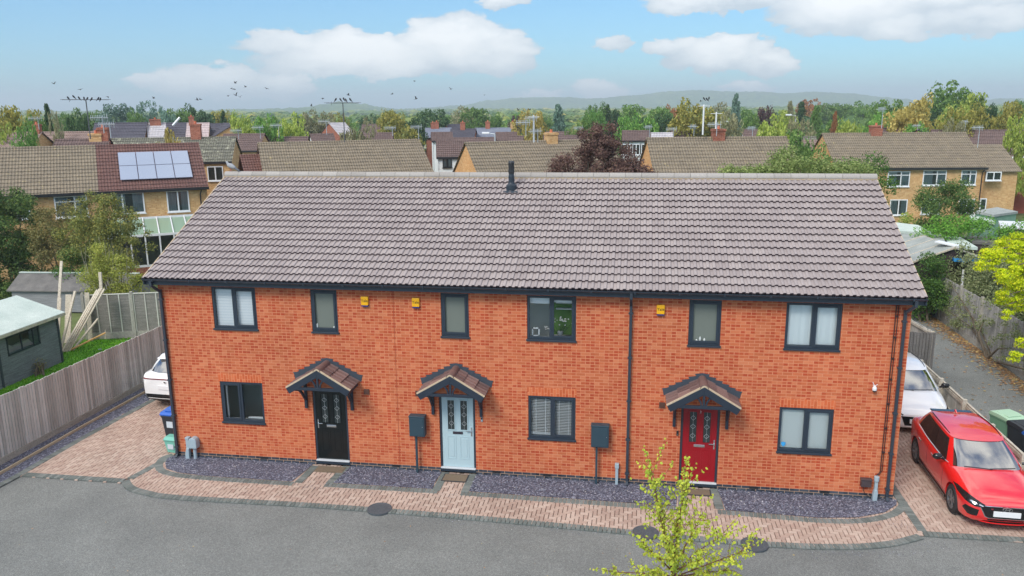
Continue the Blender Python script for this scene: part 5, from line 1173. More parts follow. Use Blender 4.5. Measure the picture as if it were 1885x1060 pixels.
rw.face([(ue, 3.6, z(3.6)), (ue+2.9, 3.6, z(3.6)), (ue+2.9, 6.7, 4.05), (ue, 6.7, 4.05)]); rw.build('wing_roof', OR['moss'], h5.t, fix=False)
h5.winpx(1814, 316, 1842, 332, mull=(.5,), curtain=False); wd = h5.winpx(1801, 365, 1813, 394, mull=(), curtain=False, nm='back_door')

def far_house(label, px0, px1, py, pe, dist, th, roof, wall, gable=None, h=None, ch=(), wins=0, courses=8, **k):
    th = R_(th); pm = (px0+px1)/2; m = atd(pm, py, dist); zr = m.z; u = Vector((cos(th), sin(th))); D_ = dist
    if h is None: h = 3.6 if pe is None else max(1.2, (D_*(pe-hor(pm))/FPX-(CAM.z-zr))/(.58+(pe-hor(pm))/FPX))
    drop = .58*h
    def hit(px):
        d = ray(px, py); a = Vector((d.x, d.y)); c0 = Vector((CAM.x, CAM.y)); det = u.x*(-a.y)+a.x*u.y; r = c0-Vector((m.x, m.y)); return (r.x*(-a.y)+a.x*r.y)/det
    s0, s1 = hit(px0), hit(px1); n = Vector((-sin(th), cos(th))); o = Vector((m.x, m.y))+u*s0-n*h
    H_ = House(label, o.x, o.y, th, s1-s0, h, zr-drop, zr, roof, wall, gable=gable, courses=courses, over=.15, group='rooftops in the distance', **k)
    for (cpx, w, hh, cw) in ch: H_.chimney(hit(cpx)-s0, w, hh, cw)
    for i in range(wins): c = (s1-s0)*(i+.5)/wins; H_.win(c-.55, c+.55, zr-drop-1.35, zr-drop-.3, curtain=False)
    return H_
FH = [
 ('pink-brown tiled roof with a small brick chimney at the far left', 18, 76, 244.5, None, 78, 10, 'pink', 'buff', dict(ch=((69, .28, .7, 'red'),))),
 ('grey-mauve ribbed roof joined right of the pink-brown one', 76, 176, 243.5, None, 80, 10, 'pink', 'buff', {}),
 ('brown ridge just above the left house with two chimneys', 106, 200, 257.5, None, 58, 20, 'brown', 'buff', dict(ch=((178, .36, .4, 'buff'), (192, .3, .75, 'red')))),
 ('dark slate roof with an orange brick gable end at left', 176, 270, 226.5, 262, 106, 24, 'slate', 'buff', dict(gable='orange')),
 ('pale grey roof right of the orange gable', 272, 303, 227, 252, 106, 32, 'pale', 'buff', dict(gable='orange', ch=((286, .6, .5, 'red'),))),
 ('dark roof between the pale grey and the pinkish-white roofs', 304, 346, 226.5, None, 108, 24, 'slate', 'buff', dict()),
 ('pinkish-white roof at left with a brick chimney', 346, 384, 227, None, 104, 24, 'rose', 'buff', dict(ch=((353, .28, .8, 'red'),))),
 ('small dark roof right of the pinkish-white one', 385, 410, 228, None, 106, 24, 'slate', 'buff', {}),
 ('dark roof with buff gable beside the bright yellow-green pair', 412, 432, 227.5, 245, 104, -50, 'slate', 'buff', dict(gable='orange')),
 ('grey lichen-spotted roof with a row of high windows behind the solar panels', 200, 432, 254.5, 289, 66, 19, 'grey', 'buff', dict(ch=((362, .36, 1.05, 'red'),), wins=4)),
 ('brown roofed buff house with small white windows left of the mossy middle roof', 414, 486, 247, 271, 82, 10, 'brown', 'buff', dict(wins=3)),
 ('brown ridge behind the left end of the mossy middle roof', 470, 497, 252, None, 90, 12, 'brown', 'buff', {}),
 ('low brown roof with a small beige gable behind the mossy middle roof', 500, 566, 252.5, None, 84, 12, 'brown', 'buff', {}),
 ('brown roof with white gable slope behind the mossy middle roof', 572, 612, 247, 264, 86, 30, 'brown', 'white', dict(gable='white')),
 ('red brick gable with a white roof left of centre', 606, 634, 226.5, 246, 112, 50, 'pale', 'red', dict(gable='red')),
 ('brown roof right of the feathery grey tree', 690, 722, 245, 260, 80, 14, 'brown', 'white', {}),
 ('distant brown roof behind the feathery grey tree', 668, 700, 229, None, 120, 10, 'brown', 'red', {}),
 ('blue slate roof with red brick end left of the dark slate terrace', 784, 830, 236, 251, 118, 14, 'blue', 'red', dict(ch=((797, .3, .8, 'red'), (804, .3, .9, 'red')), gable='red')),
 ('dark slate terrace roof with chimney in the middle distance', 831, 875, 237.5, 251, 110, 4, 'slate', 'red', dict(ch=((852, .32, .9, 'red'),), wins=3)),
 ('pale blue slate terrace roof with three chimneys', 876, 947, 236, 250, 112, 4, 'blue', 'red', dict(ch=((898, .3, .9, 'red'), (944, .3, .8, 'buff')), wins=5)),
 ('distant small brick gable with white bargeboards', 822, 850, 229, 238, 136, 34, 'slate', 'red', dict(gable='red')),
 ('white rendered house with brown roof left of the flue', 795, 831, 244, 257, 86, 16, 'brown', 'white', dict(gable='white')),
 ('white rendered house with ribbed brown roof and one dark-framed window left of the flue', 805, 859, 260.5, 286, 64, 14, 'brown', 'white', dict()),
 ('long low brown roof behind the white houses', 832, 912, 254, None, 88, 6, 'brown', 'red', {}),
 ('brown hipped roof with cream wall above the flue', 914, 950, 244, 257, 90, 6, 'brown', 'white', {}),
 ('brown roof behind the golden autumn tree', 938, 962, 251, None, 80, 6, 'brown', 'red', {}),
 ('brown roof right of the golden autumn tree', 1006, 1046, 243, None, 92, 6, 'brown', 'red', {}),
 ('mauve-brown low roof left of the purple maple', 1002, 1070, 250, None, 80, 8, 'brown', 'red', {}),
 ('white-walled house with brown roof right of the purple maple', 1147, 1195, 241, 256, 82, 2, 'brown', 'white', dict(wins=3)),
 ('small brown roof right of the white-walled house', 1237, 1277, 240, None, 92, 2, 'brown', 'red', {}),
 ('low pale roof with orange boards beyond the pale orange gable', 1200, 1236, 245, None, 86, 2, 'pale', 'orange', {}),
 ('small hipped brown roof left of the street lamp', 1400, 1437, 238, None, 94, -4, 'brown', 'white', {}),
 ('small brown roof behind the right end of the green hedge trees', 1368, 1398, 239, None, 96, -2, 'brown', 'white', dict(gable='white')),
 ('pinkish low roof behind the leafy mass at right', 1444, 1520, 259, 272, 74, -4, 'pink', 'buff', {}),
 ('small grey roof behind the street lamp', 1462, 1500, 252, None, 80, -4, 'grey', 'white', {}),
 ('grey-brown roof left of the small dark gable at right', 1616, 1680, 236, None, 96, -8, 'brown', 'red', {}),
 ('long brown roof with white eaves board at the right edge', 1716, 1960, 240, 272, 88, -14, 'brown', 'red', dict(wins=6)),
 ('second long brown roof behind the one at the right edge', 1778, 1990, 231, None, 112, -12, 'brown', 'red', dict(gable='white')),
 ('small dark gabled roof with brick front above the right house', 1690, 1700, 238.5, 249, 84, 62, 'slate', 'red', dict(gable='red')),
]
for (lab, a, b, py, pe, D0, th, rf_, wl, kw) in FH:
    H_ = far_house(lab, a, b, py, pe, D0, th, rf_, wl, **kw)
    if 'one dark-framed' in lab: H_.winpx(815, 291, 832, 308, fr=m_black)
    if 'white eaves' in lab: MB().box((-.1, -.24, H_.ze-.2), (H_.L+.1, -.17, H_.ze+.08)).build('eaves_board', m_white, H_.t)
# brick house body right edge with white verge
t = thing('conservatory', 'white glazed roof and frame right of the feathery tree in the middle distance', 'conservatory', tuple(atz(765, 262, 3.6).xy)+(0,), R_(8))
MB().prism([(-2.6, 2.7), (2.6, 2.7), (1.4, 3.6), (-1.6, 3.6)], -1.5, 1.5, 1).build('roof', m_white, t); MB().box((-2.5, -1.4, 0), (2.5, 1.4, 2.7)).build('glazing', m_bglass, t)

# aerials, poles and lamps
m_alu = mat('aerial_aluminium', lin(186, 192, 196), .5, .3); m_mast = mat('dark_mast', lin(90, 92, 96), .6)
def aerial(px, top, base, dist, kind, lab, r=.03, dark=False, wid=1.2):
    p = atd(px, top, dist); q = atd(px, base, dist); t = thing('roof_aerial', lab, 'aerial', (p.x, p.y, 0), R_(20+px % 40), 'television aerials on the rooftops')
    MB().tube([(0, 0, q.z), (0, 0, p.z)], r, 6).build('mast', m_mast if dark else m_alu, t)
    A = MB()
    if kind == 'array':
        A.tube([(-wid, 0, p.z+.02), (wid, 0, p.z+.02)], .018, 5)
        for k in range(5): x = -wid+2*wid*k/4; A.tube([(x, -.25, p.z+.03), (x, .25, p.z+.03)], .01, 4)
        A.tube([(-wid*.7, 0, p.z-.1), (-wid*.7, 0, p.z+.1)], .01, 4)
    else:
        A.tube([(-wid, 0, p.z-.1), (wid*.5, 0, p.z-.1)], .02, 5)
        for k in range(9): x = -wid+k*wid*.15; A.tube([(x, -.2, p.z-.1), (x, .2, p.z-.1)], .012, 4); A.tube([(x, 0, p.z-.24), (x, 0, p.z+.04)], .012, 4)
        A.tube([(wid*.4, -.15, p.z-.1), (wid*.4, .15, p.z-.1)], .012, 4).tube([(wid*.4, 0, p.z-.3), (wid*.4, 0, p.z+.1)], .015, 4)
    A.build('antenna', m_mast if dark else m_alu, t)
aerial(158, 184, 256, 52, 'array', 'tall dark mast with a wide bird-lined aerial above the left chimneys', .032, True, 1.25)
aerial(631, 190, 262, 46, 'array', 'tall thin mast with birds perched, left of centre', .03, True, 1.0)
for (x, a, b, d, lab) in ((188, 213, 245, 48, 'yagi aerial on the brick chimney above the solar roof'), (201, 225, 254, 50, 'thin pale aerial right of the left chimneys'), (69, 215, 238, 66, 'aerial on the small brick chimney at far left'),
    (438, 238, 256, 60, 'aerial above the roof left of the bright pair'), (478, 232, 255, 60, 'aerial in front of the bright yellow-green pair'), (512, 228, 252, 60, 'aerial in front of the small tree left of the brick gable'), (600, 221, 248, 62, 'aerial just left of the white-roofed brick gable'),
    (722, 233, 250, 62, 'aerial left of the big russet-tipped tree base'), (770, 231, 258, 60, 'thin aerial right of the russet-tipped tree'), (982, 214, 262, 48, 'tall aerial in front of the golden autumn tree'), (968, 222, 250, 46, 'stubby aerial on the buff chimney above the flue'), (990, 238, 262, 47, 'second aerial beside the buff chimney above the flue'),
    (1068, 233, 252, 60, 'aerial left of the purple maple'), (1196, 231, 252, 60, 'aerial right of the purple maple'), (1240, 235, 252, 62, 'aerial above the small brown roof right of the maple'), (1278, 230, 250, 58, 'aerial left of the tall white poles'),
    (1320, 226, 250, 50, 'aerial beside the chimney right of the white poles'), (1386, 233, 250, 60, 'aerial right of the weeping tree'), (1690, 229, 240, 80, 'aerial left of the small dark gable'), (1778, 222, 240, 78, 'aerial above the white verge at right'), (1804, 232, 272, 62, 'tall aerial rising in front of the long roof at right'), (1626, 198, 236, 58, 'aerial in front of the orange-olive tree')):
    aerial(x, a, b, d, 'yagi', lab, .022, False, .55)
for (x, a, b, d, lab) in ((1296, 192, 248, 50, 'taller white pole in front of the big yellow-olive tree'), (1319, 206, 248, 52, 'shorter white pole right of the taller one'), (982.5, 212, 262, 49.5, 'white pole beside the tall aerial at the golden tree')):
    p = atd(x, a, d); q = atd(x, b, d); o = MB().tube([(0, 0, q.z), (0, 0, p.z)], .05, 6).tube([(-.35, 0, p.z-.1), (.35, 0, p.z-.1)], .015, 4).build('pole', m_white); o.location = (p.x, p.y, 0); tag(o, lab, 'pole', 'white poles above the rooftops')
p = atd(318, 231, 70); q = atd(331, 216, 70); tag(MB().tube([tuple(p), tuple(q)], .1, 6).build('pole', m_white), 'leaning white pole above the dark roof at left', 'pole')
for (x, top, d, lab) in ((1465, 213, 84, 'tall white street lamp in front of the grey-olive domed tree'), (1346, 225, 90, 'small street lamp right of the big yellow-olive tree'), (911, 247, 60, 'pale lamp head behind the ridge of the flue house')):
    p = atd(x, top, d); t = thing('street_lamp', lab, 'street lamp', (p.x, p.y, 0), 0, 'street lamps')
    MB().tube([(0, 0, 0), (0, 0, p.z)], [.09, .05], 7).tube([(0, 0, p.z), (-.5, 0, p.z+.08)], .04, 6).build('column', m_alu, t); MB().box((-.95, -.12, p.z+.02), (-.4, .12, p.z+.16)).build('lamp_head', m_white, t, bevel=.03)

# birds
def bird(loc, rz, flap, size=.2):
    b = MB(); s = size
    b.tube([(-.5*s, 0, 0), (-.25*s, 0, .03*s), (.1*s, 0, .04*s), (.38*s, 0, .05*s), (.5*s, 0, .04*s)], [.02*s, .09*s, .13*s, .09*s, .03*s], 6)
    b.face([(-.45*s, -.07*s, 0), (-.8*s, -.12*s, .0), (-.8*s, .12*s, 0), (-.45*s, .07*s, 0)])
    for k in (-1, 1): b.face([(.2*s, k*.08*s, .06*s), (-.18*s, k*.08*s, .06*s), (-.2*s, k*.5*s, (.06+flap)*s), (.12*s, k*.55*s, (.08+flap)*s)]).face([(.12*s, k*.55*s, (.08+flap)*s), (-.2*s, k*.5*s, (.06+flap)*s), (-.22*s, k*.98*s, (.02+flap*1.3)*s)])
    return b
m_bird = mat('dark_feathers', (.02, .02, .024), .8)
BP = [(99, 154), (148, 165), (198, 178), (283, 181), (363, 184), (369, 183), (420, 176), (434, 175.5), (442, 178.5), (426, 163), (431, 164), (433, 153), (452, 160), (491, 163), (594, 181), (573, 195), (641, 175), (722, 173), (763, 149), (766, 182), (830, 164), (892, 175), (848, 222), (954, 203), (975, 202), (1290, 186)]
BPP = [(126, 180), (136, 177.5), (146, 180), (155, 180.5), (161, 181), (169, 181.5), (181, 181), (185, 182), (618, 183), (627, 183), (633, 182), (637, 184), (645, 183), (1296, 181), (1301, 182), (1305, 180)]
bms = [bird((0, 0, 0), 0, f).mesh('bird') for f in (.35, .1, -.2, .55)]
for i, (x, y) in enumerate(BP):
    p = atd(x, y, 50+(i*7) % 22); o = D.objects.new('bird', bms[i % 4]); C.objects.link(o); o.location = p; o.rotation_euler = (RND.uniform(-.4, .4), RND.uniform(-.3, .3), RND.uniform(0, 6.3))
    if not o.data.materials: o.data.materials.append(m_bird)
    k_ = 0 if x < 400 else 1 if x < 560 else 2 if x < 840 else 3; tag(o, ('small dark bird flying in the sky above the left house', 'small dark bird flying in front of the small left cloud', 'small dark bird flying below the large cloud left of centre', 'small dark bird flying in front of the wooded hill')[k_], 'bird', ('birds flying above the left house', 'birds in front of the small left cloud', 'birds below the large cloud', 'birds in front of the hill')[k_])
perch = MB().tube([(-.07, 0, 0), (-.03, 0, .05), (.02, 0, .11), (.04, 0, .155), (.06, 0, .165)], [.012, .04, .045, .03, .012], 7).tube([(-.06, 0, .02), (-.12, 0, -.05)], [.025, .01], 5).mesh('bird'); perch.materials.append(m_bird)
for i, (x, y) in enumerate(BPP):
    d = 52 if x < 400 else (46 if x < 900 else 50); p = atd(x, y+3.2, d); o = D.objects.new('bird', perch); C.objects.link(o); o.location = p; o.rotation_euler = (0, 0, RND.uniform(0, 6.3))
    k_ = 0 if x < 400 else 1 if x < 900 else 2; tag(o, ('small dark bird perched on the wide aerial at left', 'small dark bird perched on the thin mast left of centre', 'small dark bird perched on the tall white pole')[k_], 'bird', ('birds perched on the wide left aerial', 'birds perched on the thin mast', 'birds perched on the white pole')[k_])
# pigeon on the ridge
t = thing('pigeon', 'grey wood pigeon standing on the left end of the roof ridge', 'pigeon', (-.02, HYR, HZR+.05), pi*.93)
MB().tube([(-.19, 0, .09), (-.12, 0, .12), (-.02, 0, .16), (.07, 0, .19), (.11, 0, .235), (.13, 0, .275), (.16, 0, .285)], [.02, .055, .08, .065, .035, .034, .02], 10).tube([(.155, 0, .283), (.19, 0, .275)], [.012, .003], 6).build('body', mat('pigeon_grey', lin(150, 152, 156), .8), t, smooth=True)
MB().tube([(-.12, 0, .12), (-.24, 0, .05), (-.31, 0, .02)], [.045, .03, .022], 6).build('tail', mat('pigeon_tail', lin(96, 98, 104), .8), t)
MB().tube([(0, .02, .11), (.01, .025, 0)], .008, 5).tube([(0, -.02, .11), (.01, -.025, 0)], .008, 5).build('legs', mat('pigeon_leg', lin(190, 110, 110), .7), t)

# ------------------------------------------------------------------ garden roofs and sheds at right
m_green = rough_mat('green_shed_paint', lin(110, 146, 126), lin(130, 164, 142), 2)
m_darkshed = rough_mat('dark_boards', lin(52, 42, 44), lin(76, 64, 62), 3, stretch=(.5, .5, 6))
m_greyfelt = rough_mat('grey_mineral_felt', lin(136, 142, 138), lin(166, 170, 166), 1.5, fine=40)
def gable_shed(lab, a, b, wid, ze, zr, roof, wall, name='garden_shed'):
    """a, b: ends of the ridge on the ground plan"""
    a = Vector(a); b = Vector(b); L = (b-a).length; ang = atan2(b.y-a.y, b.x-a.x); t = thing(name, lab, 'shed', (a.x, a.y, 0), ang, 'sheds and garages in the back gardens')
    w = MB().prism([(-wid, 0), (wid, 0), (wid, ze), (0, zr-.05), (-wid, ze)], .08, L-.08, 0); w.build('wall', wall, t)
    s = (zr-ze)/wid; o = wid+.15; r = MB()
    for k in (-1, 1): r.prism([(0, zr), (k*o, ze-s*.15), (k*o, ze-s*.15+.06), (0, zr+.06)], 0, L, 0)
    r.build('roof', roof, t)
    f = MB()
    for x in (0, L): 
        for k in (-1, 1): f.bar((x, 0, zr+.05), (x, k*o, ze-s*.15+.05), .05, .07)
    for x in (L*.33, L*.66):
        for k in (-1, 1): f.bar((x, 0, zr+.065), (x, k*o, ze-s*.15+.065), .05, .02)
    f.build('batten', m_paletimber, t); return t
def P2(px, py, z): v = atz(px, py, z); return (v.x, v.y)
gable_shed('large grey felted garage roof with dark walls just beyond the alley fence', P2(1700, 436, 3.0), P2(1758, 458, 3.0), 2.1, 2.2, 3.0, m_greyfelt, m_darkshed)
def flat(lab, pts, z, roof, wall, th_=.14, name='garden_shed'):
    P = [P2(x, y, z) for x, y in pts]; cx = sum(p[0] for p in P)/len(P); cy = sum(p[1] for p in P)/len(P); t = thing(name, lab, 'shed', (cx, cy, 0), 0, 'sheds and garages in the back gardens')
    Q = [(p[0]-cx, p[1]-cy) for p in P]; MB().prism(Q, z-th_, z).build('roof', roof, t); MB().prism([(x*.94, y*.94) for x, y in Q], 0, z-th_).build('wall', wall, t); return t
flat('pale green flat-roofed outbuilding tucked behind the right verge of the roof', [(1640, 424), (1716, 428), (1690, 414), (1640, 408)], 2.6, m_felt, m_darkshed)
flat('long grey felted roof behind the large garage', [(1640, 446), (1742, 449), (1734, 431), (1640, 430)], 2.5, m_greyfelt, m_darkshed)
flat('pale grey panelled roof right of the long grey one', [(1748, 452), (1800, 455), (1768, 436), (1738, 434)], 2.4, m_felt, m_darkshed)
flat('dark grey low roof furthest right beside the buddleia', [(1790, 444), (1860, 448), (1850, 436), (1770, 434)], 2.4, m_feltdark, m_darkshed)
flat('white flat garage roof at the right edge', [(1842, 416), (1900, 418), (1900, 408), (1838, 406)], 2.6, m_white, m_darkshed)
flat('pale roof just left of the green shed', [(1786, 404), (1832, 409), (1815, 397), (1784, 393)], 2.4, m_felt, m_green)
flat('green painted shed with grey roof below the right house', [(1830, 395), (1874, 389), (1836, 381), (1794, 388)], 2.7, m_greyfelt, m_green)
pl_ = atz(1724, 449, 3.05); p2_ = atz(1774, 468, 2.75)
t = thing('white_panel', 'long white panel with blue tarpaulin lying down the garage roof', 'panel', (0, 0, 0)); MB().bar(tuple(pl_+Vector((0, 0, .12))), tuple(p2_+Vector((0, 0, .3))), .42, .05).build('board', m_white, t)
m_tarp = rough_mat('blue_tarpaulin', lin(26, 110, 176), lin(60, 150, 206), 3); tb = MB(); p3 = atz(1780, 473, 2.7)
for k in range(7): tb.bar((p3.x-.5+k*.14, p3.y-.3+.1*sin(k*2), p3.z+.05*sin(k*3)-.1), (p3.x-.3+k*.16, p3.y+.6, p3.z-.25+.06*cos(k*2)), .2, .12)
tb.build('tarpaulin', m_tarp, t)
p = aty(1772, 520, 16.5); q = aty(1774, 496, 16.5); tag(MB().tube([(p.x, p.y, 0), tuple(q)], .045, 8).build('pole', m_white), 'short white post in the bushes beyond the alley fence', 'post')
t = thing('panel_fence', 'red-brown panel fence with pale posts by the right house wing', 'fence', tuple(atz(1856, 392, .1).xy)+(0,), R_(-8))
for k in range(3): MB().box((k*1.9, -.02, .1), (k*1.9+1.8, .02, 1.7)).build('fence_panel', mat('red_brown_boards', lin(140, 70, 52), .8) if k == 0 else D.materials['red_brown_boards'], t); MB().box((k*1.9-.1, -.05, 0), (k*1.9, .05, 1.85)).build('post', m_conc, t)

# ------------------------------------------------------------------ shrubs and nearer trees
def shrub(label, clumps, mt, per, s, name='shrub', cat='shrub', stems=None, seed=0, squash=.8, group=None, shell=.5, bark=None, extra=None):
    rnd = random.Random(seed+50); x0 = sum(c[0] for c in clumps)/len(clumps); y0 = sum(c[1] for c in clumps)/len(clumps); t = thing(name, label, cat, (x0, y0, 0), 0, group); mb = MB()
    for (x, y, z, r) in clumps: leaves(mb, (x-x0, y-y0, z), r, int(per*r*r), s, rnd, shell=shell, squash=squash)
    mb.build('foliage', mt, t, fix=False)
    tk = MB(); st = stems or 6
    for k in range(st):
        c = clumps[int(k*len(clumps)/st) % len(clumps)]; b = Vector((rnd.uniform(-.25, .25), rnd.uniform(-.25, .25), -.05)); e = Vector((c[0]-x0, c[1]-y0, c[2])); m = b.lerp(e, .5)+Vector((rnd.uniform(-.2, .2), rnd.uniform(-.2, .2), .2)); R0 = .05 if not bark else .09
        tk.tube([tuple(b), tuple(m), tuple(e)], [R0, R0*.6, R0*.25], 6)
    tk.build('stems', bark or m_bark, t); return t
def cloud(cx, cy, cz, rx, ry, rz, n, r0, r1, rnd):
    out = []
    while len(out) < n:
        v = Vector((rnd.uniform(-1, 1), rnd.uniform(-1, 1), rnd.uniform(-1, 1)))
        if .35 < v.length < 1: out.append((cx+v.x*rx, cy+v.y*ry, max(.2, cz+v.z*rz), rnd.uniform(r0, r1)))
    return out
rr = random.Random(5)
def lm2(n, *c): return leaf_mat(n, *[lin(*q) for q in c])
m_lf_dk = lm2('evergreen_leaves', (50, 72, 38), (74, 98, 50), (108, 122, 64)); m_lf_ol = lm2('brown_olive_leaves', (88, 88, 56), (112, 108, 68), (140, 126, 78)); m_lf_sp = lm2('spiky_yellow_leaves', (114, 124, 54), (144, 150, 70), (176, 174, 90))
m_lf_tl = lm2('loose_shrub_leaves', (82, 92, 50), (112, 118, 66), (156, 146, 74)); m_lf_pu = lm2('maple_leaves', (72, 52, 50), (92, 70, 66), (114, 94, 80)); m_lf_mx = lm2('willow_leaves', (84, 100, 54), (108, 122, 70), (142, 150, 98)); m_lf_br = lm2('hedge_leaves', (60, 100, 34), (86, 128, 46), (120, 154, 66))
m_lf_bu = lm2('buddleia_leaves', (84, 94, 62), (106, 114, 80), (136, 140, 106)); m_lf_ye = lm2('robinia_leaves', (132, 156, 20), (176, 188, 26), (210, 206, 48)); m_lf_iv = lm2('ivy_leaves', (46, 74, 32), (66, 96, 42), (98, 124, 60)); m_lf_bi = lm2('birch_leaves', (136, 152, 48), (166, 178, 66), (196, 192, 74))
def pc(px, py, y, hwpx, hhpx, ry, n, r0, r1):
    c = aty(px, py, y); k = (c-CAM).length/FPX; return cloud(c.x, c.y, c.z, hwpx*k, ry, hhpx*k, n, r0, r1, rr)
shrub('dense dark evergreen bush filling the far left edge behind the sheds', pc(12, 430, 17, 56, 82, 1.4, 60, .4, .75)+pc(10, 500, 16.5, 50, 45, 1, 18, .5, .8), m_lf_dk, 1000, .065, 'evergreen_bush', seed=1, shell=.3)
shrub('brownish olive bush between the dark evergreen and the tall loose shrub', pc(112, 448, 17, 54, 62, 1.2, 60, .35, .6), m_lf_ol, 1200, .055, seed=2, shell=.25)
shrub('tall loose shrub reaching the upper windows of the left house', pc(185, 408, 16.5, 50, 48, 1.0, 44, .28, .5)+pc(228, 435, 16.5, 44, 54, 1.0, 40, .28, .5)+pc(165, 455, 16, 50, 50, 1.0, 34, .35, .55), m_lf_tl, 1150, .05, seed=3, shell=.2)
shrub('wispy yellow-green bush spilling over the grey panel fence', pc(203, 512, 12.6, 56, 38, .8, 46, .28, .5)+pc(205, 478, 12.8, 40, 30, .7, 16, .25, .42), m_lf_sp, 1500, .042, seed=4, shell=.2, stems=10)
tw = [q for q in D.objects if q.get('label', '').startswith('wispy')][0]; tb = MB()
for k in range(30):
    a = (rr.uniform(-1.0, .9), rr.uniform(-.5, .5), 1.6); tb.tube([a, (a[0]*1.1, a[1], rr.uniform(2.2, 3.0)), (a[0]*1.2+rr.uniform(-.2, .2), a[1], rr.uniform(2.9, 3.9))], [.010, .007, .003], 4)
tb.build('bare_twigs', m_palebark, tw)
shrub('mid-green bush behind the panel fence near the gutter end', cloud(-6.8, 15.5, .9, 1.6, 1.0, 1.0, 16, .4, .6, rr), m_lf_iv, 900, .05, seed=6)
shrub('green leafy bush behind the right end of the low old shed', pc(142, 492, 15.8, 38, 34, .8, 22, .35, .6), m_lf_iv, 900, .05, seed=61)
shrub('small yellowing bush among the dead leaves beside the left shed', cloud(-8.75, 6.0, .35, .1, .5, .3, 5, .15, .25, rr), m_lf_ol, 900, .03, seed=7, squash=1)
# purple maple and leafy mass behind the ridge
shrub('dark purple-leaved maple rising behind the ridge right of the flue', cloud(10.5, 15, 6.3, 1.95, 1.8, 1.35, 100, .3, .6, rr)+cloud(10.6, 15, 7.7, .8, .8, .85, 26, .2, .4, rr)+cloud(12.0, 15, 6.2, .8, .9, .8, 16, .3, .5, rr), m_lf_pu, 1700, .05, 'maple_tree', 'tree', seed=8, bark=m_bark, shell=.25)
shrub('wide pale leafy tree mass behind the ridge at right', cloud(16.6, 14.5, 6.15, 1.3, 1.4, 1.1, 44, .35, .6, rr)+cloud(18.3, 14.5, 6.25, 1.3, 1.4, 1.15, 44, .35, .6, rr)+cloud(20.1, 14.5, 6.1, 1.3, 1.4, 1.1, 44, .35, .6, rr), m_lf_mx, 1500, .05, 'willow_tree', 'tree', seed=9, bark=m_bark, shell=.25)
shrub('greener leafy tree at the right end of the pale mass behind the ridge', cloud(21.2, 16, 5.9, 1.1, 1.2, 1.2, 28, .4, .65, rr), m_lf_iv, 1000, .05, 'tree', 'tree', seed=10, bark=m_bark)
# right-hand gardens
c0 = aty(1745, 385, 30); shrub('dark leafy tree in front of the right buff house', cloud(c0.x, 30, c0.z, 1.6, 1.4, 1.9, 44, .35, .75, rr)+cloud(c0.x-1.6, 29.5, c0.z-1.5, 1.2, 1, .9, 16, .4, .7, rr), m_lf_dk, 800, .06, 'tree', 'tree', seed=11, bark=m_bark, shell=.25)
c0 = aty(1780, 418, 25); shrub('bright green hedge below the dark leafy tree at right', [(c0.x+u, 25+rr.uniform(-.4, .4), c0.z+rr.uniform(-.35, .35)-abs(u)*.06, rr.uniform(.45, .7)) for u in [q*.32-2.1 for q in range(15)]]+[(c0.x+u, 25, c0.z-.9, .7) for u in (-2, -1, 0, 1, 2, 3)], m_lf_br, 900, .055, 'hedge', 'hedge', seed=12)
c0 = aty(1690, 430, 27); shrub('low yellow-leaved shrub by the roof verge at right', cloud(*aty(1664, 414, 31), .8, .8, .6, 8, .3, .5, rr), LM['yg'], 800, .06, seed=13)
c0 = aty(1708, 500, 17.5); shrub('glossy ivy mound at the near end of the alley fence', cloud(c0.x, 17.5, c0.z-.25, .85, .8, .95, 26, .3, .5, rr)+cloud(c0.x, 17.5, 1.0, .9, .8, .8, 14, .4, .6, rr), m_lf_iv, 1100, .05, 'ivy_mound', seed=14)
c1 = []
for k in range(105):
    x = rr.uniform(25.7, 28.0); y = rr.uniform(7.0, 18.5); c1.append((x, y, rr.uniform(1.3, 3.3), rr.uniform(.4, .75)))
shrub('tangle of grey-green buddleia leaning over the alley fence', c1, m_lf_bu, 950, .055, seed=15, shell=.15, stems=10, bark=None)
iv = [(25.32-rr.uniform(0, .18), rr.uniform(6.5, 17), rr.uniform(.3, 1.9), rr.uniform(.12, .3)) for k in range(90)]
shrub('grey-green climber trailing down the face of the alley fence', iv, m_lf_bu, 900, .04, 'climber', seed=16, shell=.1)
# bright yellow tree at right edge: boughs reaching in from a trunk outside the frame
t = thing('robinia_tree', 'brilliant yellow-green tree with layered boughs at the right edge', 'tree', (26.6, 8.4, 0)); lv = MB(); br = MB(); rnd = random.Random(33)
br.tube([(0, 0, 0), (-.1, 0, 1.8), (-.2, 0, 3.6), (-.2, 0, 4.8)], [.16, .13, .09, .03], 8)
def bough(px, py, y, n, r, droop=.35):
    e = aty(px, py, y); e = Vector((e.x-26.6, e.y-8.4, e.z)); s = Vector((-.15, 0, min(4.6, e.z+.1))); m = s.lerp(e, .55)+Vector((0, 0, .3)); br.tube([tuple(s), tuple(m), tuple(e)], [.05, .03, .008], 5)
    for k in range(n):
        u = k/(n-1); p = s.lerp(e, .25+.75*u)+Vector((rnd.gauss(0, .12), rnd.gauss(0, .18), .25*(1-u)*u*4-.05+rnd.gauss(0, .06)))
        leaves(lv, (p.x, p.y, p.z), r*rnd.uniform(.6, 1.1), int(1300*r), .036, rnd, shell=.1, squash=.45); leaves(lv, (p.x-.05, p.y, p.z-.16), r*.85, int(700*r), .034, rnd, shell=.1, squash=.5)
for q in ((1812, 462, 7.6, 12, .26), (1850, 442, 8.6, 10, .28), (1812, 482, 7.4, 12, .24), (1838, 498, 7.2, 12, .28), (1862, 520, 7.4, 12, .3), (1850, 545, 7.0, 10, .26), (1842, 565, 6.8, 8, .2), (1878, 500, 7.8, 10, .3), (1885, 455, 8.8, 10, .3), (1880, 560, 7.4, 9, .28), (1866, 640, 5.6, 8, .22), (1890, 620, 6.2, 9, .26)): bough(*q)
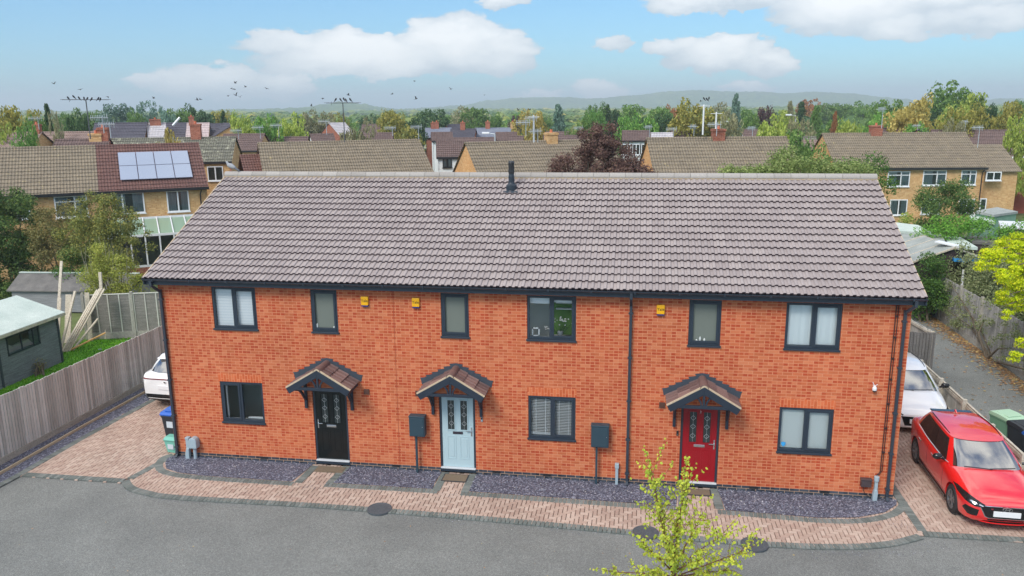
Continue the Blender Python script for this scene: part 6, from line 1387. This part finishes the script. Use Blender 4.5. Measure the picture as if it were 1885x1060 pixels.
lv.build('foliage', m_lf_ye, t, fix=False); br.build('trunk', m_bark, t)

# young birch in the foreground: trunk stands in the verge below the frame
t = thing('birch_sapling', 'young yellow-green birch sapling standing in the road foreground', 'sapling', (13.05, -6.1, 0)); rnd = random.Random(21); br = MB(); lv = MB()
def leaf(p, s):
    a = Vector((rnd.uniform(-1, 1), rnd.uniform(-1, 1), rnd.uniform(-.6, .4))).normalized(); n = Vector((rnd.uniform(-1, 1), rnd.uniform(-1.4, .2), rnd.uniform(-.4, 1))).normalized(); a = (a-n*a.dot(n)).normalized(); d = (Vector((0, 0, -1))+a*.7); d = (d-n*d.dot(n)).normalized(); w = n.cross(d)
    lv.face([p, p+d*s*.3+w*s*.45, p+d*s*.7+w*s*.3, p+d*s*1.1, p+d*s*.7-w*s*.3, p+d*s*.3-w*s*.45])
def limb(a, b, r, depth, dens=1):
    a = Vector(a); b = Vector(b); m = a.lerp(b, .5)+Vector((rnd.gauss(0, .04), rnd.gauss(0, .04), .03)); br.tube([tuple(a), tuple(m), tuple(b)], [r, r*.7, r*.25], 5)
    L = (b-a).length; d = (b-a).normalized()
    if depth:
        for k in range(int(L/.11)+1):
            u = rnd.uniform(.2, 1); p = a.lerp(b, u) if u < .5 else m.lerp(b, u*2-1); v = (d+Vector((rnd.gauss(0, .6), rnd.gauss(0, .6), rnd.gauss(0, .35)))).normalized(); limb(p, p+v*L*rnd.uniform(.22, .42), r*.35, depth-1, dens)
    if depth <= 1:
        for k in range(int((L/.022)*dens)+2):
            p = a.lerp(b, rnd.uniform(.1, 1))+Vector((rnd.gauss(0, .02), rnd.gauss(0, .02), rnd.gauss(0, .015))); leaf(p, rnd.uniform(.03, .058))
def W3(px, py, y=-6.1): v = aty(px, py, y); return Vector((v.x-13.05, v.y+6.1, v.z))
br.tube([(0, 0, -.1), (.0, 0, .6), tuple(W3(1238, 1052))], [.035, .028, .02], 7)
root_ = W3(1238, 1052)
for (px, py, y, d, dens) in ((1200, 868, -6.1, 2, .8), (1266, 880, -6.2, 2, .75), (1252, 935, -6.0, 2, 1), (1178, 1000, -6.3, 2, 1), (1372, 1012, -6.0, 2, 1.0), (1330, 985, -6.3, 2, .9), (1292, 950, -6.2, 2, .9), (1215, 940, -5.9, 2, .9), (1120, 1052, -6.2, 2, .9), (1345, 1050, -5.9, 2, 1), (1290, 1030, -6.5, 2, 1), (1190, 1045, -6.5, 2, 1), (1240, 1000, -6.6, 2, 1)):
    s0 = root_*(1 if rnd.random() < .5 else .92); e = W3(px, py, y); limb(s0, e, .014, d-1, dens)
    for k in range(5):
        u = rnd.uniform(.45, 1); p = s0.lerp(e, u); limb(p, p+Vector((rnd.gauss(0, .16), rnd.gauss(0, .16), rnd.uniform(-.1, .2))), .004, 0, .9*dens)
lv.build('foliage', m_lf_bi, t, fix=False); br.build('trunk', mat('birch_twig', lin(110, 66, 50), .7), t)

# ------------------------------------------------------------------ wheelie bins
def bin_(label, loc, rz, body, lid, group='wheelie bins', name='wheelie_bin', lid_lab=None):
    t = thing(name, label, 'bin', loc, rz, group)
    def ring(w, d, z, y=0): return [(-w, -d+y, z), (w, -d+y, z), (w, d+y, z), (-w, d+y, z)]
    b = MB(); R0 = ring(.21, .24, .04); R1 = ring(.275, .32, .92); n = 0
    b.v = R0+R1; b.f = [(3, 2, 1, 0), (4, 5, 6, 7)]+[(i, (i+1) % 4, 4+(i+1) % 4, 4+i) for i in range(4)]
    b.box((-.29, -.335, .90), (.29, .335, .945)); b.build('body', body, t, bevel=.015)
    l = MB(); P = [(-.345, .95), (-.35, .99), (-.30, 1.035), (0, 1.06), (.28, 1.05), (.33, 1.0), (.33, .95)]
    l.prism(P, -.30, .30, 0); l.box((-.20, -.24, 1.045), (.20, .18, 1.065)); l.build('lid', lid, t, bevel=.02)
    MB().tube([(-.24, .38, .97), (.24, .38, .97)], .018, 8).box((-.2, .33, .955), (-.17, .39, .985)).box((.17, .33, .955), (.2, .39, .985)).build('handle', body, t)
    for s in (-1, 1): MB().lathe([(.1, -.025), (.1, .025)], 16, Matrix.Translation((s*.25, .26, .1)) @ Matrix.Rotation(pi/2, 4, 'Y')).build('wheel', m_rubber, t)
    return t
m_binblk = mat('bin_black', lin(46, 48, 54), .5); m_binblue = mat('bin_lid_blue', lin(36, 96, 190), .4); m_bingrn = mat('bin_lid_green', lin(168, 200, 170), .5); m_bingrb = mat('bin_green_body', lin(110, 150, 124), .5)
b = bin_('black wheelie bin with a blue lid against the left end wall', (-.34, .78, 0), R_(-4), m_binblk, m_binblue, None)
MB().box((-.13, -.315, .60), (.14, -.285, .78)).build('sticker', mat('white_sticker', lin(200, 206, 212), .5), b)
t = thing('recycling_caddy', 'mint green recycling caddy with a white label in front of the left bin', 'caddy', (-.20, .30, 0), R_(-5))
c = MB(); c.v = [(-.15, -.12, 0), (.15, -.12, 0), (.15, .12, 0), (-.15, .12, 0), (-.2, -.17, .36), (.2, -.17, .36), (.2, .17, .36), (-.2, .17, .36)]; c.f = [(3, 2, 1, 0), (4, 5, 6, 7)]+[(i, (i+1) % 4, 4+(i+1) % 4, 4+i) for i in range(4)]
m_mint = mat('mint_plastic', lin(120, 190, 172), .45); c.build('body', m_mint, t, bevel=.012); MB().prism([(-.19, .36), (-.2, .40), (-.1, .45), (.1, .45), (.2, .40), (.19, .36)], -.2, .2, 0).build('lid', m_mint, t, bevel=.01); MB().box((-.1, -.165, .12), (.08, -.145, .26), Matrix.Rotation(-.0, 4, 'X')).build('label_sticker', D.materials['white_sticker'], t)
bin_('wheelie bin with a pale green lid behind the low fence, furthest of three', (22.25, 3.5, -.03), R_(20), m_bingrb, m_bingrn)
bin_('wheelie bin with a black lid behind the low fence, middle of three', (22.40, 2.8, -.03), R_(14), m_binblk, m_binblk)
bin_('wheelie bin with a blue lid behind the low fence, nearest of three', (22.45, 2.05, -.03), R_(10), m_binblk, m_binblue)

# ------------------------------------------------------------------ cars
def car_paint(name, c, flake=0):
    m = mat(name, c, .35, spec=.5); b = m.node_tree.nodes['Principled BSDF']; b.inputs['Coat Weight'].default_value = 1; b.inputs['Coat Roughness'].default_value = .04; b.inputs['Coat IOR'].default_value = 2.1; return m
m_red = car_paint('red_car_paint', lin(226, 8, 14)); m_wht = car_paint('white_car_paint', (.93, .93, .92))
m_cglass = mat('tinted_glass', (.02, .024, .026), .03, spec=.9, IOR=2.6); m_sglass = mat('privacy_glass', (.012, .013, .014), .04, spec=.8)
m_trim = mat('gloss_black_trim', (.012, .012, .013), .15); m_lens = mat('lamp_lens', lin(190, 196, 204), .06, .5); m_plate = mat('number_plate', (.82, .82, .82), .4)
m_alloy = mat('dark_alloy', (.2, .2, .21), .35, .6); m_tail = mat('tail_lamp', lin(120, 10, 20), .15)
def interp(tab, y, k):
    if y <= tab[0][0]: return tab[0][k]
    for i in range(len(tab)-1):
        a, b = tab[i], tab[i+1]
        if a[0] <= y <= b[0]:
            p0 = tab[max(0, i-1)]; p3 = tab[min(len(tab)-1, i+2)]; t = (y-a[0])/(b[0]-a[0]); h = b[0]-a[0]
            m0 = (b[k]-p0[k])/(b[0]-p0[0])*h; m1 = (p3[k]-a[k])/(p3[0]-a[0])*h
            return (2*t**3-3*t*t+1)*a[k]+(t**3-2*t*t+t)*m0+(-2*t**3+3*t*t)*b[k]+(t**3-t*t)*m1
    return tab[-1][k]
HATCH = [(-2.17, .60, .26, .56, .60), (-2.13, .70, .22, .62, .67), (-2.02, .79, .19, .67, .745), (-1.80, .855, .18, .72, .83), (-1.4, .885, .18, .80, .925), (-1.0, .893, .19, .88, .99), (-.5, .897, .2, .92, 1.0), (0, .9, .2, .94, 1.0), (1.0, .9, .2, .98, 1.02), (1.6, .89, .2, 1.0, 1.04), (1.95, .845, .24, 1.0, 1.04), (2.1, .79, .28, .96, 1.0), (2.17, .72, .33, .88, .92)]
BOT = [(0, -1.08), (.40, -1.04), (.69, -.92), (.815, -.66), (.835, -.2), (.835, .5), (.81, 1.15), (.74, 1.72), (.45, 1.98), (0, 2.02)]
TOP = [(0, -.36), (.32, -.33), (.52, -.26), (.60, -.12), (.63, .2), (.62, .75), (.58, 1.2), (.52, 1.52), (.3, 1.60), (0, 1.61)]
def dense(R, n=4):
    P = [Vector((x, y)) for x, y in R]; P0 = [Vector((-P[1].x, P[1].y))]+P+[Vector((-P[-2].x, P[-2].y))]; out = []
    for i in range(1, len(P0)-2):
        for k in range(n):
            t = k/n; a, b, c, d = P0[i-1], P0[i], P0[i+1], P0[i+2]; out.append(.5*((2*b)+(-a+c)*t+(2*a-5*b+4*c-d)*t*t+(-a+3*b-3*c+d)*t**3))
    out.append(P[-1]); return out
def car(label, loc, rz, paint, sx=1, sy=1, sz=1, name='parked_car', roofc=None, kind='hatch', rear=False):
    t = thing(name, label, 'car', loc, rz, 'cars parked beside the terrace'); G_ = 5
    # lower body
    ys = sorted(set([r[0] for r in HATCH]+[-2.17+4.34*i/46 for i in range(47)])); B = MB(); rings = []
    for y in ys:
        w, zl, zs, zt = [interp(HATCH, y, k) for k in (1, 2, 3, 4)]; H_ = zs-zl
        half = [(0, zl), (w*.55, zl), (w*.86, zl+.01), (w*.955, zl+.05), (w*.985, zl+.13*1), (w*.992, zl+.34*H_), (w, zl+.55*H_), (w*1.0, zl+.74*H_), (w*.985, zs-.07), (w*.955, zs-.015), (w*.90, zs+.25*(zt-zs)), (w*.74, zs+.66*(zt-zs)), (w*.5, zs+.9*(zt-zs)), (0, zt)]
        ring = half+[(-x, z) for x, z in half[-2:0:-1]]; rings.append(len(B.v)); B.v += [(x, y, z) for x, z in ring]; m = len(ring)
    for a, b in zip(rings, rings[1:]):
        for k in range(m): B.f.append((a+k, a+(k+1) % m, b+(k+1) % m, b+k))
    B.f.append(tuple(rings[0]+k for k in range(m-1, -1, -1))); B.f.append(tuple(rings[-1]+k for k in range(m)))
    bo = B.build('body', paint, t, smooth=True); cuts = []
    WY = (-1.36, 1.35); WR = .33
    for wy in WY:
        for s in (-1, 1):
            co = MB().lathe([(WR+.045, .0), (WR+.045, .5)], 28, Matrix.Translation((s*.60, wy, WR)) @ Matrix.Rotation(s*pi/2, 4, 'Y')).build('wheel_cut', m_trim); co.parent = t; cuts.append(co)
            md = bo.modifiers.new('arch', 'BOOLEAN'); md.object = co; md.operation = 'DIFFERENCE'; md.solver = 'EXACT'
    bpy.context.view_layer.update(); dg = bpy.context.evaluated_depsgraph_get(); nm = D.meshes.new_from_object(bo.evaluated_get(dg)); bo.modifiers.clear(); bo.data = nm
    nm.materials.clear(); nm.materials.append(paint); nm.polygons.foreach_set('use_smooth', [True]*len(nm.polygons)); nm.polygons.foreach_set('material_index', [0]*len(nm.polygons))
    try: nm.set_sharp_from_angle(angle=R_(38))
    except Exception: pass
    for co in cuts: D.objects.remove(co)
    bm = bmesh.new(); bm.from_mesh(nm); bvh = BVHTree.FromBMesh(bm); bm.free()
    MB().box((-.6, -2.0, .22), (.6, 2.0, .6)).build('underbody', m_black, t)
    # greenhouse
    bt, tp = dense(BOT), dense(TOP); N = len(bt); zb = lambda y: interp([(-1.1, 0, .965), (0, 0, .985), (1, 0, 1.0), (2.05, 0, 1.035)], y, 2); zt = lambda y: interp([(-.4, 0, 1.375), (.3, 0, 1.42), (1.0, 0, 1.41), (1.65, 0, 1.36)], y, 2)
    def P(i, v, s, off=0):
        a, b = bt[i], tp[i]; p = a.lerp(b, v); bul = .035*sin(pi*v); z = zb(a.y)*(1-v)+zt(b.y)*v; n = Vector((a.x, a.y-.45)).normalized() if a.x > .05 else Vector((0, -1 if a.y < 0 else 1)); return (s*(p.x+n.x*(bul*.5+off)), p.y+n.y*(bul+off), z)
    def strip(mb, i0, i1, s, v0=0, v1=1, off=0, nv=5):
        for i in range(i0, i1):
            for k in range(nv):
                a = v0+(v1-v0)*k/nv; b = v0+(v1-v0)*(k+1)/nv; q = [P(i, a, s, off), P(i+1, a, s, off), P(i+1, b, s, off), P(i, b, s, off)]; mb.face(q if s > 0 else q[::-1])
    def weld(mb, nm_, mt, sm=True):
        me = mb.mesh(nm_, sm); bm = bmesh.new(); bm.from_mesh(me); bmesh.ops.remove_doubles(bm, verts=bm.verts, dist=.0005); bmesh.ops.recalc_face_normals(bm, faces=bm.faces); bm.to_mesh(me); bm.free(); return link(nm_, me, mt, t)
    ws = MB(); [strip(ws, 0, 9, s, -.03, .97) for s in (-1, 1)]; weld(ws, 'windscreen', m_cglass)
    rw_ = MB(); [strip(rw_, 30, N-1, s, .02, .93) for s in (-1, 1)]; weld(rw_, 'rear_window', m_cglass)
    for s in (-1, 1): sg = MB(); strip(sg, 12, 26, s, .0, .9); weld(sg, 'side_window', m_sglass)
    pp = MB()
    for s in (-1, 1): pp = MB(); strip(pp, 9, 12, s, -.1, 1.0, .006); strip(pp, 26, 30, s, -.1, 1.0, .006); strip(pp, 12, 26, s, .88, 1.0, .006, 2); weld(pp, 'pillars', paint)
    for s in (-1, 1):
        bp = MB(); strip(bp, 18, 20, s, 0, .9, .003); weld(bp, 'door_pillar', m_trim)
        MB().tube([P(i, -.02, s, .012) for i in range(11, 27)], .009, 5).build('window_trim', m_chrome, t)
    rt = MB(); K = 6; cen = Vector((0, .62))
    def Q(i, r, s):
        b = tp[i]; q = cen.lerp(b, r); z = zt(b.y)+(1-r*r)*(1.455-zt(b.y))+.004; return (s*q.x, q.y, z)
    for s in (-1, 1):
        for i in range(N-1):
            for k in range(K): a, b = k/K*1.02, (k+1)/K*1.02; q = [Q(i, a, s), Q(i, b, s), Q(i+1, b, s), Q(i+1, a, s)]; rt.face(q if s > 0 else q[::-1])
    weld(rt, 'roof', roofc or paint)
    # decals that follow the body
    def patch(name_, outline, mt, front=True, off=.006, par=None, mirror=(1,), grid=.04, side=False):
        for s in mirror:
            pts = []
            n = len(outline)
            for i in range(n):
                a = Vector(outline[i]); b = Vector(outline[(i+1) % n]); kk = max(1, int((b-a).length/grid))
                for k in range(kk): pts.append(a.lerp(b, k/kk))
            nb = len(pts); ed = [(i, (i+1) % nb) for i in range(nb)]; xs = [p.x for p in pts]; zs = [p.y for p in pts]
            x = min(xs)
            while x < max(xs):
                z = min(zs)
                while z < max(zs):
                    if inside([(p.x, p.y) for p in pts[:nb]], x, z): pts.append(Vector((x, z)))
                    z += grid
                x += grid
            vs, es, fs, *_ = delaunay_2d_cdt(pts, ed, [], 1, 1e-5); V = []; ok = []
            for v in vs:
                if side: o_, d_ = Vector((s*3, v.x, v.y)), Vector((-s, 0, 0))
                else: o_, d_ = Vector((s*v.x, -4 if front else 4, v.y)), Vector((0, 1 if front else -1, 0))
                h = bvh.ray_cast(o_, d_)
                if h[0] is None: V.append((0, 0, 0)); ok.append(False)
                else: V.append(tuple(h[0]+h[1]*off)); ok.append(True)
            me = D.meshes.new(name_); me.from_pydata(V, [], [tuple(f) for f in fs if all(ok[i] for i in f)]); me.polygons.foreach_set('use_smooth', [True]*len(me.polygons))
            bm = bmesh.new(); bm.from_mesh(me); bmesh.ops.recalc_face_normals(bm, faces=bm.faces); bm.to_mesh(me); bm.free(); link(name_, me, mt, par or t)
    hl = [(.44, .615), (.56, .67), (.70, .73), (.82, .775), (.865, .76), (.86, .68), (.80, .615), (.66, .565), (.50, .555)]
    patch('headlight', hl, m_trim, mirror=(1, -1)); patch('headlight_lens', [(.60, .62), (.70, .665), (.74, .65), (.66, .60)], m_lens, mirror=(1, -1), off=.010); patch('headlight_lens', [(.48, .59), (.56, .62), (.58, .60), (.50, .575)], m_lens, mirror=(1, -1), off=.010)
    if kind == 'hatch':
        patch('grille_surround', [(-.52, .60), (.52, .60), (.55, .56), (.44, .35), (.36, .315), (-.36, .315), (-.44, .35), (-.55, .56)], m_chrome, off=.005); patch('grille', [(-.505, .588), (.505, .588), (.53, .556), (.425, .362), (.35, .329), (-.35, .329), (-.425, .362), (-.53, .556)], m_trim, off=.009)
        patch('air_intake', [(-.40, .305), (.40, .305), (.34, .24), (-.34, .24)], m_trim, off=.006); patch('air_intake', [(.57, .50), (.80, .54), (.83, .44), (.76, .35), (.60, .35)], m_trim, mirror=(1, -1), off=.006)
        sp_ = MB(); y_ = lambda x: -2.19+.32*(abs(x)/.78)**3
        for i in range(20): a = -.78+i*.078; b_ = a+.078; sp_.bar((a, y_(a), .215), (b_, y_(b_), .215), .06, .035)
        sp_.build('splitter', m_trim, t); sr = MB()
        for i in range(20): a = -.70+i*.07; b_ = a+.07; sr.bar((a, y_(a)-.035, .225), (b_, y_(b_)-.035, .225), .012, .02)
        sr.build('splitter_strip', mat('red_pinstripe', lin(230, 30, 30), .3), t)
    else:
        patch('grille', [(-.50, .57), (.50, .57), (.40, .30), (-.40, .30)], m_trim, off=.007); patch('air_intake', [(.54, .50), (.78, .54), (.78, .34), (.62, .30)], m_trim, mirror=(1, -1), off=.006)
    MB().box((-.28, -2.225, .385), (.28, -2.2, .505)).build('front_plate', m_plate, t)
    # badge: slanted H in an oval
    bd_ = MB(); n = 24
    for i in range(n): a0, a1 = 2*pi*i/n, 2*pi*(i+1)/n; bd_.bar((.10*cos(a0), -2.21, .555+.045*sin(a0)), (.10*cos(a1), -2.21, .555+.045*sin(a1)), .014, .012, (0, 1, 0))
    bd_.bar((-.055, -2.212, .522), (-.03, -2.212, .590), .018, .010, (0, 1, 0)).bar((.03, -2.212, .522), (.055, -2.212, .590), .018, .010, (0, 1, 0)).bar((-.045, -2.212, .548), (.045, -2.212, .566), .014, .010, (0, 1, 0)); bd_.build('badge', m_chrome, t)
    if kind == 'hatch': text_mesh('N', .05, 'badge_letter', mat('badge_red', lin(220, 60, 70), .3), t, Matrix.Translation((-.30, -2.18, .535)) @ FRONT)
    # rear
    if kind == 'suv':
        patch('tail_light', [(-.84, .905), (.84, .905), (.84, .875), (-.84, .875)], m_tail, front=False); patch('tail_light', [(.74, .56), (.84, .56), (.84, .44), (.74, .44)], m_tail, front=False, mirror=(1, -1))
        patch('lower_bumper', [(-.85, .38), (.85, .38), (.85, .28), (-.85, .28)], m_trim, front=False); MB().box((-.03, 2.19, .80), (.03, 2.2, .84)).build('badge', m_chrome, t)
    else: patch('tail_light', [(.36, .93), (.80, .95), (.84, .84), (.74, .78), (.44, .82)], m_tail, front=False, mirror=(1, -1))
    MB().box((-.26, 2.17, .60), (.26, 2.19, .71)).build('rear_plate', m_plate, t)
    patch('rear_bumper', [(-.72, .46), (.72, .46), (.70, .32), (-.70, .32)], m_trim, front=False, off=.006)
    MB().prism([(1.52, 1.385), (1.72, 1.372), (1.75, 1.355), (1.72, 1.345), (1.52, 1.35)], -.50, .50, 0).build('spoiler', m_trim if kind == 'hatch' else paint, t, bevel=.008)
    MB().prism([(1.22, 1.45), (1.38, 1.45), (1.37, 1.51), (1.33, 1.51)], -.015, .015, 0).build('antenna_fin', paint, t, bevel=.004)
    for s in (-1, 1): MB().tube([(s*.585, -.05, 1.405), (s*.60, .3, 1.44), (s*.595, .8, 1.44), (s*.555, 1.35, 1.41)], .012, 6).build('roof_trim', m_trim, t)
    for s in (-1, 1):
        mr = MB(); mr.tube([(s*.86, -.66, .99), (s*.93, -.68, 1.02)], .03, 6); mo = mr.build('mirror_arm', m_trim, t)
        M = Matrix.Translation((s*1.02, -.66, 1.05)) @ Matrix.Diagonal((.12, .075, .078, 1)); q = MB().lathe([(0.01, -1), (.6, -.8), (.95, -.3), (1, .2), (.75, .75), (0.01, 1)], 14, M); q.build('wing_mirror', m_trim, t, smooth=True)
        for y in (-.10, .88): MB().tube([(s*.895, y, .80), (s*.925, y+.03, .805), (s*.925, y+.15, .81), (s*.895, y+.19, .81)], .014, 6).build('door_handle', m_chrome if kind == 'hatch' else paint, t)
        sk = MB(); sk.prism([(-1.0, .19), (1.0, .19), (1.0, .25), (-1.0, .25)], min(s*.87, s*.90), max(s*.87, s*.90), 0); sk.build('side_skirt', m_trim, t)
        # shut lines
        sl2_ = MB()
        for y, z0, z1 in ((-.72, .34, .93), (.42, .30, .97), (1.28, .62, 1.0)):
            prev = None
            for k in range(9):
                z = z0+(z1-z0)*k/8; yy = y+(.10*(z-.62)**2*4 if y > 1 else 0); h = bvh.ray_cast(Vector((s*3, yy, z)), Vector((-s, 0, 0)))
                if h[0] is not None:
                    c_ = h[0]+h[1]*.0008
                    if prev is not None: sl2_.bar(tuple(prev), tuple(c_), .004, .005, (0, 1, 0))
                    prev = c_
        sl2_.build('door_seam', m_black, t)
        for wy in WY:
            M = Matrix.Translation((s*.775, wy, WR)) @ Matrix.Rotation(s*pi/2, 4, 'Y')
            w_ = MB().lathe([(.215, -.10), (.30, -.112), (.328, -.09), (.332, 0), (.328, .09), (.30, .112), (.215, .10)], 32, M, cap=False).build('wheel', m_rubber, t, smooth=True)
            rm = MB().lathe([(.222, .105), (.205, .09), (.20, .02), (.195, -.05)], 32, M, cap=False); rm.lathe([(.055, .07), (.05, .098), (.01, .1)], 14, M)
            for k in range(5):
                for dd in (-.13, .13):
                    a = 2*pi*k/5+dd; rm.bar(tuple(M @ Vector((.045*cos(a), .045*sin(a), .085))), tuple(M @ Vector((.21*cos(a+dd*.6), .21*sin(a+dd*.6), .098))), .026, .02, tuple((M.to_3x3() @ Vector((0, 0, 1)))))
            rm.build('rim', m_alloy, w_); MB().lathe([(.205, -.04), (.205, -.03)], 24, M).build('hub_well', m_black, w_); MB().lathe([(.15, .0), (.15, .02)], 24, M).build('brake_disc', m_steel, w_)
    # bonnet seam and wipers
    wp = MB(); wp.bar((-.55, -1.04, 1.005), (.05, -1.10, .995), .02, .015).bar((.0, -1.09, 1.0), (.58, -1.0, 1.01), .02, .015); wp.build('wipers', m_black, t)
    t.scale = (sx, sy, sz); return t
car('glossy red hatchback parked facing the road beside the right end wall', (20.41, .93, 0), R_(-1.5), m_red, .97, 1, 1)
car('white car parked behind the red hatchback, bonnet and windscreen showing', (20.38, 6.25, 0), R_(-3), m_wht, 1.0, 1.0, 1.0, kind='saloon')
suv = car('white SUV seen from behind, half hidden by the left end of the terrace', (-2.02, 5.35, 0), R_(180-3), m_wht, 1.03, 1.03, 1.13, kind='suv')


# ------------------------------------------------------------------ haze
hz = MB().box((-4500, -500, -5), (4500, 4500, 82)).build('haze', None); m_hz = D.materials.new('haze_air'); m_hz.use_nodes = True; nt = m_hz.node_tree; nt.nodes.clear()
oo = nt.nodes.new('ShaderNodeOutputMaterial'); pv = nt.nodes.new('ShaderNodeVolumePrincipled'); pv.inputs['Density'].default_value = .00046; pv.inputs['Color'].default_value = (.84, .94, 1.0, 1); pv.inputs['Anisotropy'].default_value = .1
nt.links.new(pv.outputs[0], oo.inputs['Volume']); hz.data.materials.append(m_hz); struct(hz, 'stuff')
